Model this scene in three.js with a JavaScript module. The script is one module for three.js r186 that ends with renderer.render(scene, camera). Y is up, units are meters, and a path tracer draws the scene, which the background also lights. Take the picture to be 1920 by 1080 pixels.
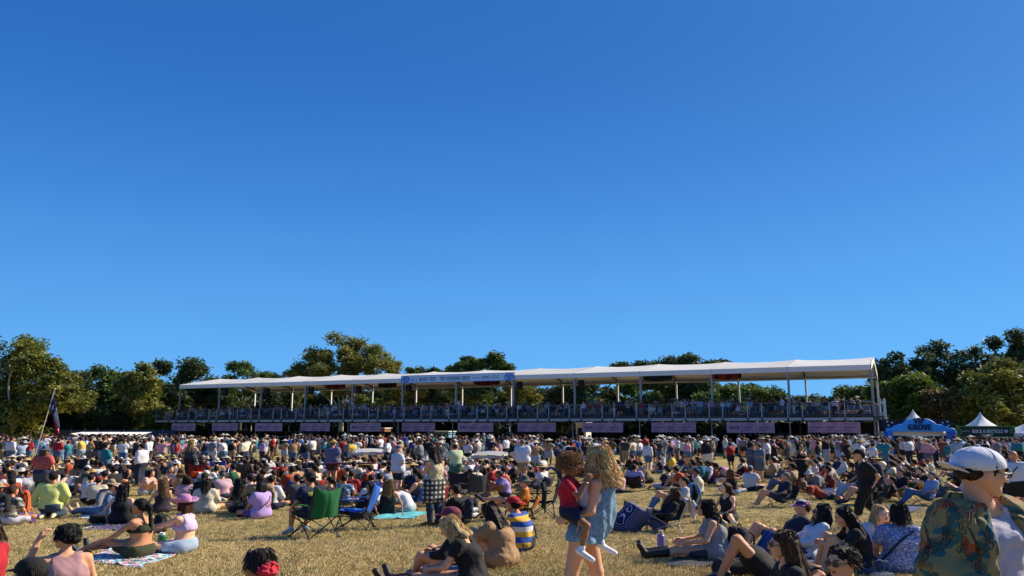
import * as THREE from 'three';
import { mergeGeometries, mergeVertices, toCreasedNormals } from 'three/addons/utils/BufferGeometryUtils.js';
import { RoundedBoxGeometry } from 'three/addons/geometries/RoundedBoxGeometry.js';

// ---------------------------------------------------------------- camera, sky, sun, exposure
const scene = new THREE.Scene();
const FOCAL = 1525, PITCH = 0.168, EYE = 2.23;                     // focal length and sizes below in pixels of a 1920 x 1080 frame
const camera = new THREE.PerspectiveCamera(2 * Math.atan(540 / FOCAL) * 180 / Math.PI, 16 / 9, 0.1, 3000);
camera.position.set(0, EYE, 0);
camera.rotation.x = PITCH;
scene.add(camera);
const renderer = new THREE.WebGLRenderer({ antialias: true });
renderer.toneMapping = THREE.LinearToneMapping;
renderer.toneMappingExposure = 1.55;
renderer.shadowMap.enabled = true;
renderer.setSize(1024, 576);

const SUN = new THREE.Vector3(0.78, 0.56, -0.33).normalize();
const sun = new THREE.DirectionalLight(0xfff0d8, 4.9);
sun.position.copy(SUN).multiplyScalar(200);
sun.position.z -= 50;
sun.target.position.set(0, 0, -50);
sun.castShadow = true;
sun.shadow.radius = 1;
sun.shadow.mapSize.set(4096, 4096);
Object.assign(sun.shadow.camera, { left: -120, right: 120, top: 120, bottom: -120, near: 1, far: 500 });
scene.add(sun, sun.target);
{
  const W = 1024, H = 512, data = new Float32Array(W * H * 4), EXPO = 1 / 1.55, d = new THREE.Vector3();
  const stops = [[0, .165, .49, .93], [7.3, .104, .39, .885], [12, .064, .28, .75], [18.5, .032, .17, .575], [29, .016, .125, .455], [50, .017, .115, .42], [90, .015, .10, .37]];
  for (let r = 0; r < H; r++) for (let c = 0; c < W; c++) {
    const v = (r + .5) / H, el = (v - .5) * 180, az = ((c + .5) / W - .5) * 2 * Math.PI, k = (r * W + c) * 4;
    let col = [.17, .15, .12];
    if (el > 0) {
      col = [0, 0, 0];                                                                      // the stops, rounded off over a few degrees
      for (let q = -4; q <= 4; q++) { const e = Math.min(90, Math.max(0, el + q * .22 * Math.min(el, 8))); let i = 0; while (i < stops.length - 2 && e > stops[i + 1][0]) i++; const a = stops[i], b = stops[i + 1], t = (e - a[0]) / (b[0] - a[0]); for (let n = 0; n < 3; n++) col[n] += (a[n + 1] + (b[n + 1] - a[n + 1]) * t) / 9; }
      d.set(Math.cos(el * Math.PI / 180) * Math.cos(az), Math.sin(el * Math.PI / 180), Math.cos(el * Math.PI / 180) * Math.sin(az));
      const g = Math.exp(-(d.angleTo(SUN) * 180 / Math.PI - 38) / 24);
      col = [col[0] + .03 * g, col[1] + .07 * g, col[2] + .11 * g];
    }
    for (let n = 0; n < 3; n++) data[k + n] = col[n] * EXPO;
    data[k + 3] = 1;
  }
  const tex = new THREE.DataTexture(data, W, H, THREE.RGBAFormat, THREE.FloatType);
  tex.mapping = THREE.EquirectangularReflectionMapping;
  tex.magFilter = tex.minFilter = THREE.LinearFilter;
  tex.needsUpdate = true;
  scene.background = tex; scene.environment = tex; scene.environmentIntensity = 1;
}

// ---------------------------------------------------------------- helpers
let seed = 7;
const rnd = () => { seed = (seed + 0x6d2b79f5) | 0; let t = Math.imul(seed ^ (seed >>> 15), 1 | seed); t = (t + Math.imul(t ^ (t >>> 7), 61 | t)) ^ t; return ((t ^ (t >>> 14)) >>> 0) / 4294967296; };
const rr = (a, b) => a + (b - a) * rnd(), pick = (a) => a[Math.floor(rnd() * a.length)];
const V = (x, y, z) => new THREE.Vector3(x, y, z);
const clamp = (x, a = 0, b = 1) => Math.min(b, Math.max(a, x)), sstep = (a, b, x) => { const t = clamp((x - a) / (b - a)); return t * t * (3 - 2 * t); }, lerp = (a, b, t) => a + (b - a) * t;
function hash3(x, y, z) { let h = Math.imul(x, 374761393) ^ Math.imul(y, 668265263) ^ Math.imul(z, 2147483647 - 1274126177); h = Math.imul(h ^ (h >>> 13), 1274126177); return ((h ^ (h >>> 16)) >>> 0) / 4294967296; }
function noise3(x, y, z) {
  const ix = Math.floor(x), iy = Math.floor(y), iz = Math.floor(z), s = (t) => t * t * (3 - 2 * t), fx = s(x - ix), fy = s(y - iy), fz = s(z - iz);
  const l = (a, b, t) => a + (b - a) * t, h = (i, j, k) => hash3(ix + i, iy + j, iz + k);
  return l(l(l(h(0, 0, 0), h(1, 0, 0), fx), l(h(0, 1, 0), h(1, 1, 0), fx), fy), l(l(h(0, 0, 1), h(1, 0, 1), fx), l(h(0, 1, 1), h(1, 1, 1), fx), fy), fz) * 2 - 1;
}
const groundY = (x, z) => 0.47 * (1 - sstep(5, 27, Math.hypot(x, z)));                       // the field falls a little away from the viewer
const viewDir = (px, py) => { const x = (px - 960) / FOCAL, y = (540 - py) / FOCAL, c = Math.cos(PITCH), s = Math.sin(PITCH); return V(x, y * c + s, -c + y * s).normalize(); };
function spot(px, py) {                                                                     // the point of the field seen at a pixel
  const d = viewDir(px, py); let t = 3;
  for (let i = 0; i < 4000; i++) { const y = EYE + d.y * t; if (y < groundY(d.x * t, d.z * t)) break; t += 0.02 + t * .0006; }
  return V(d.x * t, groundY(d.x * t, d.z * t), d.z * t);
}
function away(px, z) {                                                                      // the point of the field in that column, z metres in front
  const py = 800; const d = viewDir(px, py), t = z / -d.z; return V(d.x * t, groundY(d.x * t, -z), -z);
}
const used = new Map();
function numbered(name) { const n = used.get(name) ?? 0; used.set(name, n + 1); return n ? name + '_' + String(n).padStart(3, '0') : name; }
function tag(o, label, category, group, kind) {
  if (label) o.userData.label = label; if (category) o.userData.category = category; if (group) o.userData.group = group; if (kind) o.userData.kind = kind;
  return o;
}
function thing(name, label, category, pos, turn = 0, group) {
  const o = new THREE.Group(); o.name = numbered(name); o.position.copy(pos); o.rotation.y = turn; scene.add(o); return tag(o, label, category, group);
}
function mesh(name, geo, mat, parent, top) {
  const m = new THREE.Mesh(geo, mat); m.name = parent ? name : numbered(name); m.castShadow = m.receiveShadow = true; (parent ?? scene).add(m); return m;
}
const pieces = (name, list, mat, parent) => list.map((g) => mesh(name, g, mat, parent));
const copyOf = (o) => { const c = o.clone(); c.name = numbered(o.name.replace(/_\d{3}$/, '')); scene.add(c); return c; };
const lin = (hex) => new THREE.Color(hex);
const mats = new Map();
function M(hex, rough = .85, extra = {}) {                                                  // shared plain materials (hex is the surface's own colour)
  const key = hex + '|' + rough + JSON.stringify(extra);
  if (!mats.has(key)) mats.set(key, new THREE.MeshStandardMaterial({ color: hex, roughness: rough, ...extra }));
  return mats.get(key);
}
const box = (w, h, d, x = 0, y = 0, z = 0) => new THREE.BoxGeometry(w, h, d).translate(x, y, z);
function rod(a, b, r, n = 6, r2 = r) {
  const d = b.clone().sub(a), L = d.length(), g = new THREE.CylinderGeometry(r2, r, L, n, 1);
  g.applyQuaternion(new THREE.Quaternion().setFromUnitVectors(V(0, 1, 0), d.normalize())); g.translate((a.x + b.x) / 2, (a.y + b.y) / 2, (a.z + b.z) / 2); return g;
}
function tube(pts, r, n = 6, seg = 24) { return new THREE.TubeGeometry(new THREE.CatmullRomCurve3(pts), seg, r, n); }
const merge = (l) => mergeGeometries(l.map((g) => { const h = g.index ? g.toNonIndexed() : g; for (const k of Object.keys(h.attributes)) if (!['position', 'normal', 'uv'].includes(k)) h.deleteAttribute(k); if (!h.attributes.uv) h.setAttribute('uv', new THREE.BufferAttribute(new Float32Array(h.attributes.position.count * 2), 2)); return h; }));
function canvasTex(w, h, draw, wrap) {
  const c = document.createElement('canvas'); c.width = w; c.height = h; const g = c.getContext('2d'); draw(g, w, h);
  const t = new THREE.CanvasTexture(c); t.colorSpace = THREE.SRGBColorSpace; if (wrap) t.wrapS = t.wrapT = THREE.RepeatWrapping; return t;
}
function fieldTex(n, f, srgb = true) {                                                      // a repeating computed texture; f(u, v) gives [r, g, b] 0..255
  const d = new Uint8Array(n * n * 4);
  for (let y = 0; y < n; y++) for (let x = 0; x < n; x++) { const c = f(x / n, y / n), k = (y * n + x) * 4; d[k] = clamp(c[0], 0, 255); d[k + 1] = clamp(c[1], 0, 255); d[k + 2] = clamp(c[2], 0, 255); d[k + 3] = 255; }
  const t = new THREE.DataTexture(d, n, n); t.wrapS = t.wrapT = THREE.RepeatWrapping; t.magFilter = THREE.LinearFilter; t.minFilter = THREE.LinearMipmapLinearFilter; if (srgb) t.colorSpace = THREE.SRGBColorSpace; t.needsUpdate = true; return t;
}
function tileNoise(u, v, f, s = 0) {                                                        // repeats over 0..1
  const x = u * f, y = v * f, ix = Math.floor(x), iy = Math.floor(y), q = (t) => t * t * (3 - 2 * t), fx = q(x - ix), fy = q(y - iy), h = (i, j) => hash3(((ix + i) % f + f) % f, ((iy + j) % f + f) % f, s);
  return lerp(lerp(h(0, 0), h(1, 0), fx), lerp(h(0, 1), h(1, 1), fx), fy);
}
// ---------------------------------------------------------------- the field: dry grass
{
  const tex = fieldTex(1024, (u, v) => {
    const a = tileNoise(u, v, 6, 1), b = tileNoise(u, v, 23, 2), c = tileNoise(u, v, 96, 3), e = tileNoise(u, v, 300, 4);
    let x = Math.sin((u * 130 + b * 4) * 6.283) * .5 + .5; const st = tileNoise(u + v * .0, v, 420, 5);
    const dry = clamp(.45 + (a - .5) * 1.5 + (b - .5) * .9 + (c - .5) * .5), g = clamp((b - .52) * 2.6) * (1 - a * .5), dirt = clamp((.33 - c) * 3) * .7;
    const k = .62 + .5 * e + .28 * (st - .5) + .12 * (x - .5);
    let r = lerp(174, 214, dry), gg = lerp(150, 188, dry), bb = lerp(84, 112, dry);
    r = lerp(r, 104, g * .75); gg = lerp(gg, 108, g * .75); bb = lerp(bb, 48, g * .75);
    r = lerp(r, 96, dirt * .6); gg = lerp(gg, 78, dirt * .6); bb = lerp(bb, 50, dirt * .6);
    return [r * k, gg * k, bb * k];
  });
  const bump = fieldTex(512, (u, v) => { const h = 255 * (.5 * tileNoise(u, v, 200, 8) + .3 * tileNoise(u, v, 60, 9) + .2 * tileNoise(u, v, 18, 10)); return [h, h, h]; }, false);
  const R = [0, 2]; while (R[R.length - 1] < 2600) R.push(R[R.length - 1] * 1.13 + .5);
  const A = 120, pos = [], uv = [], col = [], idx = [];
  for (let i = 0; i < R.length; i++) for (let j = 0; j <= A; j++) {
    const a = j / A * Math.PI * 2, x = Math.sin(a) * R[i], z = Math.cos(a) * R[i];
    const lump = R[i] < 120 ? .03 * noise3(x * .35, 3, z * .35) + .015 * noise3(x * 1.1, 7, z * 1.1) : 0;
    pos.push(x, groundY(x, z) + lump - .012, z); uv.push(x / 5, z / 5);
    const n = noise3(x * .13, 1, z * .13) * .5 + noise3(x * .5, 2, z * .5) * .5, k = .92 + .24 * n;
    col.push(k * (1 - .03 * n), k, k * (1 - .1 * n));
    if (i && j) { const p = i * (A + 1) + j; idx.push(p - A - 2, p - 1, p, p - A - 2, p, p - A - 1); }
  }
  const g = new THREE.BufferGeometry();
  g.setAttribute('position', new THREE.Float32BufferAttribute(pos, 3)); g.setAttribute('uv', new THREE.Float32BufferAttribute(uv, 2)); g.setAttribute('color', new THREE.Float32BufferAttribute(col, 3)); g.setIndex(idx); g.computeVertexNormals();
  const m = new THREE.MeshStandardMaterial({ map: tex, bumpMap: bump, bumpScale: .03, roughness: 1, vertexColors: true, color: 0xffffff });
  tag(mesh('ground', g, m), 'dry mown lawn of straw and green patches', null, null, 'structure');

  // blades of straw and grass standing out of the near lawn
  const bl = [];
  for (let i = 0; i < 9; i++) {
    const a = rr(0, 6.28), r = rr(0, .09), x = Math.cos(a) * r, z = Math.sin(a) * r, h = rr(.016, .05), w = rr(.003, .006), t = rr(0, 6.28), bx = Math.cos(t) * h * rr(.3, 1.1), bz = Math.sin(t) * h * rr(.3, 1.1), nx = -Math.sin(t) * w, nz = Math.cos(t) * w;
    bl.push(x - nx, 0, z - nz, x + nx, 0, z + nz, x + bx * .5, h * .7, z + bz * .5, x + bx * .5, h * .7, z + bz * .5, x + nx, 0, z + nz, x + bx, h, z + bz);
  }
  const tg = new THREE.BufferGeometry(); tg.setAttribute('position', new THREE.Float32BufferAttribute(bl, 3)); tg.computeVertexNormals();
  const N = 110000, im = new THREE.InstancedMesh(tg, new THREE.MeshStandardMaterial({ color: 0xffffff, roughness: .9, side: THREE.DoubleSide }), N), o = new THREE.Object3D(), c = new THREE.Color();
  for (let i = 0; i < N; i++) {
    const d = 8.5 + 40 * Math.pow(rnd(), 1.9), x = rr(-.7, .7) * d, z = -d, n = noise3(x * .5, 2, z * .5), g = rnd() < .2 + .25 * n;
    o.position.set(x, groundY(x, z) - .005, z); o.rotation.set(rr(-.2, .2), rr(0, 6.28), rr(-.2, .2)); o.scale.setScalar(rr(.6, 1.35)); o.updateMatrix(); im.setMatrixAt(i, o.matrix);
    const k = rr(.75, 1.2); g ? c.setRGB(.20 * k, .20 * k, .06 * k) : c.setRGB(.62 * k, .48 * k, .23 * k); im.setColorAt(i, c);
  }
  im.name = 'grass'; im.castShadow = im.receiveShadow = true; scene.add(tag(im, 'short straw and grass blades over the near lawn', 'grass', null, 'stuff'));
}

// ---------------------------------------------------------------- trees
const leafMat = new THREE.MeshPhysicalMaterial({ color: 0xffffff, roughness: .62, transmission: .5, thickness: 0, side: THREE.DoubleSide, specularIntensity: .5 });
const barkMat = new THREE.MeshStandardMaterial({ color: 0x5a4c3e, roughness: .95, bumpMap: fieldTex(128, (u, v) => { const h = 255 * tileNoise(u, v * .3, 24, 77); return [h, h, h]; }, false), bumpScale: .03 });
const paleBark = new THREE.MeshStandardMaterial({ color: 0xa8a08c, roughness: .9 });
function clumpGeo(n, leaf, spread) {
  const p = [], nn = [];
  for (let i = 0; i < n; i++) {
    const c = V(rr(-1, 1), rr(-1, 1), rr(-1, 1)); if (c.length() > 1) { i--; continue; } c.multiplyScalar(spread);
    const a = V(rr(-1, 1), rr(-.5, .5), rr(-1, 1)).normalize().multiplyScalar(leaf * rr(.7, 1.3)), up = V(rr(-.8, .8), 1, rr(-.8, .8)), b = a.clone().cross(up).normalize().multiplyScalar(leaf * rr(.35, .6)), q = up.normalize().multiplyScalar(leaf * .18);
    const A = c.clone().sub(a), B = c.clone().add(b).add(q), C = c.clone().add(a), D = c.clone().sub(b).add(q);
    for (const v of [A, B, C, A, C, D]) p.push(v.x, v.y, v.z);
  }
  const g = new THREE.BufferGeometry(); g.setAttribute('position', new THREE.Float32BufferAttribute(p, 3)); g.computeVertexNormals(); return g;
}
const clumps = [clumpGeo(13, .30, .75), clumpGeo(13, .22, .62), clumpGeo(15, .38, .9)];
// lobes: [pixel column, pixel row of the middle, half width, half height] as the photograph shows them; dist is how far the tree stands
function tree(label, cat, dist, lobes, col, opt = {}) {
  const { density = 1, kind = 0, bark = barkMat, depth = .8, loose = .25, trunkAt, bare = 0 } = opt;
  const S = dist / FOCAL, c0 = trunkAt ?? lobes[0][0], base = away(c0, dist); base.y = 0;
  const root = thing('tree', label, 'tree', base, 0, opt.group);
  const L = lobes.map(([px, py, w, h]) => { const d = viewDir(px, py), t = dist / -d.z; return { c: V(d.x * t - base.x, EYE + d.y * t, rr(-.4, .4) * w * S), w: w * S, h: h * S, d: w * S * depth }; });
  // limbs
  const limbs = [], top = L.reduce((a, l) => Math.max(a, l.c.y), 0), fork = V(0, Math.max(1.6, top * .32), 0), tr = .13 + top * .018;
  limbs.push(rod(V(0, -.1, 0), fork, tr, 8, tr * .75));
  for (const l of L) {
    const mid = fork.clone().lerp(l.c, .55).add(V(rr(-.4, .4), rr(.1, .6), rr(-.4, .4)));
    limbs.push(tube([fork.clone().add(V(0, -.3, 0)), mid, l.c], tr * .36, 6, 8));
    for (let i = 0; i < 5; i++) { const e = V(l.c.x + rr(-1, 1) * l.w * .8, l.c.y + rr(-.5, 1) * l.h * .8, l.c.z + rr(-1, 1) * l.d * .8); limbs.push(tube([mid.clone().lerp(l.c, rr(.2, .9)), mid.clone().lerp(e, .6).add(V(0, .2, 0)), e], tr * .11, 5, 6)); }
  }
  mesh('trunk', merge(limbs), bark, root);
  const list = [], o = new THREE.Object3D();
  for (const l of L) {
    // each lobe is a heap of smaller sprays, with air between them
    const B = 9 + Math.round(loose * 6), area = (l.w * l.h + l.w * l.d + l.h * l.d);
    for (let q = 0; q < B; q++) {
      const e = V(rr(-1, 1), rr(-1, 1), rr(-1, 1)); if (e.length() > 1) { q--; continue; } e.multiplyScalar(.42 + .62 * loose).add(e.clone().normalize().multiplyScalar(q < 2 ? 0 : .28));
      const R = rr(.3, .52) * (1 - loose * .42), c = V(l.c.x + e.x * l.w, l.c.y + e.y * l.h, l.c.z + e.z * l.d), N = Math.round(density * (10 + area * 30 / B) * (1.15 - loose * .95)), tone = rr(.75, 1.25), hue = rr(0, 1);
      for (let i = 0; i < N; i++) {
        const v = V(rr(-1, 1), rr(-1, 1), rr(-1, 1)).normalize(), r = Math.pow(rnd(), .42) * (1 + .3 * noise3(v.x * 2 + q, v.y * 2, v.z * 2 + l.c.x));
        o.position.set(c.x + v.x * l.w * R * r, Math.max(.25, c.y + v.y * l.h * R * 1.05 * r), c.z + v.z * l.d * R * r);
        o.rotation.set(rr(-.5, .5), rr(0, 6.28), rr(-.5, .5)); o.scale.set(1, rr(.5, .8), 1).multiplyScalar(rr(.55, 1.1)); o.updateMatrix();
        const k = rr(.7, 1.25) * tone, y = clamp(hue * .6 + .4 * rnd());
        list.push([o.matrix.clone(), new THREE.Color().setRGB(lerp(col[0][0], col[1][0], y) * k, lerp(col[0][1], col[1][1], y) * k, lerp(col[0][2], col[1][2], y) * k)]);
      }
    }
  }
  const im = new THREE.InstancedMesh(clumps[kind], leafMat, list.length);
  list.forEach(([m, c], i) => { im.setMatrixAt(i, m); im.setColorAt(i, c); });
  im.name = 'crown'; im.castShadow = im.receiveShadow = true; root.add(tag(im, null, null, null, 'stuff'));
  return root;
}
const DARK = [[.06, .10, .035], [.12, .165, .05]], OLIVE = [[.15, .20, .04], [.36, .34, .06]], GREEN = [[.075, .14, .03], [.18, .25, .05]], YELLOW = [[.17, .21, .04], [.42, .37, .07]], BROWN = [[.15, .12, .05], [.22, .17, .07]];
tree('tall olive-yellow tree at the left edge with gaps of sky in its crown', 'tree', 92, [[22, 680, 62, 52], [70, 735, 55, 50], [-10, 755, 60, 60], [30, 790, 60, 40], [92, 700, 26, 22], [128, 742, 46, 34]], OLIVE, { bark: paleBark, loose: .45, kind: 0, density: .8 });
tree('dark rounded tree behind the leaning flag', 'tree', 100, [[140, 742, 58, 46], [110, 780, 60, 40], [165, 790, 50, 36]], DARK, { density: 1.1 });
tree('grey-green tree right of the dark tree behind the flag', 'tree', 104, [[195, 728, 34, 36], [225, 770, 45, 45]], GREEN, { loose: .4, density: .8 });
tree('tree with a yellowing crown beside the left end of the deck', 'tree', 100, [[265, 728, 42, 42], [275, 775, 50, 36]], OLIVE, { loose: .35 });
tree('dark green tree whose crown reaches over the left end of the deck roof', 'tree', 108, [[345, 722, 60, 46], [330, 770, 60, 40], [395, 745, 45, 42]], DARK, { loose: .35 });
tree('small feathery tree standing apart above the left part of the deck roof', 'tree', 132, [[450, 706, 40, 26], [430, 745, 46, 30]], GREEN, { loose: .5, density: .7 });
tree('low tree top just left of the tall sycamore above the deck roof', 'tree', 138, [[508, 722, 32, 22], [520, 755, 40, 26]], DARK, { loose: .4 });
tree('tall open sycamore with yellow leaves rising above the deck roof', 'tree', 120, [[640, 668, 48, 40], [672, 660, 38, 34], [583, 688, 42, 34], [620, 712, 58, 28], [712, 695, 38, 32], [740, 720, 26, 18], [560, 700, 22, 12]], YELLOW, { bark: paleBark, loose: .55, density: .85, trunkAt: 640 });
tree('small round tree top right of the sycamore above the banner', 'tree', 140, [[778, 698, 16, 10], [785, 740, 45, 34]], GREEN, { loose: .4 });
tree('small dark tree top between the sycamore and the broad oak', 'tree', 140, [[812, 700, 14, 8], [830, 745, 40, 34]], DARK, { loose: .4 });
tree('broad oak with a flat crown above the blue banner', 'tree', 122, [[885, 690, 44, 24], [925, 688, 30, 20], [855, 700, 26, 14], [952, 700, 18, 12], [900, 735, 60, 30]], GREEN, { loose: .35, density: 1.1 });
tree('yellow-green tree seen under the deck roof left of the banner', 'tree', 118, [[745, 742, 45, 24], [700, 760, 50, 30]], YELLOW, { loose: .35 });
tree('yellow-green bush seen under the deck roof right of the banner', 'tree', 112, [[985, 738, 30, 22], [1000, 770, 40, 25]], YELLOW, { loose: .35 });
tree('dark tree seen under the deck roof right of the middle', 'tree', 118, [[1090, 742, 60, 36], [1060, 775, 60, 30], [1168, 690, 20, 8]], DARK, {});
tree('wide dark live oak rising above the right half of the deck roof', 'tree', 112, [[1235, 700, 44, 30], [1300, 694, 46, 24], [1260, 740, 80, 32], [1350, 690, 24, 12]], DARK, { density: 1.2, loose: .3 });
tree('green tree seen under the deck roof behind the right tables', 'tree', 104, [[1400, 748, 62, 28], [1340, 760, 50, 32], [1440, 757, 34, 24]], GREEN, { loose: .3 });
tree('low green tree beyond the right end bay of the deck', 'tree', 110, [[1600, 748, 50, 24], [1545, 765, 40, 20], [1500, 762, 30, 18]], GREEN, { loose: .35 });
tree('dark tree beside the right end of the deck roof', 'tree', 96, [[1668, 695, 30, 30], [1690, 710, 20, 24], [1655, 720, 30, 26]], DARK, { loose: .45 });
tree('tall dark tree with sky showing through, right of the deck', 'tree', 100, [[1762, 680, 40, 34], [1725, 690, 22, 24], [1790, 700, 40, 34], [1760, 720, 30, 24], [1832, 676, 24, 26]], DARK, { loose: .6, density: .8 });
tree('high dark tree at the right edge of the field', 'tree', 96, [[1905, 660, 42, 34], [1885, 690, 36, 26], [1940, 690, 50, 40]], DARK, { loose: .35 });
tree('bushy sunlit green tree behind the blue arch', 'tree', 84, [[1700, 745, 52, 36], [1660, 750, 30, 36], [1735, 765, 40, 34], [1690, 790, 60, 30]], [[.08, .15, .02], [.22, .27, .04]], { loose: .3, density: 1.1 });
tree('brownish bush between the two white tent peaks', 'tree', 80, [[1766, 745, 24, 26], [1772, 775, 30, 25]], BROWN, { loose: .45 });
tree('large olive tree behind the green recycling booth', 'tree', 80, [[1850, 735, 60, 40], [1900, 725, 50, 48], [1820, 775, 60, 36], [1890, 785, 60, 36]], OLIVE, { loose: .35, density: 1 });
// more trees standing behind one another, closing the view between the crowns
for (const [k, [px, top, w, z]] of [[210, 705, 60, 128], [300, 712, 70, 134], [395, 716, 70, 140], [475, 728, 60, 145], [560, 724, 60, 146], [650, 722, 70, 148], [730, 722, 60, 146], [810, 722, 60, 150], [890, 722, 60, 150], [965, 722, 55, 146], [1040, 722, 60, 146], [1120, 722, 60, 142], [1200, 714, 60, 138], [1290, 714, 60, 136], [1380, 728, 60, 132], [1455, 736, 46, 130], [1525, 746, 44, 128], [1600, 730, 54, 124], [1690, 715, 50, 120], [1770, 735, 55, 112], [1870, 700, 70, 110], [100, 712, 60, 122], [10, 712, 70, 116]].entries())
  tree(`dull green tree in the back row, ${['1st', '2nd', '3rd', '4th', '5th', '6th', '7th', '8th', '9th', '10th', '11th', '12th', '13th', '14th', '15th', '16th', '17th', '18th', '19th', '20th', '21st', '22nd', '23rd'][k < 21 ? k + 2 : 22 - k]} of it from the left`, 'tree', z, [[px, top + 28, w * .8, 28], [px - w * .4, top + 62, w * .8, 36], [px + w * .5, top + 58, w * .75, 36]], [DARK, DARK, GREEN, DARK, OLIVE][k % 5], { density: .5, loose: .3, group: 'trees in the row behind the deck', kind: 2 });
// hedge of undergrowth closing the view under the crowns
{
  const rows = [[-120, 120, 96], [80, 330, 110], [300, 620, 134], [560, 900, 140], [860, 1180, 136], [1140, 1460, 124], [1420, 1700, 114], [1640, 1990, 92]];
  const list = [], o = new THREE.Object3D();
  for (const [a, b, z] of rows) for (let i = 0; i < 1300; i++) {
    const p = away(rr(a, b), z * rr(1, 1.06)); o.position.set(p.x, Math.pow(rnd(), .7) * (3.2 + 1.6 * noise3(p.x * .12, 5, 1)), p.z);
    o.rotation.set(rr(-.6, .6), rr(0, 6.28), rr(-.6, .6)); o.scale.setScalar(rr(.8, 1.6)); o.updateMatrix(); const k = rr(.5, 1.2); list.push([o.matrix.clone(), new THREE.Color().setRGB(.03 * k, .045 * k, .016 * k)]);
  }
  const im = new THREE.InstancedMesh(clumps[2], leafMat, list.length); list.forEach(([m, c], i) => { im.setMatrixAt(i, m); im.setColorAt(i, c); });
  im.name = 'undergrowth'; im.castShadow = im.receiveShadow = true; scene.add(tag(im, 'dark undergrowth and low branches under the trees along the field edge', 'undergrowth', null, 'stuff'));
}
// ---------------------------------------------------------------- the viewing deck
const TH = 0.452, BAY = 6.25, NB = 12, LEN = BAY * NB, DEP = 12.5, FL = 2.66, EAVE = 6.57, RIDGE = 8.03;
const deckPos = V(28.2 - LEN * Math.cos(TH), 0, -64.1 - LEN * Math.sin(TH));
const onDeck = (x, y, z) => V(x, y, z).applyAxisAngle(V(0, 1, 0), -TH).add(deckPos);        // deck axes: x along it to the right, z towards the field
const alongDeck = (px, z = 0) => {                                                          // how far along the deck a column of the picture meets it
  const d = viewDir(px, 780), n = V(Math.sin(TH), 0, -Math.cos(TH)), o = onDeck(0, 0, z), t = o.dot(n) / d.dot(n), p = d.multiplyScalar(t).sub(o);
  return p.x * Math.cos(TH) + p.z * Math.sin(TH);
};
const steel = M(0x8d9299, .45, { metalness: .55 }), steelDark = M(0x4a4d54, .5, { metalness: .5 }), blackCloth = M(0x0c0d10, .95), fabric = new THREE.MeshStandardMaterial({ color: 0xe9e6df, roughness: .6 });
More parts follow.
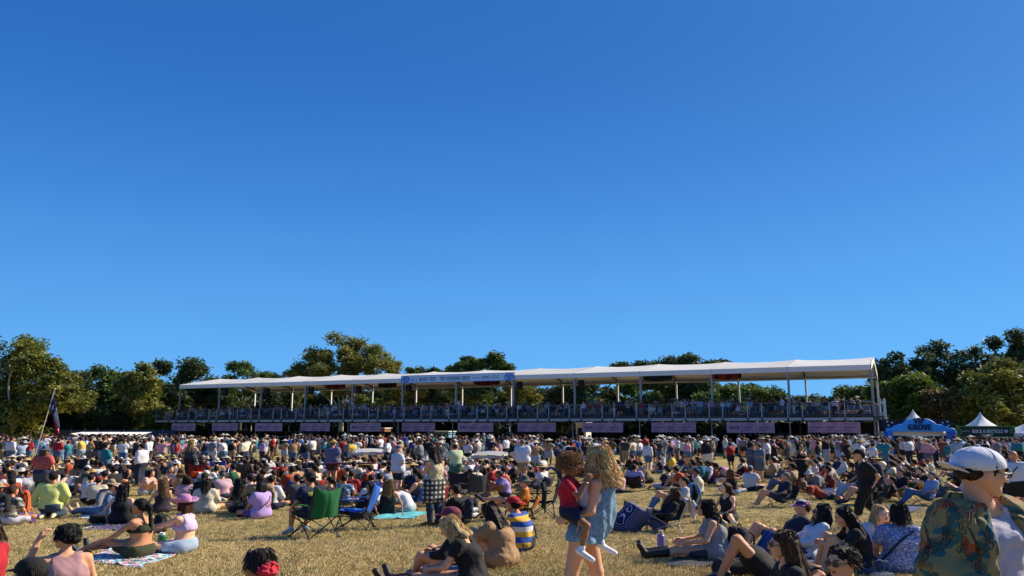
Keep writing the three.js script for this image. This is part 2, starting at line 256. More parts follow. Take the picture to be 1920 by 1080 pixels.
{
  const deck = thing('viewing_deck', 'long two storey viewing deck with a white tent roof and open railings across the field', 'viewing deck', deckPos, -TH);
  const beamM = M(0xaaaeb4, .5, { metalness: .3 });
  mesh('floor', box(LEN + 3.2, .08, DEP + 1.6, LEN / 2 - .9, FL + .26, -DEP / 2 + .5), M(0x3b3630, .9), deck);
  for (let i = 0; i <= NB; i++) {
    const x = i * BAY;
    mesh('front_post', merge([box(.17, EAVE - FL - .3, .17, x, (EAVE + FL + .3) / 2, -.1), box(.34, .03, .34, x, FL + .33, -.1)]), steel, deck);
    mesh('rear_post', box(.16, EAVE - FL - .3, .16, x, (EAVE + FL + .3) / 2, -DEP + .1), M(0xe8e8e4, .5), deck);
    const raf = [];
    for (const s of [0, 1]) { const a = V(x, EAVE + .32, s ? -DEP : 0), b = V(x, RIDGE - .08, -DEP / 2); raf.push(rod(a, b, .07, 4)); }
    raf.push(rod(V(x, EAVE + .45, -1.6), V(x, EAVE - .35, -.12), .035, 4), rod(V(x, EAVE + .45, -DEP + 1.6), V(x, EAVE - .35, -DEP + .12), .035, 4));
    mesh('rafter', merge(raf), steelDark, deck);
    mesh('lower_post', merge([rod(V(x, 0, .5), V(x, FL, .5), .06, 8), box(.45, .04, .45, x, .02, .5)]), steel, deck); mesh('brace', rod(V(x, .3, .5), V(x + (i % 2 ? -1.2 : 1.2), FL, .5), .03, 6), steelDark, deck);
    pieces('lower_post', [rod(V(x, 0, -DEP + .5), V(x, FL, -DEP + .5), .06, 8), rod(V(x, 0, -6), V(x, FL, -6), .06, 8)], i % 3 ? steelDark : M(0xd8d8d2, .6), deck);
    for (const z of [.85]) mesh('cross_beam', box(.14, .22, DEP + 1, x, FL + .1, -DEP / 2 + .5), steelDark, deck);
  }
  for (let i = 0; i < NB; i++) {
    const x = i * BAY;
    // one length of roof cloth, sagging between its rafters
    const nx = 12, nz = 16, p = [], uv = [], id = [];
    for (let a = 0; a <= nx; a++) for (let b = 0; b <= nz; b++) {
      const u = a / nx, w = b / nz, up = 1 - Math.abs(w * 2 - 1), sag = .13 * (1 - Math.pow(2 * u - 1, 2)) * Math.sin(Math.PI * Math.min(1, w * 1.02)) + .012 * noise3(u * 9 + i * 5, w * 14, 3) * (up > .1 ? 1 : 0);
      p.push(x + .02 + u * (BAY - .04), lerp(EAVE + .42, RIDGE, Math.pow(up, .93)) - sag, .06 - w * (DEP + .12)); uv.push(u, w);
      if (a && b) { const k = a * (nz + 1) + b; id.push(k - nz - 2, k - nz - 1, k, k - nz - 2, k, k - 1); }
    }
    const g = new THREE.BufferGeometry(); g.setAttribute('position', new THREE.Float32BufferAttribute(p, 3)); g.setAttribute('uv', new THREE.Float32BufferAttribute(uv, 2)); g.setIndex(id); g.computeVertexNormals();
    mesh('roof_panel', g, new THREE.MeshStandardMaterial({ color: lin(i % 3 === 1 ? 0xd2cec2 : 0xdcd8cd), roughness: .55, side: THREE.DoubleSide }), deck);
    pieces('seam', [0, 1].map((s) => rod(V(x, EAVE + .44, s ? -DEP - .04 : .04), V(x, RIDGE + .02, -DEP / 2), .035, 5)), M(0x7d7c78, .6), deck);
    mesh('valance', box(BAY - .03, .42, .03, x + BAY / 2, EAVE + .21, .09), fabric, deck);
    mesh('valance', box(BAY - .03, .42, .03, x + BAY / 2, EAVE + .21, -DEP - .09), fabric, deck);
    pieces('eave_beam', [box(BAY, .14, .1, x + BAY / 2, EAVE + .2, 0), box(BAY, .14, .1, x + BAY / 2, EAVE + .2, -DEP), box(BAY, .1, .1, x + BAY / 2, RIDGE - .22, -DEP / 2), box(BAY, .06, .06, x + BAY / 2, EAVE + .75, -DEP * .78)], steel, deck);
    mesh('floor_beam', box(BAY - .05, .26, .12, x + BAY / 2, FL + .13, 1.2), beamM, deck);
    for (const s of [0, 1]) {
      const a = x + s * BAY / 2;
      for (const q of [0, 1.12]) { mesh('railing_post', box(.065, 1.36, .065, a + q, FL + .72, 1.3), M(0xa9adb3, .45, { metalness: .4 }), deck); mesh('post_clamp', box(.13, .2, .1, a + q, FL + .1, 1.31), steelDark, deck); }
      const bars = []; for (let k = 0; k < 21; k++) bars.push(box(.014, 1.0, .014, a + .1 + k * .147, FL + .86, 1.28));
      bars.push(box(BAY / 2, .05, .05, a + BAY / 4, FL + 1.39, 1.3), box(BAY / 2, .035, .035, a + BAY / 4, FL + .36, 1.3));
      mesh('railing', merge(bars), M(0x5b5f68, .5, { metalness: .4 }), deck);
    }
    mesh('kick_board', box(BAY, .16, .03, x + BAY / 2, FL + .4, 1.2), M(0x202225, .8), deck);
  }
  // left and right ends
  for (const e of [-2.2, LEN]) {
    const b = []; for (let k = 0; k < 60; k++) b.push(box(.014, 1, .014, e, FL + .86, 1.2 - k * .22)); b.push(box(.05, .05, 13.3, e, FL + 1.39, -5.3));
    mesh('railing', merge(b), M(0x5b5f68, .5, { metalness: .4 }), deck);
  }
  { const b = []; for (let k = 0; k < 14; k++) b.push(box(.014, 1, .014, -2.2 + k * .16, FL + .86, 1.28)); b.push(box(2.2, .05, .05, -1.1, FL + 1.39, 1.3)); mesh('railing', merge(b), M(0x5b5f68, .5, { metalness: .4 }), deck); mesh('floor_beam', box(2.2, .26, .12, -1.12, FL + .13, 1.2), beamM, deck); mesh('railing_post', box(.065, 1.36, .065, -2.2, FL + .72, 1.3), steel, deck); }
  // open gable at the right end with its own valance
  for (const e of [0, LEN]) {
    const pts = []; const n = 12; for (let k = 0; k <= n; k++) { const w = k / n, up = 1 - Math.abs(2 * w - 1), y = lerp(EAVE + .42, RIDGE, Math.pow(up, .93)), z = .06 - w * (DEP + .12); pts.push([z, y]); }
    const s = new THREE.Shape(); s.moveTo(pts[0][0], pts[0][1] + .03); for (const q of pts) s.lineTo(q[0], q[1] + .03); for (const q of pts.slice().reverse()) s.lineTo(q[0], q[1] - .42); s.closePath();
    const g = new THREE.ExtrudeGeometry(s, { depth: .03, bevelEnabled: false }); g.rotateY(-Math.PI / 2); g.translate(e + (e ? .06 : -.03), 0, 0); mesh('gable_valance', g, fabric, deck);
  }
  // outer stair tower of scaffold poles at the right end
  const sc = [];
  for (const [x, z] of [[LEN + .45, .6], [LEN + .8, .6], [LEN + .45, -1.6], [LEN + .8, -1.6], [LEN + .6, -4]]) sc.push(rod(V(x, 0, z), V(x, FL + 1.7, z), .05, 6));
  for (let k = 0; k < 5; k++) { const y = .6 + k * .85; sc.push(rod(V(LEN + .45, y, .6), V(LEN + .8, y, .6), .035, 6), rod(V(LEN + .45, y, -1.6), V(LEN + .8, y, -1.6), .035, 6), rod(V(LEN + .45, y, .6), V(LEN + .45, y, -1.6), .035, 6), rod(V(LEN + .8, y - .4, .6), V(LEN + .45, y + .4, .6), .03, 6)); }
  mesh('scaffold', merge(sc), M(0xb4b8bd, .4, { metalness: .6 }), deck);
  // black cloth closing the space under the deck, with gaps left of it where daylight comes through
  for (let i = 0; i < NB; i++) if (![4, 7].includes(i)) mesh('backdrop', box(BAY - .1, i > 9 ? 2.5 : 1.55, .05, i * BAY + BAY / 2, i > 9 ? 1.25 : .78, -DEP + .9), blackCloth, deck);
}
// ---- the banner on the roof edge
const bannerTex = canvasTex(2048, 160, (g, w, h) => {
  g.fillStyle = '#c6e4f8'; g.fillRect(0, 0, w, h); g.fillStyle = '#1668c4'; g.fillRect(0, 0, w, 9); g.fillRect(0, h - 10, w, 10); g.fillRect(0, 0, 12, h); g.fillRect(w - 12, 0, 12, h);
  for (const cx of [95, w - 95]) for (let k = 0; k < 6; k++) { g.strokeStyle = k % 2 ? '#2f86dd' : '#0f57b4'; g.lineWidth = 9; g.beginPath(); for (let a = 0; a < 6.4; a += .15) { const r = 74 - k * 13 + 3.5 * Math.sin(a * 3 + k), x = cx + r * Math.cos(a), y = h / 2 + r * .92 * Math.sin(a); a ? g.lineTo(x, y) : g.moveTo(x, y); } g.stroke(); }
  g.textBaseline = 'middle'; g.fillStyle = '#1f8fa6'; g.font = 'bold 88px sans-serif'; g.fillText('ACL', 190, h / 2 + 14, 130);
  g.fillStyle = '#070d4a'; g.font = 'bold 104px sans-serif'; g.fillText('MUSIC FEST', 342, h / 2 + 8, 320); g.fillText('VIP VIEWING DECK', 738, h / 2 + 4, 540);
  g.font = 'bold 20px sans-serif'; g.fillText('PRESENTED BY', 1318, h / 2 + 6, 130); g.font = 'bold 74px serif'; g.fillStyle = '#12306e'; g.fillText('IHG', 1488, h / 2, 150); g.font = 'bold 27px sans-serif'; g.fillText('HOTELS &', 1662, h / 2 - 20, 170); g.fillText('RESORTS', 1662, h / 2 + 16, 170);
});
function panel(w, h, d, tex, back, rough = .7) {                                            // a board printed on its front
  const g = box(w, h, d), m = new THREE.MeshStandardMaterial({ map: tex, roughness: rough }); return [g, [back, back, back, back, m, back]];
}
{
  const a = alongDeck(752), b = alongDeck(966), w = b - a, [g, m] = panel(w, .78, .04, bannerTex, M(0x1668c4, .7));
  const t = thing('banner', 'long pale blue banner with dark lettering hung on the roof edge of the viewing deck', 'banner', onDeck((a + b) / 2, EAVE + .3, .14), -TH); mesh('printed_face', g, m, t);
  pieces('rope', [rod(V(-w / 2, .4, -.03), V(-w / 2, .62, -.2), .012), rod(V(w / 2, .4, -.03), V(w / 2, .62, -.2), .012)], M(0xdddddd, .8), t);
}
// ---- the bar boards under the deck
const barLines = (g, x, w, n, s) => { g.fillStyle = '#3d2060'; for (let i = 0; i < n; i++) { const y = 52 + i * 23; g.fillRect(x, y, w * (.45 + .4 * hash3(i, s, 3)), i % 4 ? 7 : 10); g.fillRect(x + w * .92, y, w * .07, 7); } };
const boardA = canvasTex(512, 128, (g, w, h) => { g.fillStyle = '#cf929c'; g.fillRect(0, 0, w, h); g.fillStyle = '#3d2060'; g.font = 'bold 62px sans-serif'; g.textBaseline = 'middle'; g.fillText('BAR', 34, 66, 104); g.fillRect(22, 62, 7, 7); g.fillRect(140, 62, 7, 7); g.fillRect(160, 6, 4, 116); g.font = 'bold 17px sans-serif'; g.fillText('COCKTAILS', 210, 24, 90); g.fillText('BEER', 390, 24); barLines(g, 180, 140, 3, 1); barLines(g, 345, 150, 3, 2); });
const boardB = canvasTex(512, 128, (g, w, h) => { g.fillStyle = '#cb8d98'; g.fillRect(0, 0, w, h); g.fillStyle = '#3d2060'; g.textBaseline = 'middle'; g.font = 'bold 17px sans-serif'; g.fillText('COCKTAILS', 40, 22, 100); g.fillText('WINE', 240, 22); g.fillText('BEER & SELTZER', 365, 22, 120); barLines(g, 14, 150, 4, 5); barLines(g, 184, 140, 4, 6); barLines(g, 345, 150, 4, 7); });
const ordinal = ['first', 'second', 'third', 'fourth', 'fifth', 'sixth', 'seventh', 'eighth', 'ninth', 'tenth', 'eleventh', 'twelfth'];
for (let i = 0; i < NB; i++) {
  const x = i * BAY + (.07 + .165 * i / 11) * BAY + 1.9, bar = i % 2 === 0, [g, m] = panel(3.8, .84, .05, bar ? boardA : boardB, M(0x9a6fa0, .8));
  const t = thing('menu_board', `pink ${bar ? 'bar board with the word BAR' : 'drinks board of three printed columns'}, ${ordinal[i]} board from the left under the deck`, 'menu board', onDeck(x, 2.1, 1.24), -TH);
  mesh('printed_face', g, m, t);
  pieces('hanger', [rod(V(-1.6, .42, 0), V(-1.6, .58, 0), .015), rod(V(1.6, .42, 0), V(1.6, .58, 0), .015)], steelDark, t);
  // the bar below it
  const c = thing('bar_counter', `black draped bar counter under the ${ordinal[i]} drinks board from the left`, 'bar counter', onDeck(x, 0, -2.4), -TH);
  mesh('drape', box(5.2, 1.0, .7, 0, .5, 0), blackCloth, c); mesh('counter_top', box(5.3, .05, .8, 0, 1.04, 0), M(i % 3 === 2 ? 0xb9b4aa : 0x24262b, .5), c);
  pieces('shelf', [box(4.34, .05, .35, 0, 1.35, -2.2), box(4.34, .05, .35, 0, .8, -2.2), box(.06, 1.6, .3, -2.2, .8, -2.2), box(.06, 1.6, .3, 2.2, .8, -2.2)], M(0x2a2b2f, .7), c);
  const bt = []; for (let k = 0; k < 16; k++) bt.push(new THREE.CylinderGeometry(.035, .04, .26, 6).translate(-2 + k * .27 + rr(-.05, .05), 1.5, -2.2)); tag(mesh('bottles', merge(bt), M(pick([0x5a3b1c, 0x2f4a3a, 0x8a8f92]), .25), c), null, null, null, 'stuff');
}
// ---- speakers, heaters and pennants under the roof
for (const [k, px] of [430, 500, 585, 672, 765, 965, 1080].entries()) {
  const t = thing('loudspeaker', `black loudspeaker on the roof post of the deck, ${ordinal[k]} speaker from the left`, 'loudspeaker', onDeck(Math.round(alongDeck(px, 0) / BAY) * BAY + .55, EAVE - .55, -.35), -TH);
  mesh('cabinet', new RoundedBoxGeometry(.5, .75, .45, 2, .04), M(0x0b0b0d, .7), t); mesh('bracket', box(.4, .06, .06, -.28, .1, .05), steelDark, t);
}
for (const [px, w, c, name] of [[627, 2.7, 0x7c1f0c, 'dark red'], [725, 2.4, 0x241a22, 'black'], [912, 3, 0x6e1418, 'crimson'], [1235, 2.7, 0x0c2a4a, 'navy blue'], [1365, 2.6, 0x8f2a14, 'orange-red']]) {
  const t = thing('hanging_pennant', `${name} hanging cloth pennant under the roof of the deck`, 'pennant', onDeck(alongDeck(px, -3), EAVE - .02, -3), -TH);
  for (let k = 0; k < 8; k++) mesh('fringe_strip', box(w / 8 - .01, .62 - .06 * Math.abs(k - 3.5), .03, -w / 2 + w / 16 + k * w / 8, 0, .01 * (k % 2)), M(k % 3 === 1 && px !== 1235 ? 0x3a1210 : c, .9), t);
  mesh('batten', box(w + .1, .05, .05, 0, .34, 0), steelDark, t);
}
// ---- standing tables on the deck
for (const [k, [a, b]] of [[755, 800], [806, 826], [1035, 1112], [1255, 1322], [1345, 1436], [1440, 1500], [1560, 1640]].entries()) {
  const x0 = alongDeck(a, -4.2), x1 = alongDeck(b, -4.2), w = x1 - x0;
  const t = thing('drink_rail', `long pale standing table on the deck, ${ordinal[k]} from the left`, 'standing table', onDeck((x0 + x1) / 2, FL + .3, -4.2), -TH);
  mesh('table_top', box(w, .07, .5, 0, 1.28, 0), M(0x9fa5aa, .4), t);
  for (let q = 0; q <= 3; q++) mesh('leg', box(.07, 1.25, .07, -w / 2 + .1 + q * (w - .2) / 3, .62, 0), M(0x7d838a, .5), t);
}
// ---- peaked white tents, the arch and the recycling booth
function peakTent(label, px, z, w, eave, peak, turn = 0) {
  const p = away(px, z), t = thing('peaked_tent', label, 'tent', p, turn), P = [], id = [], n = 10;
  const prof = (k) => { const s = k / n; return [w / 2 * Math.pow(1 - s, 1.55) + .02, eave + (peak - eave) * s]; };
  for (let k = 0; k <= n; k++) for (let a = 0; a <= 32; a++) { const [r, y] = prof(k), an = a / 32 * Math.PI * 2 + Math.PI / 4, q = 1 / Math.max(Math.abs(Math.cos(an)), Math.abs(Math.sin(an))), m = lerp(q, 1, k / n * .5); P.push(Math.cos(an) * r * m, y, Math.sin(an) * r * m); if (k && a) { const i = k * 33 + a; id.push(i - 34, i, i - 33, i - 34, i - 1, i); } }
  const g = new THREE.BufferGeometry(); g.setAttribute('position', new THREE.Float32BufferAttribute(P, 3)); g.setIndex(id); g.computeVertexNormals();
  mesh('roof', g, new THREE.MeshStandardMaterial({ color: 0xe8e6e0, roughness: .5, side: THREE.DoubleSide }), t);
  const q = w / 2; pieces('valance', [box(w, .28, .03, 0, eave - .14, q), box(w, .28, .03, 0, eave - .14, -q), box(.03, .28, w - .06, q, eave - .14, 0), box(.03, .28, w - .06, -q, eave - .14, 0)], fabric, t);
  for (const [x, zz] of [[-1, -1], [1, -1], [-1, 1], [1, 1]]) mesh('leg', box(.08, eave, .08, x * (q - .08), eave / 2, zz * (q - .08)), M(0xc9cbcd, .4, { metalness: .5 }), t);
  return t;
}
peakTent('white peaked tent behind the blue arch', 1714, 68, 3.4, 1.7, 3.6, .1);
peakTent('white peaked tent behind the green recycling sign', 1840, 66, 3.4, 1.6, 3.33, 0);
const rt = peakTent('white tent cut off by the right edge of the picture', 1941, 60, 3.4, 1.72, 2.9, .1);
mesh('side_wall', box(3.2, 1.45, .03, 0, .74, 1.67), M(0xdedcd6, .7), rt);
{
  const z = 62, S = z / FOCAL, t = thing('entrance_arch', 'bright blue entrance arch with dark block letters beside the deck', 'arch', away(1724, z), .06), Y = (py) => EYE + (799 - py) * S, W = 134 * S;
  mesh('header', box(W, Y(787) - Y(809), .5, -.1, (Y(787) + Y(809)) / 2, -.32), M(0x0e1426, .7), t);
  const s = new THREE.Shape(), X = (q) => (q - 1724) * S;
  s.moveTo(X(1659), Y(806)); s.lineTo(X(1659), Y(804)); s.quadraticCurveTo(X(1664), Y(802), X(1669), Y(803)); s.quadraticCurveTo(X(1676), Y(796), X(1689), Y(796)); s.quadraticCurveTo(X(1700), Y(787), X(1712), Y(786)); s.lineTo(X(1733), Y(786)); s.quadraticCurveTo(X(1746), Y(787), X(1755), Y(796.5)); s.quadraticCurveTo(X(1772), Y(796), X(1777), Y(803.5)); s.quadraticCurveTo(X(1787), Y(802), X(1790), Y(806)); s.lineTo(X(1790), Y(809)); s.lineTo(X(1659), Y(809)); s.closePath();
  mesh('hill_panel', new THREE.ExtrudeGeometry(s, { depth: .12, bevelEnabled: true, bevelSize: .02, bevelThickness: .02, bevelSegments: 1 }), M(0x2f9df2, .5), t);
  for (const [a, b] of [[1659.5, 1671], [1778, 1791]]) mesh('pillar', new RoundedBoxGeometry((b - a) * S, Y(808), .5, 2, .03).translate(X((a + b) / 2), Y(808) / 2, -.1), M(0x1470dc, .5), t);
  for (const [q, y] of [[1664, 791], [1673, 793], [1666, 798], [1770, 793], [1779, 791], [1781, 798]]) mesh('star', box(.14, .1, .02, X(q), Y(y), -.06), M(0xc9d2e6, .6), t);
  mesh('inner_canopy', box(W * .72, .3, 2.4, .1, Y(812), -1.6), fabric, t); pieces('canopy_leg', [box(.09, Y(811), .09, X(1674), Y(811) / 2, -.5), box(.09, Y(811), .09, X(1774), Y(811) / 2, -.5)], fabric, t);
  mesh('back_panel', box(W * .8, 1.2, .06, .1, .6, -3), M(0x3a4152, .8), t);
  const font = await new (await import('three/addons/loaders/FontLoader.js')).FontLoader().loadAsync('fonts/droid/droid_sans_bold.typeface.json'), { TextGeometry } = await import('three/addons/geometries/TextGeometry.js');
  for (const [txt, y0, y1, w, cx] of [['VIP', 794.5, 784, 20, 1721.5], ['GROVE', 806.5, 796, 44, 1722]]) {
    const g = new TextGeometry(txt, { font, size: 1, depth: .09, curveSegments: 3 }); g.computeBoundingBox(); const b = g.boundingBox;
    g.translate(-(b.min.x + b.max.x) / 2, -b.min.y, 0); g.scale(w * S / (b.max.x - b.min.x), (Y(y1) - Y(y0)) / (b.max.y - b.min.y), 1); g.translate(X(cx), Y(y0), .15); mesh('lettering', g, M(0x0d1650, .5), t);
  }
}
{
  const z = 60, S = z / FOCAL, Y = (py) => EYE + (799 - py) * S, t = thing('recycling_booth', 'dark green recycling booth with a long lettered sign across its front', 'booth', away(1846, z), -.03), X = (q) => (q - 1846) * S;
  const tex = canvasTex(1024, 200, (g, w, h) => { g.fillStyle = '#12251f'; g.fillRect(0, 0, w, h); g.strokeStyle = '#5aa23c'; g.lineWidth = 10; g.strokeRect(5, 5, w - 10, h - 10); for (const [x, d] of [[14, 1], [w - 14, -1]]) { g.beginPath(); g.moveTo(x, 16); g.lineTo(x + d * 90, h / 2); g.lineTo(x, h - 16); g.stroke(); g.lineWidth = 5; g.beginPath(); g.moveTo(x, 60); g.lineTo(x + d * 50, h / 2); g.lineTo(x, h - 60); g.stroke(); g.lineWidth = 10; }
    g.fillStyle = '#d7dfe6'; g.textBaseline = 'middle'; g.font = 'bold 82px serif'; g.fillText('ROCK & RECYCLE', 268, 96, 540); g.font = '28px sans-serif'; g.fillText('ACL FEST', 118, 92, 120); g.fillRect(420, 150, 100, 5); g.fillRect(540, 146, 90, 12); g.beginPath(); g.ellipse(862, 94, 32, 24, 0, 0, 7); g.fill(); g.fillStyle = '#12251f'; g.fillRect(842, 86, 40, 14); });
  const [g, m] = panel(106 * S, Y(799) - Y(819.5), .08, tex, M(0x12251f, .7)); g.translate(0, (Y(799) + Y(819.5)) / 2, .1); mesh('sign', g, m, t);
  for (const q of [1797, 1896]) mesh('post', box(.09, Y(819), .09, X(q), Y(819) / 2, 0), M(0x3d4247, .5), t);
  mesh('counter', box(96 * S, .9, .5, 0, .45, -.2), M(0x15181b, .8), t); mesh('back_wall', box(100 * S, 1.5, .05, 0, .76, -2.6), M(0x1b2226, .9), t); mesh('rail', rod(V(X(1797), 1.28, 0), V(X(1896), 1.28, 0), .02), steelDark, t);
  const shirt = () => { const s = new THREE.Shape(); s.moveTo(-.16, .3); s.lineTo(-.36, .18); s.lineTo(-.29, .02); s.lineTo(-.2, .08); s.lineTo(-.2, -.34); s.lineTo(.2, -.34); s.lineTo(.2, .08); s.lineTo(.29, .02); s.lineTo(.36, .18); s.lineTo(.16, .3); s.quadraticCurveTo(0, .2, -.16, .3); return new THREE.ExtrudeGeometry(s, { depth: .05, bevelEnabled: true, bevelSize: .012, bevelThickness: .012, bevelSegments: 1 }); };
  for (const [q, l] of [[1816, 'white tee shirt hung at the left of the recycling booth'], [1881, 'white tee shirt hung at the right of the recycling booth']]) { const p = away(q, z - .3); p.y = .95; const h = thing('hanging_shirt', l, 'shirt', p); mesh('cloth', shirt(), M(0xe2e4ea, .9), h); mesh('hanger', tube([V(-.14, .3, .02), V(0, .38, .02), V(.14, .3, .02)], .012, 5, 6), steelDark, h); mesh('print', box(.17, .16, .006, 0, .03, .066), M(0x8f97ad, .8), h); }
  const p = away(1900, 59), [bg, bm] = panel(.72, .85, .05, canvasTex(128, 160, (g, w, h) => { g.fillStyle = '#b58fb4'; g.fillRect(0, 0, w, h); g.fillStyle = '#5c3a60'; g.font = 'bold 22px sans-serif'; g.fillText('MERCH', 22, 34); for (let i = 0; i < 5; i++) g.fillRect(16, 56 + i * 20, 60 + 30 * hash3(i, 1, 1), 8); }), M(0x8f6f90, .8)); p.y = .98;
  const b = thing('price_board', 'mauve price board right of the hanging white shirts', 'sign', p); mesh('printed_face', bg, bm, b); mesh('stand', box(.05, .98, .05, 0, -.5, -.03), steelDark, b);
}
// ---- what shows under and beside the deck: umbrellas, a white kiosk, awnings, fence
function parasol(label, px, z, r, h, color) {
  const t = thing('patio_umbrella', label, 'umbrella', away(px, z)), P = [], id = []; const n = 8;
  for (let k = 0; k <= 4; k++) for (let a = 0; a <= n; a++) { const an = a / n * Math.PI * 2, q = r * k / 4; P.push(Math.cos(an) * q, h - .55 * Math.pow(k / 4, 1.3), Math.sin(an) * q); if (k && a) { const i = k * (n + 1) + a; id.push(i - n - 2, i - n - 1, i, i - n - 2, i, i - 1); } }
  const g = new THREE.BufferGeometry(); g.setAttribute('position', new THREE.Float32BufferAttribute(P, 3)); g.setIndex(id); g.computeVertexNormals(); const m = new THREE.MeshStandardMaterial({ color, roughness: .9, side: THREE.DoubleSide, flatShading: true });
  mesh('canopy', g, m, t); mesh('pole', rod(V(0, 0, 0), V(0, h + .05, 0), .03), steelDark, t); for (let k = 0; k < n; k++) { const an = k / n * Math.PI * 2; mesh('rib', rod(V(0, h - .1, 0), V(Math.cos(an) * r * .95, h - .53, Math.sin(an) * r * .95), .008, 4), steelDark, t); }
}
parasol('black patio umbrella under the deck, left one of the three dark ones', 1142, 86, 1.6, 2.15, 0x101216); parasol('black patio umbrella under the deck, middle one of the three dark ones', 1168, 84, 1.6, 2.1, 0x101216); parasol('black patio umbrella under the deck, right one of the three dark ones', 1196, 83, 1.6, 2.1, 0x14161a); parasol('tan patio umbrella seen under the right half of the deck', 1350, 80, 1.9, 2.1, 0x8a7c6a); parasol('grey patio umbrella beside the tan one under the deck', 1388, 82, 1.5, 1.95, 0x6d7176);
function kiosk(label, px, z, w, h, color) { const t = thing('kiosk', label, 'kiosk', away(px, z), -TH); mesh('wall', box(w, h, 1.6, 0, h / 2, 0), M(color, .7), t); mesh('roof', box(w + .2, .12, 1.9, 0, h + .06, 0), M(0xd8d6d0, .6), t); mesh('window', box(w * .6, h * .3, .05, 0, h * .66, .82), M(0x1a1f28, .3), t); mesh('ledge', box(w * .7, .05, .25, 0, h * .48, .92), M(0xa8a49c, .6), t); }
kiosk('small white kiosk seen under the deck left of the ninth board', 1094, 92, 1.2, 2.5, 0xdcdad2); kiosk('orange-lit brown kiosk seen under the fifth board', 700, 104, 4.2, 1.9, 0x8a5a34); kiosk('pale blue kiosk seen under the deck below the banner', 828, 102, 3, 1.5, 0x6f9ab8);
function awning(label, pa, pb, z, h) {
  const a = away(pa, z), b = away(pb, z), w = b.x - a.x, t = thing('awning', label, 'awning', V((a.x + b.x) / 2, 0, -z)); const P = [], id = [], n = 40;
  for (let i = 0; i <= n; i++) for (let k = 0; k <= 4; k++) { const u = i / n, s = k / 4; P.push((u - .5) * w, h + .2 * s + .07 * Math.sin(u * n * .9) * (1 - s), 1.6 - s * 2.4); if (i && k) { const q = i * 5 + k; id.push(q - 6, q, q - 5, q - 6, q - 1, q); } }
  const g = new THREE.BufferGeometry(); g.setAttribute('position', new THREE.Float32BufferAttribute(P, 3)); g.setIndex(id); g.computeVertexNormals(); mesh('cloth', g, new THREE.MeshStandardMaterial({ color: 0xe6e4dc, roughness: .7, side: THREE.DoubleSide }), t);
  for (let i = 0; i < 6; i++) mesh('leg', box(.07, h + .1, .07, (i / 5 - .5) * (w - .2), h / 2, 1.5), steel, t);
  mesh('back_wall', box(w, h, .05, 0, h / 2, -.9), M(0x24272b, .9), t);
}
awning('low white wavy awning at the left edge of the crowd under the trees', 146, 222, 84, 1.42); awning('low white awning left of the deck', 224, 280, 86, 1.4);
awning('white awning seen under the left part of the deck', 410, 470, 104, 1.5);
{
  const a = away(-60, 95), b = away(330, 95), t = thing('fence', 'dark blue-grey mesh fence along the trees left of the deck', 'fence', V((a.x + b.x) / 2, 0, -95)), w = b.x - a.x;
  for (let i = 0; i < 16; i++) { mesh('panel', box(w / 16 - .06, 1.75, .04, -w / 2 + (i + .5) * w / 16, .9, 0), M(0x39434f, .9), t); mesh('post', rod(V(-w / 2 + i * w / 16, 0, 0), V(-w / 2 + i * w / 16, 1.9, 0), .03), steel, t); }
  const c = away(1640, 78), d = away(2000, 74), t2 = thing('fence', 'black mesh fence behind the blue arch and the recycling booth', 'fence', V((c.x + d.x) / 2, 0, -76)), w2 = d.x - c.x;
  for (let i = 0; i < 8; i++) { mesh('panel', box(w2 / 8 - .06, 1.5, .04, -w2 / 2 + (i + .5) * w2 / 8, .8, 0), M(0x15181c, .9), t2); mesh('post', rod(V(-w2 / 2 + i * w2 / 8, 0, 0), V(-w2 / 2 + i * w2 / 8, 1.7, 0), .03), steel, t2); }
}
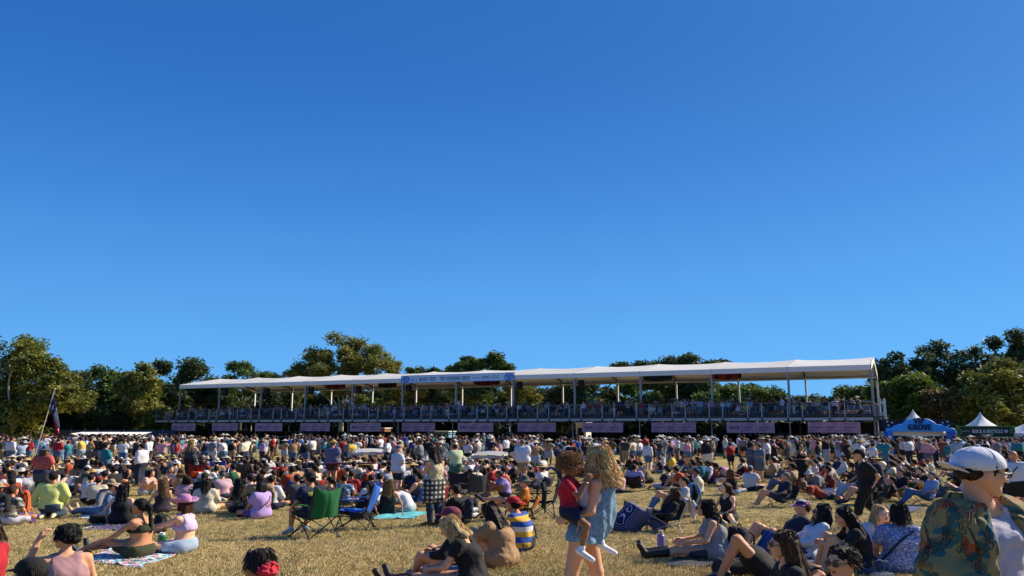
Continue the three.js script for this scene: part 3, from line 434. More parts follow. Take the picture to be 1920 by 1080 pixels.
// ---------------------------------------------------------------- solid modelling: smooth unions of tapered capsules and ellipsoids, meshed with surface nets
const cone = (a, b, ra, rb = ra, k = .03) => ({ t: 0, a, b, ra, rb, k });
const ell = (c, x, y, z, k = .03, q) => ({ t: 1, c, r: V(x, y, z), k, q: q && q.clone().invert() });
const half = (n, p) => ({ t: 2, n, d: n.dot(p) });                                          // keeps what lies below the plane (n points to what is cut away)
function solid(adds, cuts, cell, disp, uvf) {
  const lo = V(1e9, 1e9, 1e9), hi = V(-1e9, -1e9, -1e9);
  for (const p of adds) {
    if (p.t === 0) { const r = Math.max(p.ra, p.rb); p.lo = p.a.clone().min(p.b).addScalar(-r); p.hi = p.a.clone().max(p.b).addScalar(r); }
    else { const r = p.q ? Math.max(p.r.x, p.r.y, p.r.z) : 0, e = p.q ? V(r, r, r) : p.r; p.lo = p.c.clone().sub(e); p.hi = p.c.clone().add(e); }
    lo.min(p.lo); hi.max(p.hi);
  }
  const pad = cell * 2.5 + (disp ? .02 : 0); lo.addScalar(-pad); hi.addScalar(pad);
  const nx = Math.ceil((hi.x - lo.x) / cell) + 1, ny = Math.ceil((hi.y - lo.y) / cell) + 1, nz = Math.ceil((hi.z - lo.z) / cell) + 1, F = new Float32Array(nx * ny * nz).fill(.2), q = V(0, 0, 0);
  const dist = (p, x, y, z) => {
    if (p.t === 0) {
      const ax = p.a.x, ay = p.a.y, az = p.a.z, bx = p.b.x - ax, by = p.b.y - ay, bz = p.b.z - az, L = bx * bx + by * by + bz * bz; let t = L > 0 ? ((x - ax) * bx + (y - ay) * by + (z - az) * bz) / L : 0; t = t < 0 ? 0 : t > 1 ? 1 : t;
      const dx = x - ax - t * bx, dy = y - ay - t * by, dz = z - az - t * bz; return Math.sqrt(dx * dx + dy * dy + dz * dz) - p.ra - (p.rb - p.ra) * t;
    }
    if (p.t === 2) return p.d - (x * p.n.x + y * p.n.y + z * p.n.z);
    q.set(x - p.c.x, y - p.c.y, z - p.c.z); if (p.q) q.applyQuaternion(p.q);
    const ex = q.x / p.r.x, ey = q.y / p.r.y, ez = q.z / p.r.z, k0 = Math.sqrt(ex * ex + ey * ey + ez * ez), fx = ex / p.r.x, fy = ey / p.r.y, fz = ez / p.r.z, k1 = Math.sqrt(fx * fx + fy * fy + fz * fz); return k1 > 1e-9 ? k0 * (k0 - 1) / k1 : -Math.min(p.r.x, p.r.y, p.r.z);
  };
  for (const p of adds) {
    const m = p.k + cell * 2, i0 = Math.max(0, Math.floor((p.lo.x - m - lo.x) / cell)), i1 = Math.min(nx - 1, Math.ceil((p.hi.x + m - lo.x) / cell)), j0 = Math.max(0, Math.floor((p.lo.y - m - lo.y) / cell)), j1 = Math.min(ny - 1, Math.ceil((p.hi.y + m - lo.y) / cell)), k0 = Math.max(0, Math.floor((p.lo.z - m - lo.z) / cell)), k1 = Math.min(nz - 1, Math.ceil((p.hi.z + m - lo.z) / cell));
    for (let k = k0; k <= k1; k++) for (let j = j0; j <= j1; j++) { let o = (k * ny + j) * nx + i0; for (let i = i0; i <= i1; i++, o++) { const d = dist(p, lo.x + i * cell, lo.y + j * cell, lo.z + k * cell), f = F[o], h = p.k - Math.abs(d - f); F[o] = Math.min(d, f) - (h > 0 ? h * h / (4 * p.k) : 0); } }
  }
  if (disp || cuts.length) for (let k = 0, o = 0; k < nz; k++) for (let j = 0; j < ny; j++) for (let i = 0; i < nx; i++, o++) {
    if (F[o] > .05) continue; const x = lo.x + i * cell, y = lo.y + j * cell, z = lo.z + k * cell;
    if (disp && F[o] > -.06) F[o] += disp(x, y, z);
    for (const c of cuts) { const d = -dist(c, x, y, z); if (d > F[o]) F[o] = d; }
  }
  const id = new Int32Array(nx * ny * nz).fill(-1), pos = [], ind = [];
  for (let k = 0; k < nz - 1; k++) for (let j = 0; j < ny - 1; j++) for (let i = 0; i < nx - 1; i++) {
    const o = (k * ny + j) * nx + i; let m = 0; const v = [];
    for (let n = 0; n < 8; n++) { const f = F[o + (n & 1) + (n & 2 ? nx : 0) + (n & 4 ? nx * ny : 0)]; v.push(f); if (f < 0) m |= 1 << n; }
    if (m === 0 || m === 255) continue;
    let x = 0, y = 0, z = 0, c = 0;
    for (const [a, b] of EDGES) if ((m >> a & 1) !== (m >> b & 1)) { const t = v[a] / (v[a] - v[b]); x += (a & 1) + ((b & 1) - (a & 1)) * t; y += (a >> 1 & 1) + ((b >> 1 & 1) - (a >> 1 & 1)) * t; z += (a >> 2 & 1) + ((b >> 2 & 1) - (a >> 2 & 1)) * t; c++; }
    id[o] = pos.length / 3; pos.push(lo.x + (i + x / c) * cell, lo.y + (j + y / c) * cell, lo.z + (k + z / c) * cell);
  }
  const sy = nx, sz = nx * ny, quad = (a, b, c, d, flip) => { if (a < 0 || b < 0 || c < 0 || d < 0) return; flip ? ind.push(a, c, b, a, d, c) : ind.push(a, b, c, a, c, d); };
  for (let k = 1; k < nz - 1; k++) for (let j = 1; j < ny - 1; j++) for (let i = 1; i < nx - 1; i++) {
    const o = (k * ny + j) * nx + i, s = F[o] < 0;
    if (s !== F[o + 1] < 0) quad(id[o - sy - sz], id[o - sz], id[o], id[o - sy], !s);
    if (s !== F[o + sy] < 0) quad(id[o - 1 - sz], id[o - 1], id[o], id[o - sz], !s);
    if (s !== F[o + sz] < 0) quad(id[o - 1 - sy], id[o - sy], id[o], id[o - 1], !s);
  }
  const g = new THREE.BufferGeometry(), uv = new Float32Array(pos.length / 3 * 2);
  for (let n = 0; n < pos.length / 3; n++) { const r = uvf ? uvf(pos[3 * n], pos[3 * n + 1], pos[3 * n + 2]) : [pos[3 * n] + .7 * pos[3 * n + 2], pos[3 * n + 1]]; uv[2 * n] = r[0]; uv[2 * n + 1] = r[1]; }
  g.setAttribute('position', new THREE.Float32BufferAttribute(pos, 3)); g.setAttribute('uv', new THREE.BufferAttribute(uv, 2)); g.setIndex(ind); g.computeVertexNormals(); return g;
}
const EDGES = [[0, 1], [2, 3], [4, 5], [6, 7], [0, 2], [1, 3], [4, 6], [5, 7], [0, 4], [1, 5], [2, 6], [3, 7]];

// ---------------------------------------------------------------- poses of a figure 1.7 m tall that faces +z; x is its own left
const two = (n, x, y, z) => ({ [n + 'L']: [x, y, z], [n + 'R']: [-x, y, z] });
const SIT = { pel: [0, .13, 0], che: [0, .42, .0], nek: [0, .63, .03], hed: [0, .775, .06], ...two('sh', .168, .555, .015), ...two('hi', .09, .12, .02), ...two('el', .25, .33, .1), ...two('wr', .15, .2, .3) };
const POSE = {
  stand: { pel: [0, .93, 0], che: [0, 1.22, -.01], nek: [0, 1.43, -.02], hed: [0, 1.575, .01], ...two('sh', .168, 1.355, -.02), ...two('el', .225, 1.1, -.045), ...two('wr', .235, .86, .03), ...two('hi', .085, .9, 0), ...two('kn', .1, .5, .02), ...two('an', .1, .085, -.02), ...two('to', .13, .035, .13) },
  sitX: { ...SIT, ...two('kn', .34, .17, .28), anL: [-.06, .07, .3], toL: [-.2, .05, .36], anR: [.06, .06, .38], toR: [.2, .05, .44] },
  sitLong: { ...SIT, ...two('kn', .1, .13, .47), ...two('an', .1, .07, .9), ...two('to', .14, .2, .97), ...two('wr', .1, .22, .36) },
  sitKnees: { ...SIT, che: [0, .4, .04], nek: [0, .6, .12], hed: [0, .73, .19], ...two('sh', .17, .545, .1), ...two('kn', .13, .47, .36), ...two('an', .12, .085, .5), ...two('to', .14, .035, .65), ...two('el', .24, .36, .26), ...two('wr', .07, .4, .44) },
  sitBend: { ...SIT, che: [0, .38, .14], nek: [0, .5, .3], hed: [0, .56, .43], ...two('sh', .17, .47, .26), ...two('el', .25, .25, .28), wrL: [.08, .2, .44], wrR: [-.08, .2, .44], ...two('kn', .34, .17, .28), anL: [-.06, .07, .3], toL: [-.2, .05, .36], anR: [.06, .06, .38], toR: [.2, .05, .44] },
  kneel: { pel: [0, .27, 0], che: [0, .56, .02], nek: [0, .77, .03], hed: [0, .915, .06], ...two('sh', .18, .72, .015), ...two('hi', .09, .26, .02), ...two('kn', .13, .075, .4), ...two('an', .09, .08, -.06), ...two('to', .1, .05, -.2), ...two('el', .25, .47, .06), ...two('wr', .17, .3, .24) },
  recline: { pel: [0, .12, 0], che: [0, .38, -.13], nek: [0, .56, -.22], hed: [0, .7, -.22], ...two('sh', .18, .51, -.2), ...two('el', .25, .27, -.32), ...two('wr', .27, .05, -.4), ...two('hi', .09, .11, .02), knL: [.12, .42, .4], anL: [.12, .085, .62], toL: [.14, .035, .77], knR: [-.1, .14, .46], anR: [-.1, .07, .88], toR: [-.14, .2, .95] },
  lie: { pel: [0, .11, 0], che: [0, .15, -.3], nek: [0, .18, -.52], hed: [0, .22, -.67], ...two('sh', .18, .15, -.46), ...two('el', .3, .08, -.26), ...two('wr', .12, .24, -.12), ...two('hi', .09, .1, .02), ...two('kn', .12, .46, .36), ...two('an', .12, .085, .52), ...two('to', .14, .035, .67) },
  chair: { pel: [0, .46, 0], che: [0, .75, -.06], nek: [0, .96, -.08], hed: [0, 1.1, -.04], ...two('sh', .18, .905, -.08), ...two('hi', .09, .45, .03), ...two('kn', .14, .48, .43), ...two('an', .14, .09, .46), ...two('to', .17, .035, .6), ...two('el', .27, .66, .0), ...two('wr', .2, .6, .25) },
  low: { pel: [0, .26, 0], che: [0, .53, -.1], nek: [0, .73, -.15], hed: [0, .87, -.12], ...two('sh', .18, .68, -.14), ...two('hi', .09, .25, .02), ...two('kn', .13, .45, .4), ...two('an', .13, .085, .6), ...two('to', .15, .035, .75), ...two('el', .27, .43, -.03), ...two('wr', .18, .36, .24) },
};
POSE.walk = { ...POSE.stand, knL: [.1, .52, .17], anL: [.1, .12, .25], toL: [.11, .07, .4], knR: [-.1, .5, -.03], anR: [-.1, .15, -.33], toR: [-.11, .04, -.21], elL: [.24, 1.12, -.16], wrL: [.22, .92, -.06], elR: [-.24, 1.12, .04], wrR: [-.2, .98, .24], che: [0, 1.22, .02], nek: [0, 1.43, .05], hed: [0, 1.57, .1], shL: [.165, 1.355, .02], shR: [-.165, 1.355, .06] };
POSE.phone = { ...POSE.stand, hed: [0, 1.555, .05], elL: [.23, 1.12, .04], wrL: [.06, 1.17, .26], elR: [-.23, 1.12, .04], wrR: [-.06, 1.16, .27] };
POSE.hips = { ...POSE.stand, elL: [.37, 1.15, -.06], wrL: [.17, .98, .04], elR: [-.37, 1.15, -.06], wrR: [-.17, .98, .04] };
POSE.shade = { ...POSE.stand, elR: [-.3, 1.42, .16], wrR: [-.1, 1.6, .2] };
POSE.fold = { ...POSE.stand, elL: [.25, 1.12, .03], wrL: [-.08, 1.14, .2], elR: [-.25, 1.12, .03], wrR: [.08, 1.11, .22] };
POSE.side = { ...SIT, pel: [0, .13, 0], che: [-.02, .41, -.05], nek: [-.03, .62, -.07], hed: [-.02, .765, -.05], ...two('sh', .175, .565, -.07), elR: [-.3, .3, -.12], wrR: [-.33, .04, -.2], elL: [.24, .33, .06], wrL: [.13, .2, .26], knL: [.26, .16, .36], anL: [.06, .07, .6], toL: [-.06, .06, .7], knR: [-.04, .14, .42], anR: [-.3, .07, .4], toR: [-.42, .05, .34] };
POSE.hug = { ...POSE.sitKnees };
POSE.back = { ...POSE.recline, ...two('kn', .12, .4, .38), ...two('an', .12, .085, .6), ...two('to', .15, .035, .75) };
POSE.outlong = { ...POSE.recline, ...two('kn', .1, .14, .46), anL: [.13, .07, .88], anR: [-.02, .12, .9], toL: [.17, .19, .95], toR: [-.03, .25, .96] };

const UP = V(0, 1, 0);
function joints(pose, mods = {}) { const J = {}, s = { ...POSE[pose], ...mods }; for (const k of Object.keys(s)) J[k] = V(...s[k]); return J; }
const between = (a, b, t) => a.clone().lerp(b, t);
function axes(J) { const s = J.shL.clone().sub(J.shR).normalize(), u = J.nek.clone().sub(J.pel).normalize(), f = s.clone().cross(u).normalize(); return { s, u, f }; }
function torso(J, e, o) {
  const { s, u, f } = axes(J), b = o.bulk, F = o.sex === 'f', out = [], hs = J.hiL.clone().sub(J.hiR).normalize();
  const P = (p, a, h = 0, d = 0) => p.clone().addScaledVector(s, a).addScaledVector(u, h).addScaledVector(f, d);
  out.push(cone(J.hiL.clone().addScaledVector(hs, .012), J.hiR.clone().addScaledVector(hs, -.012), (F ? .108 : .1) * b + e, undefined, .05));
  for (const k of [-1, 1]) {
    out.push(cone(J.pel.clone().addScaledVector(hs, k * .045).addScaledVector(u, .02), P(J.che, k * (F ? .042 : .052)), (F ? .092 : .098) * b + e, (F ? .088 : .1) * b + e, .06));
    out.push(cone(P(J.che, k * .058), P(J.nek, k * .075, -.085), (F ? .086 : .098) * b + e, .066 + e, .06));
    out.push(cone(P(J.nek, 0, -.055), k > 0 ? J.shL : J.shR, .045 + e * .7, (F ? .04 : .047) * (.6 + .4 * b) + e * .35, .05));
    if (F) out.push(ell(P(J.che, k * .066, .02, .07 * b), .06 * b + e, .058 * b + e, .058 * b + e, .03));
  }
  return out;
}
function arm(J, d, e, o, f1 = 1, f2 = 1) {
  const b = .65 + .35 * o.bulk, m = o.sex === 'f' ? .88 : 1, out = [cone(J['sh' + d], between(J['sh' + d], J['el' + d], f1), .05 * b * m + e, lerp(.05, .039, f1) * b * m + e, .025)];
  if (f1 >= 1 && f2 > 0) out.push(cone(J['el' + d], between(J['el' + d], J['wr' + d], f2), .039 * b * m + e, lerp(.039, .027, f2) * b * m + e, .02));
  return out;
}
function leg(J, d, e, o, f1 = 1, f2 = 1) {
  const b = .6 + .4 * o.bulk, m = o.sex === 'f' ? 1.02 : 1, hi = J['hi' + d], kn = J['kn' + d], an = J['an' + d], out = [cone(hi, between(hi, kn, f1), .086 * b * m + e, lerp(.086, .055, f1) * b + e, .035)];
  if (f1 >= 1 && f2 > 0) {
    out.push(cone(kn, between(kn, an, f2), .053 * b + e, lerp(.053, .034, f2) * b + e, .025));
    if (f2 > .5) { const t = hi.clone().add(an).multiplyScalar(.5).sub(kn).normalize(), q = between(kn, an, .3).addScaledVector(t, .02); out.push(ell(q, .046 * b + e, .05 * b + e, .046 * b + e, .05)); }
  }
  return out;
}
function hand(w, e, n0, curl, side, out) {                                                  // palm, four fingers of unequal length and a thumb
  const d = w.clone().sub(e).normalize(), n = n0.clone().addScaledVector(d, -n0.dot(d)).normalize(), s = d.clone().cross(n).multiplyScalar(side);
  const at = (a, b, c) => w.clone().addScaledVector(d, a).addScaledVector(s, b).addScaledVector(n, c), len = [.07, .078, .073, .056];
  out.push(cone(at(-.03, 0, 0), at(.01, 0, 0), .026, .026, .015));
  for (let k = 0; k < 4; k++) {
    const o = (k - 1.5) * .0195; out.push(cone(at(0, o * .6, 0), at(.082 - Math.abs(k - 1.3) * .006, o, 0), .0145, .0125, .012));
    let p = at(.082 - Math.abs(k - 1.3) * .006, o, 0), a = curl * .5;
    for (const q of [.46, .31, .23]) { const g = d.clone().multiplyScalar(Math.cos(a)).addScaledVector(n, Math.sin(a)).addScaledVector(s, (k - 1.5) * .05), r = p.clone().addScaledVector(g, len[k] * q); out.push(cone(p, r, .0092, .0082, .004)); p = r; a += curl * .75; }
  }
  const t0 = at(.02, -.022, .004), t1 = t0.clone().addScaledVector(d, .032).addScaledVector(s, -.026).addScaledVector(n, .012 + curl * .01), t2 = t1.clone().addScaledVector(d, .028).addScaledVector(s, -.008 + curl * .006).addScaledVector(n, .006 + curl * .012);
  out.push(cone(t0, t1, .0135, .0105, .008), cone(t1, t2, .0105, .0085, .004));
}
// hair built lock by lock
function strands(n, path, w, key) {                                                        // path(i) gives the points of one lock
  const P = [], uv = [], id = []; let base = 0;
  for (let i = 0; i < n; i++) {
    const pts = path(i), m = pts.length; const side = V(rr(-1, 1), rr(-.2, .2), rr(-1, 1)).normalize();
    for (let k = 0; k < m; k++) { const t = pts[Math.min(m - 1, k + 1)].clone().sub(pts[Math.max(0, k - 1)]), s = side.clone().cross(t).normalize().multiplyScalar(w * (1 - .75 * Math.pow(k / (m - 1), 2))); P.push(pts[k].x - s.x, pts[k].y - s.y, pts[k].z - s.z, pts[k].x + s.x, pts[k].y + s.y, pts[k].z + s.z); uv.push(i / n, k / m, i / n, k / m); if (k) { const q = base + k * 2; id.push(q - 2, q - 1, q, q - 1, q + 1, q); } }
    base += m * 2;
  }
  const g = new THREE.BufferGeometry(); g.setAttribute('position', new THREE.Float32BufferAttribute(P, 3)); g.setAttribute('uv', new THREE.Float32BufferAttribute(uv, 2)); g.setIndex(id); g.computeVertexNormals(); return g;
}
const toneRamp = (cols) => canvasTex(256, 4, (g) => { for (let i = 0; i < 256; i++) { g.fillStyle = cols[Math.floor(hash3(i, 9, cols.length) * cols.length)]; g.fillRect(i, 0, 1, 4); } });
const strandMat = (cols) => new THREE.MeshStandardMaterial({ map: toneRamp(cols), roughness: .6, side: THREE.DoubleSide });
// head modelled about its own middle, facing +z
function headSolid(cell, o) {
  const F = o.sex === 'f', w = o.wide ?? 1, j = F ? .92 : 1.03, a = [ell(V(0, .03, -.012), .076 * w, .093, .095, .02), ell(V(0, -.015, .012), .066 * w, .085, .08, .03), cone(V(-.022, -.088 * j, .052), V(.022, -.088 * j, .052), .024, .024, .035)];
  for (const k of [-1, 1]) a.push(cone(V(k * .052 * w, -.03, 0), V(k * .034 * j, -.08 * j, .042), .026, .02, .03));
  if (cell < .02) {
    a.push(cone(V(0, .022, .083), V(0, -.022, .106), .0085, .0125, .014));
    for (const k of [-1, 1]) { a.push(ell(V(k * .011, -.024, .094), .009, .008, .01, .008), ell(V(k * .046, -.018, .062), .022, .02, .02, .025), cone(V(k * .012, .034, .086), V(k * .05, .036, .068), .009, .008, .015)); }
    for (const k of [-1, 1]) a.push(ell(V(k * .077 * w, -.004, -.006), .011, .033, .02, .006, new THREE.Quaternion().setFromEuler(new THREE.Euler(.2, k * .35, 0))), ell(V(k * .073 * w, -.03, .0), .008, .011, .009, .006));
    a.push(cone(V(-.016, -.052, .084), V(.016, -.052, .084), .008, .008, .008), cone(V(-.013, -.063, .083), V(.013, -.063, .083), .0085, .0085, .006));
  }
  const cuts = cell < .011 ? [ell(V(.031, .012, .094), .017, .011, .017), ell(V(-.031, .012, .094), .017, .011, .017)] : [];
  return solid(a, cuts, cell);
}
const CELL = [[.0135, .0058, .0078], [.0205, .0086, .0118], [.0285, .0116, .0155], [.042, .0175, .023], [.064, .03, .038]];
const streak = fieldTex(256, (u, v) => { const n = tileNoise(u + .06 * tileNoise(u, v, 5, 61), v, 64, 60) * .35 + tileNoise(u, v * .25, 128, 62) * .65 * 1; const q = tileNoise(u + .03 * Math.sin(v * 12.6), v * .06, 100, 63), c = 255 * clamp(.45 + .75 * (q - .5) + .5 * n); return [c, c, c]; });
const weave = fieldTex(256, (u, v) => { const c = 255 * (.5 * tileNoise(u, v, 12, 71) + .3 * tileNoise(u, v, 40, 72) + .2 * tileNoise(u, v, 128, 73)); return [c, c, c]; }, false);
const clothMats = new Map(), clothOf = (hex, tex) => { if (tex) { const k = 'T' + tex.uuid; if (!mats.has(k)) mats.set(k, new THREE.MeshStandardMaterial({ map: tex, color: 0xe8e8e8, roughness: .88, bumpMap: weave, bumpScale: .006 })); return mats.get(k); } if (!clothMats.has(hex)) clothMats.set(hex, new THREE.MeshStandardMaterial({ color: lin(hex).multiplyScalar(.86), roughness: .9, bumpMap: weave, bumpScale: .006 })); return clothMats.get(hex); };
const hairMats = new Map(), hairOf = (hex) => { if (!hairMats.has(hex)) hairMats.set(hex, new THREE.MeshPhysicalMaterial({ color: hex, roughness: .62, specularIntensity: .4, map: streak, bumpMap: streak, bumpScale: .006 })); return hairMats.get(hex); };
const skinMats = new Map(), skinOf = (hex) => { if (!skinMats.has(hex)) skinMats.set(hex, new THREE.MeshPhysicalMaterial({ color: lin(hex).multiplyScalar(.94), roughness: .6, specularIntensity: .55, bumpMap: weave, bumpScale: .0012 })); return skinMats.get(hex); };
const SKIN = ['#e8b796', '#d9a07c', '#c58a64', '#9d6a49', '#6e4630', '#4a2e20'];
const HAIR = { black: '#1a1411', dark: '#33241a', brown: '#5a3d26', auburn: '#5e2c1a', light: '#8f6b40', blonde: '#c9a263', pale: '#d9bd84', grey: '#97938d', white: '#dcd9d2' };

const partCache = new Map();
const cached = (key, make) => { if (!key) return make(); if (!partCache.has(key)) partCache.set(key, make()); return partCache.get(key); };
const foldNoise = (amp, f = 8) => (x, y, z) => { const w = noise3(x * 4 + 3, y * 4, z * 4) * .25, r = Math.abs(noise3((x + w) * f * 1.6, (y - x * .5 + w) * f * .75, (z + w) * f * 1.6)), r2 = Math.abs(noise3((x - w) * f * 2.6 + 7, (y + x * .4) * f * 2.2, z * f * 2.6)); return amp * (1.1 - 3.2 * Math.min(r, .45)) * .9 + amp * .5 * (.5 - 2 * Math.min(r2, .4)); };

// o: pose, mods, sex, bulk, lod, top, bottom, hair, hat, shoes, head: [pitch, yaw, roll], key (shared shapes)
function figureParts(o) {
  const J = joints(o.pose, o.mods), [cb, ch, cr] = CELL[o.lod], { s, u, f } = axes(J), out = [], K = (n) => o.key && o.key + n, near = o.lod < 3, ease = [.008, .01, .013, .019, .028][o.lod];
  const hd = o.head ?? [0, 0, 0], hq = new THREE.Quaternion().setFromEuler(new THREE.Euler(hd[0], hd[1], hd[2] ?? 0, 'YXZ')), hm = new THREE.Matrix4().compose(J.hed, hq, V(1, 1, 1).multiplyScalar(o.headSize ?? 1)), H = (x, y, z) => V(x, y, z).applyMatrix4(hm);
  const headPt = o.headPt = H;
  o.J = J; o.axes = { s, u, f };
  // body
  out.push(['body', cached(K('body'), () => {
    const a = torso(J, 0, o); for (const d of 'LR') { a.push(...arm(J, d, 0, o), ...leg(J, d, 0, o)); const fo = J['to' + d].clone().sub(J['an' + d]); a.push(cone(J['an' + d].clone().addScaledVector(fo, -.2), J['to' + d], .034, .026, .02)); if (o.lod > 2) { const dd = J['wr' + d].clone().sub(J['el' + d]).normalize(); a.push(cone(J['wr' + d], J['wr' + d].clone().addScaledVector(dd, .12), .03, .022, .01)); } }
    a.push(cone(J.nek.clone().addScaledVector(u, -.05), H(0, -.03, -.012), o.sex === 'f' ? .047 : .057, o.sex === 'f' ? .045 : .055, .03));
    const l = [solid(a, [], cb), headSolid(ch, o).applyMatrix4(hm)];
    if (near) for (const [d, k] of [['L', 1], ['R', -1]]) { const h = []; hand(J['wr' + d], J['el' + d], (o['palm' + d] ? V(...o['palm' + d]) : s.clone().multiplyScalar(-k).addScaledVector(u, -.3)), o['curl' + d] ?? o.curl ?? .45, k, h); l.push(solid(h, [], [.0052, .0072, .0085][o.lod])); }
    return mergeGeometries(l);
  }), skinOf(o.skin)]);
  // bottoms
  const b = o.bottom, cut = J.pel.clone().addScaledVector(u, b?.rise ?? .075);
  if (b) out.push([b.kind === 'skirt' || b.kind === 'dress' ? 'skirt' : b.kind === 'pants' ? 'trousers' : 'shorts', cached(K('bot' + b.kind), () => {
    const e = ease + (b.loose ?? .006), a = [], tr = torso(J, e, o).slice(0, 3); a.push(tr[0], tr[1]); const t2 = torso(J, e, o); a.push(...t2.filter((p, i) => i > 0 && i < (o.sex === 'f' ? 9 : 7) && p.rb !== undefined && p.a.distanceTo(J.pel) < .09));
    const f1 = { pants: 1, jeans: 1, skirt: .55, dress: .7, shorts: .62, brief: .25, capri: 1, long: 1 }[b.kind] ?? b.f1 ?? .62, f2 = { pants: .96, jeans: .96, capri: .45, long: .8 }[b.kind] ?? 0;
    for (const d of 'LR') a.push(...leg(J, d, e + (b.kind === 'shorts' ? .012 : 0), o, b.f1 ?? f1, b.f2 ?? f2));
    if (b.kind === 'skirt' || b.kind === 'dress' || b.kind === 'long') { const kk = between(J.knL, J.knR, .5), c = between(J.pel, kk, b.f1 ?? f1); const r = b.flare ?? .17; a.push(cone(J.pel, c, .12 + e, r, .08)); if (b.kind === 'long') { const aa = between(J.anL, J.anR, .5); a.push(cone(kk, between(kk, aa, .85), r, r + .05, .1)); } }
    return solid(a, [half(u, cut)].concat(b.hemY !== undefined ? [half(V(0, -1, 0), V(0, b.hemY, 0))] : []), cb, near ? foldNoise(b.fold ?? .006) : null);
  }), clothOf(b.color, b.tex)]);
  if (o.wrap) out.push(['tied_shirt', solid([cone(J.hiL, J.hiR, .125 + ease, undefined, .05), ...['L', 'R'].map((d) => cone(J['hi' + d], between(J['hi' + d], J['kn' + d], o.wrap.f1 ?? .7), .115 + ease, .135 + ease, .08)), cone(J.pel, J.pel.clone().addScaledVector(u, .05), .13 + ease, .12 + ease, .05)], [half(u, J.pel.clone().addScaledVector(u, .1)), half(V(0, -1, 0), V(0, o.wrap.hemY ?? .52, 0))], cb, foldNoise(.014)), clothOf(o.wrap.color, o.wrap.tex)]);
  // top
  const t = o.top;
  if (t) out.push([t.name ?? (t.kind === 'dress' ? 'dress' : t.kind === 'long' ? 'sweater' : t.kind === 'tee' ? 'shirt' : t.kind === 'bra' ? 'bra_top' : 'tank_top'), cached(K('top' + t.kind + (t.crop ?? '')), () => {
    const e = ease + .008 + (t.loose ?? 0), a = torso(J, e, o), cuts = [cone(J.nek.clone().addScaledVector(u, -.035).addScaledVector(f, .02), H(0, 0, -.01), (t.neck ?? .066) + (t.kind === 'tee' || t.kind === 'long' ? 0 : .012), .09)];
    if (t.kind === 'tee') for (const d of 'LR') a.push(...arm(J, d, e + .004, o, t.sleeve ?? .55, 0));
    if (t.kind === 'long') for (const d of 'LR') a.push(...arm(J, d, e + .006, o, 1, t.cuff ?? .93));
    if (t.kind === 'tank' || t.kind === 'dress' || t.kind === 'bra') { for (const [d, k] of [['L', 1], ['R', -1]]) cuts.push(ell(J['sh' + d].clone().addScaledVector(s, k * .012).addScaledVector(u, -.02), .072, .105, .1, 0)); cuts.push(ell(J.nek.clone().addScaledVector(u, -.03).addScaledVector(f, t.backless ? -.06 : .05), .085, t.backless ? .16 : .1, .09, 0)); }
    if (t.kind === 'bra') { cuts.push(half(u, J.che.clone().addScaledVector(u, .09))); }
    const hem = t.crop !== undefined ? J.che.clone().addScaledVector(u, -t.crop) : J.pel.clone().addScaledVector(u, t.hem ?? -.03);
    cuts.push(half(u.clone().negate(), hem));
    return solid(a, cuts, cb, near ? foldNoise(t.fold ?? .007) : null);
  }), clothOf(t.color, t.tex)]);
  if (t?.kind === 'bra') { const st = []; for (const k of [-1, 1]) st.push(tube([J.che.clone().addScaledVector(s, k * .07).addScaledVector(u, .09).addScaledVector(f, .12), J.nek.clone().addScaledVector(s, k * .09).addScaledVector(u, -.025).addScaledVector(f, .0), J.che.clone().addScaledVector(s, k * .06).addScaledVector(u, .08).addScaledVector(f, -.105)], .007, 5, 10)); for (const q of st) out.push(['strap', q, clothOf(t.color)]); }
  // hair
  const h = o.hair;
  if (h && h.kind !== 'bald') out.push(['hair', cached(K('hair' + h.kind + (o.hat ? 'H' : '')), () => {
    const q = o.lod > 3 ? 1.08 : 1, a = [], hat = o.hat && o.hat.kind !== 'none', R = (c, x, y, z, k = .02) => ell(H(...c), x * q, y * q, z * q, k, hq);
    if (h.kind === 'afro') a.push(R([0, .05, -.03], .15, .13, .15)); else a.push(R([0, .034, -.02], .083, hat ? .09 : .1, .1), R([0, .0, -.045], .08, .09, .075));
    const bk = axes(J).f.clone().multiplyScalar(-1), L = h.len ?? { long: .42, wavy: .36, straight: .46, bob: .12, pony: .34, curly: .3, braid: .3 }[h.kind];
    const fall = (x, w, r0, r1, k = .03) => { const p0 = H(x, .03, -.07), p1 = H(x * 1.25, -.1, -.075), p2 = p1.clone().addScaledVector(u, -(L - .1)).addScaledVector(bk, .045 + .02 * Math.abs(x)).addScaledVector(s, w); a.push(cone(p0, p1, r0, r0, k)); if (L > .12) a.push(cone(p1, p2, r0, r1, k)); };
    if (['long', 'wavy', 'straight', 'curly'].includes(h.kind)) { for (const x of [-.06, -.02, .02, .06]) fall(x, x * .5, .04, h.kind === 'curly' ? .055 : .028); for (const k of [-1, 1]) { const p1 = H(k * .078, -.06, 0); a.push(cone(H(k * .07, .05, .02), p1, .024, .028, .02)); if (h.front) a.push(cone(p1, p1.clone().addScaledVector(u, -.22).addScaledVector(f, .05), .03, .018, .03)); } }
    if (h.kind === 'bob') for (const x of [-.065, -.025, .025, .065]) { fall(x, 0, .042, .04); a.push(cone(H(x * 1.15, .04, .0), H(x * 1.25, -.085, .0), .03, .032, .02)); }
    if (h.kind === 'bun') a.push(R([0, h.low ? -.03 : .1, -.12], .048, .045, .045, .015));
    if (h.kind === 'pony' || h.kind === 'braid') { const p0 = H(0, .04, -.11), p1 = H(0, -.03, -.15), p2 = p1.clone().addScaledVector(u, -L).addScaledVector(bk, .02); a.push(cone(p0, p1, .03, .032, .02), cone(p1, p2, .032, .018, .02)); }
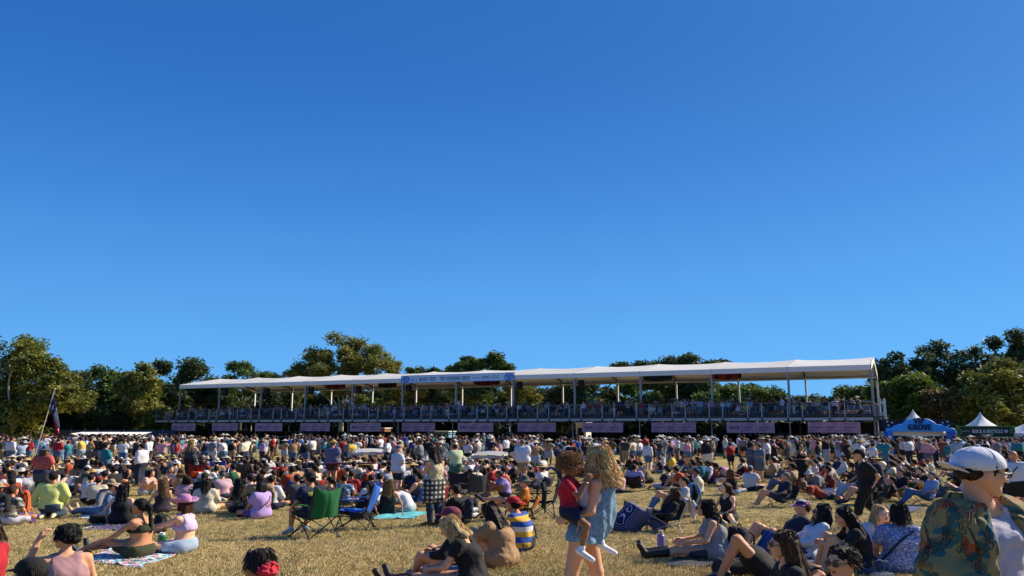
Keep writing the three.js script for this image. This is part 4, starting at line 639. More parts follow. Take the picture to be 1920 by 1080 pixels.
    const face = h.kind === 'afro' ? [ell(H(0, -.07, .1), .075, .1, .09, 0, hq)] : [ell(H(0, -.045, .085), .072, .105, .085, 0, hq), ...(h.kind === 'short' || h.kind === 'bun' || h.kind === 'pony' || h.kind === 'braid' ? [ell(H(0, -.12, .0), .12, .085, .09, 0, hq)] : [])];
    const amp = { curly: .016, afro: .02, wavy: .008 }[h.kind] ?? .004, fr = { curly: 34, afro: 30, wavy: 22 }[h.kind] ?? 40;
    return solid(a, face, cr, near ? (x, y, z) => amp * noise3(x * fr, y * fr * (h.kind === 'afro' || h.kind === 'curly' ? 1 : .35), z * fr) + .005 * noise3(x * 80, y * 14, z * 80) + (L > .2 ? .014 * sstep(J.nek.y + .02, J.nek.y - .2, y) * noise3(x * 45, y * 7, z * 45) : 0) : null, (x, y, z) => [Math.atan2(x - J.hed.x, z - J.hed.z) * .35 + .8 * (x + z), y * 1.3]);
  }), hairOf(h.color)]);
  if (h && o.strands) { const bk = f.clone().multiplyScalar(-1), L = h.len ?? { long: .42, wavy: .36, straight: .46, bob: .12, curly: .3 }[h.kind] ?? .2, cu = h.kind === 'curly' ? .022 : h.kind === 'wavy' ? .011 : .004, c0 = lin(h.color), tones = [.78, .9, 1, 1.12, 1.3].map((k) => '#' + c0.clone().multiplyScalar(k).getHexString());
    out.push(['hair_strands', strands(Math.round(o.strands * 1.5), () => { const a = rr(1.05, 5.23), y0 = rr(-.03, .1), r0 = Math.sqrt(Math.max(0, 1 - ((y0 - .02) / .115) ** 2)), q = H(Math.sin(a) * .087 * r0, y0 + .032, Math.cos(a) * .1 * r0 - .018), dir = q.clone().sub(H(0, y0, -.02)).normalize(), len = (L * rr(.75, 1.12)) + Math.max(0, y0 + .06), ph = rr(0, 6.3), fq = rr(14, 26), pts = [H(Math.sin(a) * .03, .134, -.03)]; const sag = q.clone(); if (['short', 'bun', 'pony', 'braid'].includes(h.kind)) { const e = V(rr(-.5, .5), rr(-1.6, -.4), rr(-.5, .5)).addScaledVector(bk, .5), tg = e.addScaledVector(dir, -e.dot(dir)).normalize(), sl = rr(.04, .08); pts.length = 0; for (let k = 0; k <= 4; k++) { const t = k / 4; pts.push(q.clone().addScaledVector(dir, .003 + .004 * t).addScaledVector(tg, sl * t)); } return pts; }
      for (let k = 0; k <= 9; k++) { const t = k / 9; sag.copy(q).addScaledVector(dir, .012 + .03 * t * t + Math.sin(fq * t + ph) * cu).addScaledVector(u, -len * t).addScaledVector(bk, .05 * t); sag.x += Math.cos(fq * t + ph) * cu; pts.push(sag.clone()); } return pts; }, .003), strandMat(tones)]); }
  // hats
  const k = o.hat;
  if (k) out.push([k.kind === 'cap' || k.kind === 'capback' ? 'cap' : k.kind === 'band' ? 'headband' : 'hat', cached(K('hat' + k.kind), () => {
    const R = (c, x, y, z, q = .006, e = [0, 0, 0]) => ell(H(...c), x, y, z, q, hq.clone().multiply(new THREE.Quaternion().setFromEuler(new THREE.Euler(...e)))), a = [], cc = [.0065, .0095, .0125, .018, .028][o.lod], dn = V(0, -1, 0).applyQuaternion(hq), min = [.0085, .01, .012, .016, .024][o.lod];
    const low = half(dn, H(0, .035, 0));
    if (k.kind === 'cap' || k.kind === 'capback') { const d = k.kind === 'cap' ? 1 : -1; const dome = solid([R([0, .042, -.012], .092, .098, .108)], [half(dn, H(0, .032, 0)), R([0, .02, -.02], .083, .09, .098)], cc); const brim = solid([R([0, .036 + (d < 0 ? -.004 : 0), d * .105 - (d > 0 ? 0 : .02)], .078, min, .088, .006, [d * (k.tilt ?? .12), 0, 0])], [], cc); return mergeGeometries([dome, brim]); }
    if (k.kind === 'bucket') return solid([cone(H(0, .05, -.012), H(0, .1, -.012), .098, .08, .01), R([0, .035, -.012], .152, min + .006, .158, .03)], [R([0, .0, -.015], .084, .1, .1)], cc);
    if (k.kind === 'straw') return solid([R([0, .075, -.012], .096, .075, .106, .012), R([0, .045, -.012], k.r ?? .21, min, (k.r ?? .21) + .01, .02)], [R([0, .0, -.015], .082, .1, .098)], cc, (x, y, z) => .008 * noise3(x * 11, y * 3, z * 11));
    if (k.kind === 'cowboy') { const side = []; for (const q of [-1, 1]) side.push(R([q * .13, .07, -.01], .075, min, .15, .03, [0, 0, q * .55])); return solid([R([0, .09, -.012], .088, .085, .102, .012), R([0, .048, -.012], .12, min, .19, .02), ...side], [R([0, .0, -.015], .082, .1, .098), R([0, .185, -.012], .022, .035, .08)], cc); }
    if (k.kind === 'band') return solid([R([0, .05, -.012], .09, .05, .102)], [half(dn, H(0, .035, 0)), half(dn.clone().negate(), H(0, .075, 0))], cc);
    return solid([R([0, .05, -.015], .092, .1, .106)], [low], cc);
  }), clothOf(k.color, k.tex)]);
  // shoes
  if (o.shoes) for (const d of 'LR') out.push(['shoe', cached(K('shoe' + d + (o.shoes.boot ?? '')), () => {
    const an = J['an' + d], to = J['to' + d], fo = to.clone().sub(an), back = an.clone().addScaledVector(fo, -.32), kn = J['kn' + d], a = [cone(back.clone().lerp(to, .05), to.clone().addScaledVector(fo, .12), .041 + ease * .4, .034 + ease * .4, .03), cone(an, back.clone().lerp(to, .2), .045 + ease * .4, .04 + ease * .4, .02)];
    if (o.shoes.boot) a.push(cone(an, between(an, kn, o.shoes.boot), .047 + ease, .06 + ease, .02));
    return solid(a, [], Math.max(.014, Math.min(cb * .9, .04)));
  }), M(o.shoes.color, .6)]);
  if (o.socks && near) for (const d of 'LR') out.push(['sock', solid([cone(J['an' + d].clone(), between(J['an' + d], J['kn' + d], .2), .04, .043)], [], cb), M(o.socks, .9)]);
  // features of faces that stand near
  if (near && !o.noface) {
    for (const e of [-1, 1]) out.push(['eye', new THREE.SphereGeometry(.0125, 10, 8).scale(1, .72, 1).translate(e * .031, .012, .077).applyMatrix4(hm), M('#e6e2dc', .25)], ['iris', new THREE.SphereGeometry(.006, 8, 6).scale(1, 1, .5).translate(e * .031, .012, .0875).applyMatrix4(hm), M('#2a1c14', .2)]);
    for (const e of [-1, 1]) out.push(['eyebrow', tube([V(e * .014, .034, .094), V(e * .034, .039, .088), V(e * .052, .033, .07)], .0042, 5, 8).applyMatrix4(hm), M(h ? h.color : '#3a2a20', .8)]);
    out.push(['lips', mergeGeometries([tube([V(-.023, -.056, .08), V(-.008, -.052, .0915), V(0, -.0535, .0925), V(.008, -.052, .0915), V(.023, -.056, .08)], .0048, 6, 12), tube([V(-.02, -.059, .081), V(0, -.0635, .0918), V(.02, -.059, .081)], .0055, 6, 12)]).applyMatrix4(hm), M(o.lips ?? '#9c5648', .45)]);
  }
  if (o.glasses) {
    const l = [], dk = o.glasses === 'sun'; for (const e of [-1, 1]) { l.push(new THREE.TorusGeometry(.024, .003, 5, 18).scale(1.1, .85, 1).translate(e * .031, .008, .101)); l.push(tube([V(e * .056, .014, .098), V(e * .074, .014, .06), V(e * .082, .01, -.01)], .0028, 5, 8)); } l.push(tube([V(-.007, .012, .104), V(0, .015, .107), V(.007, .012, .104)], .0025, 5, 6));
    out.push([dk ? 'sunglasses' : 'glasses', mergeGeometries(l).applyMatrix4(hm), M('#14110f', .3)]);
    if (dk) for (const e of [-1, 1]) out.push(['lens', new THREE.SphereGeometry(.024, 12, 6).scale(1.1, .85, .15).translate(e * .031, .008, .101).applyMatrix4(hm), M('#1c1410', .1)]);
  }
  return out;
}
const WIDE = 1.13, TALL = .945;                                                             // build of everyone in the picture
let people = 0;
function person(label, at, turn, o) {
  o = { sex: 'm', bulk: 1, skin: SKIN[1], pose: 'stand', size: 1, ...o }; const far = Math.hypot(at.x, at.z); o.lod = o.lod ?? (far < 12.6 ? 1 : far < 19 ? 2 : far < 29 ? 3 : 4);
  const root = thing('person', label, 'person', at, turn * Math.PI / 180, o.group), sc = o.size;
  root.scale.set(WIDE * sc, TALL * sc, WIDE * sc);
  for (const [n, g, m] of figureParts(o)) if (g.attributes.position.count) mesh(n, g, m, root);
  o.root = root; root.updateMatrixWorld(); people++;
  root.userData.o = undefined; delete root.userData.o;
  return o;
}
// cloth that hangs on the near side of a garment: a print laid 3 mm off it
function printOn(o, garment, dir, cx, cy, w, h, tex, name = 'print') {
  const part = o.root.children.find((c) => c.name === garment); if (!part) return;
  part.updateMatrixWorld(); const ray = new THREE.Raycaster(), n = 14, P = [], uv = [], id = [], inv = part.matrixWorld.clone().invert(); const ok = [];
  const mat = part.material; part.material = new THREE.MeshStandardMaterial({ side: THREE.DoubleSide });
  const side = dir.clone().cross(UP).normalize();
  for (let i = 0; i <= n; i++) for (let j = 0; j <= n; j++) {
    const q = V(0, cy + (j / n - .5) * h, 0).addScaledVector(side, -(cx + (i / n - .5) * w)).addScaledVector(dir, -1).applyMatrix4(part.matrixWorld), d = dir.clone().transformDirection(part.matrixWorld); ray.set(q, d);
    const hit = ray.intersectObject(part, false)[0]; let p = hit ? hit.point.clone().addScaledVector(d, -.006).applyMatrix4(inv) : null; ok.push(!!p); p = p ?? V(0, 0, 0); P.push(p.x, p.y, p.z); uv.push(1 - i / n, j / n);
    if (i && j) { const k = i * (n + 1) + j; id.push([k - n - 2, k - n - 1, k], [k - n - 2, k, k - 1]); }
  }
  part.material = mat;
  const g = new THREE.BufferGeometry(); g.setAttribute('position', new THREE.Float32BufferAttribute(P, 3)); g.setAttribute('uv', new THREE.Float32BufferAttribute(uv, 2)); g.setIndex(id.filter((t) => t.every((v) => ok[v])).flat()); g.computeVertexNormals();
  if (g.index.count) mesh(name, g, new THREE.MeshStandardMaterial({ map: tex, transparent: true, roughness: .85, side: THREE.DoubleSide }), o.root);
}
// ---------------------------------------------------------------- chairs, blankets, bags
const chairShapes = (() => {
  const sheet = (pts, w0, w1, sag, rise = 0, th = .012) => {                                          // pts: [y, z] along the cloth
    const P = [], id = [], n = 12, m = pts.length - 1;
    for (const off of [0, th]) for (let i = 0; i <= m; i++) for (let j = 0; j <= n; j++) { const u = j / n * 2 - 1, w = lerp(w0, w1, i / m), s = sag * (1 - u * u) * Math.sin(Math.PI * clamp(.12 + i / m * .8)); const up = i / m; P.push(u * w / 2 * (rise ? 1 - .1 * Math.sin(Math.PI * up) : 1), pts[i][0] - s * .5 + .012 * noise3(u * 4, i * .6, 1) + (rise ? rise * up * up * (u * u - .4) : 0), pts[i][1] - s - off + (rise ? .012 * noise3(u * 7 + 3, i * .35, 5) : 0)); }
    const q = (m + 1) * (n + 1); for (let i = 1; i <= m; i++) for (let j = 1; j <= n; j++) { const k = i * (n + 1) + j; id.push(k - n - 2, k - n - 1, k, k - n - 2, k, k - 1); id.push(q + k - n - 2, q + k, q + k - n - 1, q + k - n - 2, q + k - 1, q + k); }
    const g = new THREE.BufferGeometry(); g.setAttribute('position', new THREE.Float32BufferAttribute(P, 3)); g.setIndex(id); g.computeVertexNormals(); return g;
  };
  const W = .5, H = .4;
  return {
    back: sheet([[H, -.26], [H + .16, -.29], [H + .32, -.33], [H + .46, -.37], [H + .53, -.39]], W + .02, W + .06, .07, .1),
    seat: sheet([[H + .03, .24], [H, .1], [H - .02, -.08], [H + .01, -.26]], W, W, .03),
    arm: box(.06, .02, .44, 0, H + .22, 0),
    legs: [[V(-.27, .02, .28), V(.27, H, .24)], [V(.27, .02, .28), V(-.27, H, .24)], [V(-.27, .02, -.3), V(.27, H, -.26)], [V(.27, .02, -.3), V(-.27, H, -.26)], [V(-.27, .02, -.3), V(-.27, H + .2, .24)], [V(.27, .02, -.3), V(.27, H + .2, .24)], [V(-.27, .02, .28), V(-.27, H, -.26)], [V(.27, .02, .28), V(.27, H, -.26)]].map(([a, b]) => rod(a, b, .011, 6)),
    post: rod(V(0, H - .02, -.26), V(0, H + .53, -.39), .012, 6), foot: box(.05, .025, .07, 0, .012, 0),
  };
})();
function campChair(label, at, turn, color, opt = {}) {
  const t = thing('camp_chair', label, 'camp chair', at, turn * Math.PI / 180, opt.group), k = opt.low ? .62 : 1, fm = opt.frame ?? M('#1c1d20', .45, { metalness: .3 });
  const C = clothOf(color, opt.tex), S = chairShapes; t.scale.set(WIDE, TALL * k, WIDE);
  mesh('back', S.back, C, t); mesh('seat', S.seat, clothOf(opt.seat ?? color), t);
  for (const l of S.legs) mesh('leg', l, fm, t);
  for (const x of [-.29, .29]) { const p = mesh('back_post', S.post, fm, t); p.position.x = x * .94; const a = mesh('armrest', S.arm, clothOf(opt.seat ?? color), t); a.position.x = x; }
  for (const [x, z] of [[-.27, .28], [.27, .28], [-.27, -.3], [.27, -.3]]) { const f = mesh('foot', S.foot, fm, t); f.position.set(x, 0, z); }
  t.updateMatrixWorld(); return t;
}
// a cloth lying on the ground between four corners seen in the picture
function blanket(label, corners, mat, opt = {}) {
  const c = corners.map(([x, y]) => spot(x, y)), n = 22, P = [], uv = [], id = [], o = c[0].clone().add(c[1]).add(c[2]).add(c[3]).multiplyScalar(.25);
  const L = c[0].distanceTo(c[1]), D = c[0].distanceTo(c[3]);
  for (let i = 0; i <= n; i++) for (let j = 0; j <= n; j++) { const u = i / n, v = j / n, p = c[0].clone().lerp(c[1], u).lerp(c[3].clone().lerp(c[2], u), v), e = Math.min(u, v, 1 - u, 1 - v); p.x += .05 * noise3(u * 4, v * 4, 3); p.z += .05 * noise3(u * 4, v * 4, 9); P.push(p.x - o.x, groundY(p.x, p.z) - o.y + .022 + .035 * Math.max(0, noise3(u * 5, v * 5, L)) * (opt.ruffle ?? 1) + (e < .02 ? -.012 : 0), p.z - o.z); uv.push(u * L, v * D); if (i && j) { const k = i * (n + 1) + j; id.push(k - n - 2, k - n - 1, k, k - n - 2, k, k - 1); } }
  const g = new THREE.BufferGeometry(); g.setAttribute('position', new THREE.Float32BufferAttribute(P, 3)); g.setAttribute('uv', new THREE.Float32BufferAttribute(uv, 2)); g.setIndex(id); g.computeVertexNormals();
  const t = thing('blanket', label, 'blanket', o); const m = mat.clone(); m.side = THREE.DoubleSide; mesh('cloth', g, m, t);
  mesh('hem', tube(Array.from({ length: 41 }, (_, q) => { const s = q / 10, e = Math.floor(s) % 4, f = s - Math.floor(s), k = [[f, 0], [1, f], [1 - f, 1], [0, 1 - f]][e], r = Math.round(k[0] * n) * (n + 1) + Math.round(k[1] * n); return V(P[3 * r], P[3 * r + 1] + .004, P[3 * r + 2]); }), .007, 5, 120), opt.hem ?? m, t); return t;
}
function backpack(label, at, turn, color, opt = {}) {
  const t = thing('backpack', label, 'backpack', at, turn * Math.PI / 180), a = V(0, .06, 0), s = opt.size ?? 1; t.scale.set(s * 1.1, s, s * 1.1); if (opt.lying) { t.rotation.order = 'YXZ'; t.rotation.x = -1.35; }
  const f = foldNoise(.008); const m = clothOf(color, opt.tex), m2 = clothOf(opt.pocket ?? color);
  mesh('bag', solid([-1, 1].flatMap((x) => [-1, 1].map((z) => cone(V(x * .085, .09, z * .035), V(x * .07, .38, z * .025 - .01), .088, .075, .05))), [], .022, f), m, t);
  mesh('pocket', solid([cone(V(-.06, .1, .1), V(.06, .1, .1), .05, .05, .05), cone(V(-.05, .22, .09), V(.05, .22, .09), .045, .045, .05)], [], .018, f), m2, t);
  for (const x of [-.08, .08]) mesh('shoulder_strap', tube([V(x, .42, -.08), V(x * 1.3, .34, -.19), V(x * 1.4, .18, -.17), V(x * 1.2, .07, -.09)], .014, 5, 12), M('#141418', .8), t);
  mesh('handle', tube([V(-.04, .45, -.05), V(0, .5, -.05), V(.04, .45, -.05)], .009, 5, 8), M('#141418', .8), t); mesh('zip', tube([V(-.1, .2, .085), V(-.09, .4, .07), V(0, .47, .06), V(.09, .4, .07), V(.1, .2, .085)], .006, 4, 14), M('#0c0c0e', .5), t); return t;
}
function bottle(label, at, color, h = .26, r = .042, lid = '#d8d4cc') {
  const t = thing('bottle', label, 'bottle', at), p = [[0, 0], [r, 0], [r, h * .72], [r * .92, h * .78], [r * .6, h * .84], [0, h * .84]].map((q) => new THREE.Vector2(...q));
  mesh('flask', new THREE.LatheGeometry(p, 16), M(color, .35), t); mesh('lid', new THREE.CylinderGeometry(r * .6, r * .66, h * .16, 14).translate(0, h * .92, 0), M(lid, .4), t); mesh('ring', new THREE.TorusGeometry(r * .6, r * .1, 6, 14).rotateX(Math.PI / 2).translate(0, h * .99, 0), M(lid, .4), t); return t;
}
const raised = (px, py, y) => { const p = spot(px, py); p.y += y; return p; };

// ---- prints and patterns
const geoTex = canvasTex(256, 256, (g) => { const c = ['#bfe9f2', '#5fc4d8', '#f2f4f4', '#e46f9a', '#27386e', '#8ad7e4', '#f3b3c6', '#3f8fb5']; for (let i = 0; i < 8; i++) for (let j = 0; j < 8; j++) for (let k = 0; k < 2; k++) { g.fillStyle = c[Math.floor(hash3(i, j, k + 4) * 8)]; const x = i * 32, y = j * 32; g.beginPath(); k ? (g.moveTo(x, y), g.lineTo(x + 32, y), g.lineTo(x, y + 32)) : (g.moveTo(x + 32, y), g.lineTo(x + 32, y + 32), g.lineTo(x, y + 32)); g.fill(); } }, true);
const plaidTex = canvasTex(128, 128, (g) => { g.fillStyle = '#cfccc4'; g.fillRect(0, 0, 128, 128); g.fillStyle = 'rgba(14,14,16,.72)'; for (let i = 0; i < 2; i++) { g.fillRect(i * 64, 0, 32, 128); g.fillRect(0, i * 64, 128, 32); } }, true); plaidTex.repeat.set(5, 5);
const rugbyTex = canvasTex(8, 128, (g) => { const c = ['#1d4fa8', '#e6b23a', '#1d4fa8', '#e8e6df', '#e6b23a', '#1d4fa8', '#e6b23a', '#1d4fa8']; c.forEach((x, i) => { g.fillStyle = x; g.fillRect(0, i * 16, 8, 16); }); }, true); rugbyTex.repeat.set(1, 1.55);
const pinTex = canvasTex(64, 64, (g) => { g.fillStyle = '#d9a3b4'; g.fillRect(0, 0, 64, 64); g.fillStyle = '#f0dbe0'; for (let i = 0; i < 4; i++) g.fillRect(i * 16, 0, 6, 64); }, true); pinTex.repeat.set(8, 1);
const navyStripe = canvasTex(64, 64, (g) => { g.fillStyle = '#171c4e'; g.fillRect(0, 0, 64, 64); g.fillStyle = '#b9bfe0'; for (let i = 0; i < 4; i++) g.fillRect(i * 16, 0, 3, 64); }, true); navyStripe.repeat.set(11, 1); navyStripe.rotation = .5;
const speckle = (base, dots, n = 300, size = 5, seed0 = 1) => { const t = canvasTex(128, 128, (g) => { g.fillStyle = base; g.fillRect(0, 0, 128, 128); for (let i = 0; i < n; i++) { g.fillStyle = dots[Math.floor(hash3(i, seed0, 2) * dots.length)]; g.beginPath(); g.ellipse(hash3(i, 1, seed0) * 128, hash3(i, 2, seed0) * 128, size * (.4 + hash3(i, 3, 3)), size * .6 * (.4 + hash3(i, 4, 3)), hash3(i, 5, 5) * 3, 0, 7); g.fill(); } }, true); t.repeat.set(3, 3); return t; };
const floralBlue = speckle('#8d9ac6', ['#c9d2ea', '#5a68a2', '#e3e6f2', '#6f7fc0'], 520, 4, 3), camo = speckle('#a7a297', ['#5f5b50', '#d3cfc4', '#847e6d'], 140, 11, 5), lace = speckle('#d8ceb6', ['#efe8d6', '#b9ab8c', '#efe8d6'], 300, 4, 7), bluePattern = speckle('#5d7c9e', ['#a9c0d4', '#2f4a6e', '#c9d8e2'], 260, 6, 9), floralCap = speckle('#2b2552', ['#c6578e', '#e6dcd2', '#6a57b8', '#d9748a'], 150, 9, 11), pinkFloral = speckle('#e0b9a4', ['#c9705a', '#f0dccb', '#d3947f'], 240, 6, 13), blueMarl = speckle('#4a638c', ['#7f97b8', '#2b3f66'], 420, 5, 15), bronze = speckle('#6b5a44', ['#c9b894', '#2e261c', '#e0d2b0'], 320, 5, 17), creamFloral = speckle('#d8c8a0', ['#8f6b40', '#efe4c6', '#6f7a4a'], 260, 4, 19);
// the short coat of the man in front: tan cloth with wandering dark stitching and patches of orange and teal
const coatTex = canvasTex(1024, 1024, (g, w) => {
  g.fillStyle = '#82774f'; g.fillRect(0, 0, w, w); let q = 5; const r = () => { q = (q + 1) | 0; return hash3(q, 71, 9); };
  const blob = (x, y, s, c, i) => { g.fillStyle = c; g.beginPath(); for (let a = 0; a < 6.4; a += .2) { const d = s * (.7 + .3 * Math.sin(a * 3 + i) + .12 * Math.sin(a * 7)); g.lineTo(x + d * Math.cos(a), y + d * .8 * Math.sin(a)); } g.fill(); };
  for (let i = 0; i < 40; i++) blob(r() * w, r() * w, 40 + r() * 85, ['#96512f', '#9c6a3e', '#2a5a60', '#2c4566', '#8f5230', '#2c5a58', '#8f7f4a', '#7d8a62', '#9c4430', '#6f6846'][Math.floor(r() * 10)], i);
  for (let i = 0; i < 58; i++) {                                                             // bundles of lines that run side by side, like combed waves
    const x0 = r() * w, y0 = r() * w, a0 = r() * 6.3, cc = (r() - .5) * .24, n = 3 + Math.floor(r() * 4), f = .06 + r() * .1, light = r() < .3;
    for (let k = 0; k < n; k++) { let a = a0, x = x0 + Math.cos(a0 + 1.57) * k * 13, y = y0 + Math.sin(a0 + 1.57) * k * 13; g.strokeStyle = light && k % 2 ? '#c9bd92' : '#17160f'; g.lineWidth = 2.5 + 2.5 * hash3(i, k, 3); g.beginPath(); g.moveTo(x, y); for (let m = 0; m < 34; m++) { a += cc + .22 * Math.sin(m * f * 6 + i); x += Math.cos(a) * 8; y += Math.sin(a) * 8; g.lineTo(x, y); } g.stroke(); }
  }
  for (let i = 0; i < 64; i++) { const x = r() * w, y = r() * w, s = 4 + 5 * r(); g.strokeStyle = '#17160f'; g.lineWidth = 3; g.beginPath(); for (let a = 0; a < 14; a += .25) g.lineTo(x + s * a * .32 * Math.cos(a), y + s * a * .32 * Math.sin(a)); g.stroke(); }
}, true); coatTex.repeat.set(1.25, 1.25);
const stampTex = (w, h, draw) => canvasTex(w, h, draw);
const townTex = stampTex(256, 160, (g) => { g.translate(4, 86); g.rotate(-.16); g.font = 'italic bold 62px serif'; g.fillStyle = '#e3d84a'; g.fillText('Austin', 0, 0, 150); g.strokeStyle = '#e3d84a'; g.lineWidth = 5; g.beginPath(); g.moveTo(0, 12); g.lineTo(150, 4); g.moveTo(120, -48); g.lineTo(215, -44); g.stroke(); g.fillStyle = '#cfe6df'; for (let i = 0; i < 24; i++) { g.beginPath(); g.arc(165 + 34 * hash3(i, 1, 1) * (1 + i / 24), -18 + i * 4.2, 12 + 8 * hash3(i, 2, 2), 0, 7); g.fill(); } });
const emblemTex = stampTex(160, 160, (g) => { g.strokeStyle = '#8e1f3a'; g.lineWidth = 9; g.beginPath(); g.ellipse(80, 86, 58, 62, 0, 0, 7); g.stroke(); g.fillStyle = '#a32a46'; for (let k = 0; k < 7; k++) { g.beginPath(); g.ellipse(80 + 30 * Math.cos(k), 88 + 32 * Math.sin(k * 1.3), 16, 9, k, 0, 7); g.fill(); } g.fillStyle = '#e8dcef'; g.fillRect(54, 80, 54, 6); g.fillRect(60, 98, 40, 6); });
const yellowTex = stampTex(128, 96, (g) => { g.fillStyle = '#d8cf4a'; g.beginPath(); g.moveTo(20, 88); g.quadraticCurveTo(20, 10, 62, 12); g.quadraticCurveTo(118, 34, 122, 80); g.lineTo(70, 70); g.closePath(); g.fill(); g.fillStyle = '#56664a'; g.fillRect(40, 48, 44, 6); g.fillRect(34, 62, 40, 6); });
const redTextTex = stampTex(128, 96, (g) => { g.fillStyle = '#a8434a'; for (let i = 0; i < 5; i++) g.fillRect(12, 12 + i * 16, 60 + 40 * hash3(i, 5, 5), 9); });
// ---------------------------------------------------------------- the people who show large, from left to right; [column, row] is where they sit or stand on the grass
const at = (px, py) => spot(px, py);
const tee = (color, x = {}) => ({ kind: 'tee', color, ...x }), tank = (color, x = {}) => ({ kind: 'tank', color, ...x }), long = (color, x = {}) => ({ kind: 'long', color, ...x });
const shorts = (color, x = {}) => ({ kind: 'shorts', color, ...x }), pants = (color, x = {}) => ({ kind: 'pants', color, ...x }), skirt = (color, x = {}) => ({ kind: 'skirt', color, ...x });
const hr = (kind, c, x = {}) => ({ kind, color: HAIR[c] ?? c, ...x }), shoes = (color, x = {}) => ({ color, ...x });
const Z = V(0, 0, 1), ZB = V(0, 0, 1);
let p;

person('woman in red satin blouse cut off by left edge with her hand raised'.replace('woman', 'person'), at(-30, 1128), -100, { strands: 300, sex: 'f', pose: 'sitX', skin: SKIN[1], bulk: 1.15, top: tee('#b01626', { neck: .1 }), bottom: skirt('#e6e0d2'), hair: hr('bob', 'brown'), mods: { elL: [.26, .33, -.2], wrL: [.2, .6, -.17] }, curlL: 1 });
person('person in dusty pink tank with gathered dark hair and a raised hand, lower left', at(114, 1156), -138, { strands: 500, sex: 'f', pose: 'sitX', skin: SKIN[1], bulk: 1.32, top: tank('#a98083', { hem: -.12, fold: .011 }), bottom: pants('#2a2a30'), hair: hr('bun', 'black', { low: true }), head: [.1, .4, 0], mods: { elL: [.28, .42, .2], wrL: [.17, .74, .24] }, curlL: .9 });
person('head of a person in black cap at the bottom edge, lower left corner', at(46, 1292), -120, { sex: 'm', pose: 'sitX', skin: SKIN[2], top: tee('#1b1b1f'), bottom: shorts('#333'), hair: hr('short', 'black'), hat: { kind: 'cap', color: '#101013' } });
p = person('person in olive bra top with long black ponytail sitting on the patterned blanket', at(262, 1046), -104, { sex: 'f', pose: 'sitLong', skin: SKIN[2], bulk: 1.16, top: { kind: 'bra', color: '#2c2d16', name: 'bra_top', crop: .03 }, bottom: shorts('#3c3d22', { f1: .5 }), hair: hr('pony', 'black', { len: .36 }), shoes: shoes('#16171c'), socks: '#e4e2dc', head: [.05, .1, 0], mods: { knL: [.14, .26, .42], knR: [-.06, .2, .44], elL: [.25, .36, .2], wrL: [.2, .26, .44] } });
person('person in pink cowboy hat and lavender crop tank with pale denim shorts', at(345, 1037), -100, { sex: 'f', pose: 'sitX', skin: SKIN[0], bulk: 1.12, top: tank('#cdb9dc', { crop: .06, fold: .006 }), bottom: shorts('#a3b8d2', { rise: .1, f1: .45 }), hair: hr('bob', 'auburn'), hat: { kind: 'cowboy', color: '#c38bb4' }, mods: { elL: [.22, .46, .24], wrL: [.14, .42, .5], elR: [-.22, .42, .24], wrR: [-.1, .36, .46] } });
person('person in long black dress with straight black hair, back turned, on purple cloth', at(226, 984), 172, { strands: 420, sex: 'f', pose: 'side', skin: SKIN[0], bulk: 1.34, top: { kind: 'dress', color: '#0e0e12', backless: true, neck: .1 }, bottom: { kind: 'long', color: '#0c0c10', flare: .19 }, hair: hr('straight', 'black', { len: .44 }), shoes: shoes('#d9cfa8'), mods: { pel: [0, .13, 0], che: [0, .42, 0], nek: [0, .63, .02], hed: [0, .78, .04], ...two('sh', .175, .565, .0), knL: [.36, .14, .24], anL: [.6, .08, .12], toL: [.74, .07, .1], knR: [.2, .15, .36], anR: [.58, .08, .3], toR: [.7, .07, .34], elL: [.28, .36, -.08], wrL: [.3, .12, .0], elR: [-.27, .34, .06], wrR: [-.2, .2, .24] } });
person('person in blue marled jacket with sun hat tipped back, reclining on a towel', at(200, 967), -112, { sex: 'f', pose: 'outlong', skin: SKIN[1], bulk: 1.1, top: long('#ffffff', { tex: blueMarl }), bottom: pants('#54719c'), hair: hr('bun', 'auburn', { low: true }), hat: { kind: 'straw', color: '#e0bfae', r: .2 }, head: [-.35, .1, .5], shoes: shoes('#c9a58a') });
person('person in pale yellow long sleeves and jeans kneeling on the grass, back turned', at(92, 972), -166, { sex: 'm', pose: 'kneel', skin: SKIN[2], size: 1.12, bulk: 1.0, top: long('#dde583', { hem: -.08 }), bottom: pants('#34495f'), hair: hr('short', 'black'), shoes: shoes('#d3c49c'), mods: { elL: [.29, .5, .04], wrL: [.3, .27, .12], elR: [-.27, .5, .02] } });
person('person standing in coral blouse and denim bucket hat beside the flag pole', at(75, 941), 176, { sex: 'f', pose: 'stand', skin: SKIN[1], bulk: 1.2, top: tee('#c65a50', { hem: .1, loose: .02, fold: .013 }), bottom: pants('#232b4e'), wrap: { color: '#4e5054', f1: .45, hemY: .6 }, hair: hr('bob', 'light'), hat: { kind: 'bucket', color: '#46617f' }, shoes: shoes('#26262a'), mods: { elL: [.31, 1.12, -.03], wrL: [.42, .88, .04], elR: [-.27, 1.1, 0], wrR: [-.28, .86, .05] } });
person('person in camouflage shirt with a backpack at the left edge', at(14, 984), 168, { sex: 'm', pose: 'sitX', skin: SKIN[2], bulk: 1.1, top: tee('#fff', { tex: camo }), bottom: shorts('#d5d3e2'), hair: hr('short', 'brown') });
p = person('person in white tee with red print bending forward on the grass', at(137, 922), -172, { sex: 'm', pose: 'sitBend', skin: SKIN[1], top: tee('#e4e2e4', { hem: -.1 }), bottom: shorts('#3c4658'), hair: hr('short', 'dark'), mods: { elL: [.3, .28, .1], wrL: [.33, .06, .12], elR: [-.3, .28, .1], wrR: [-.34, .05, .12] } });
printOn(p, 'shirt', V(0, 0, 1), -.03, .38, .2, .16, redTextTex);
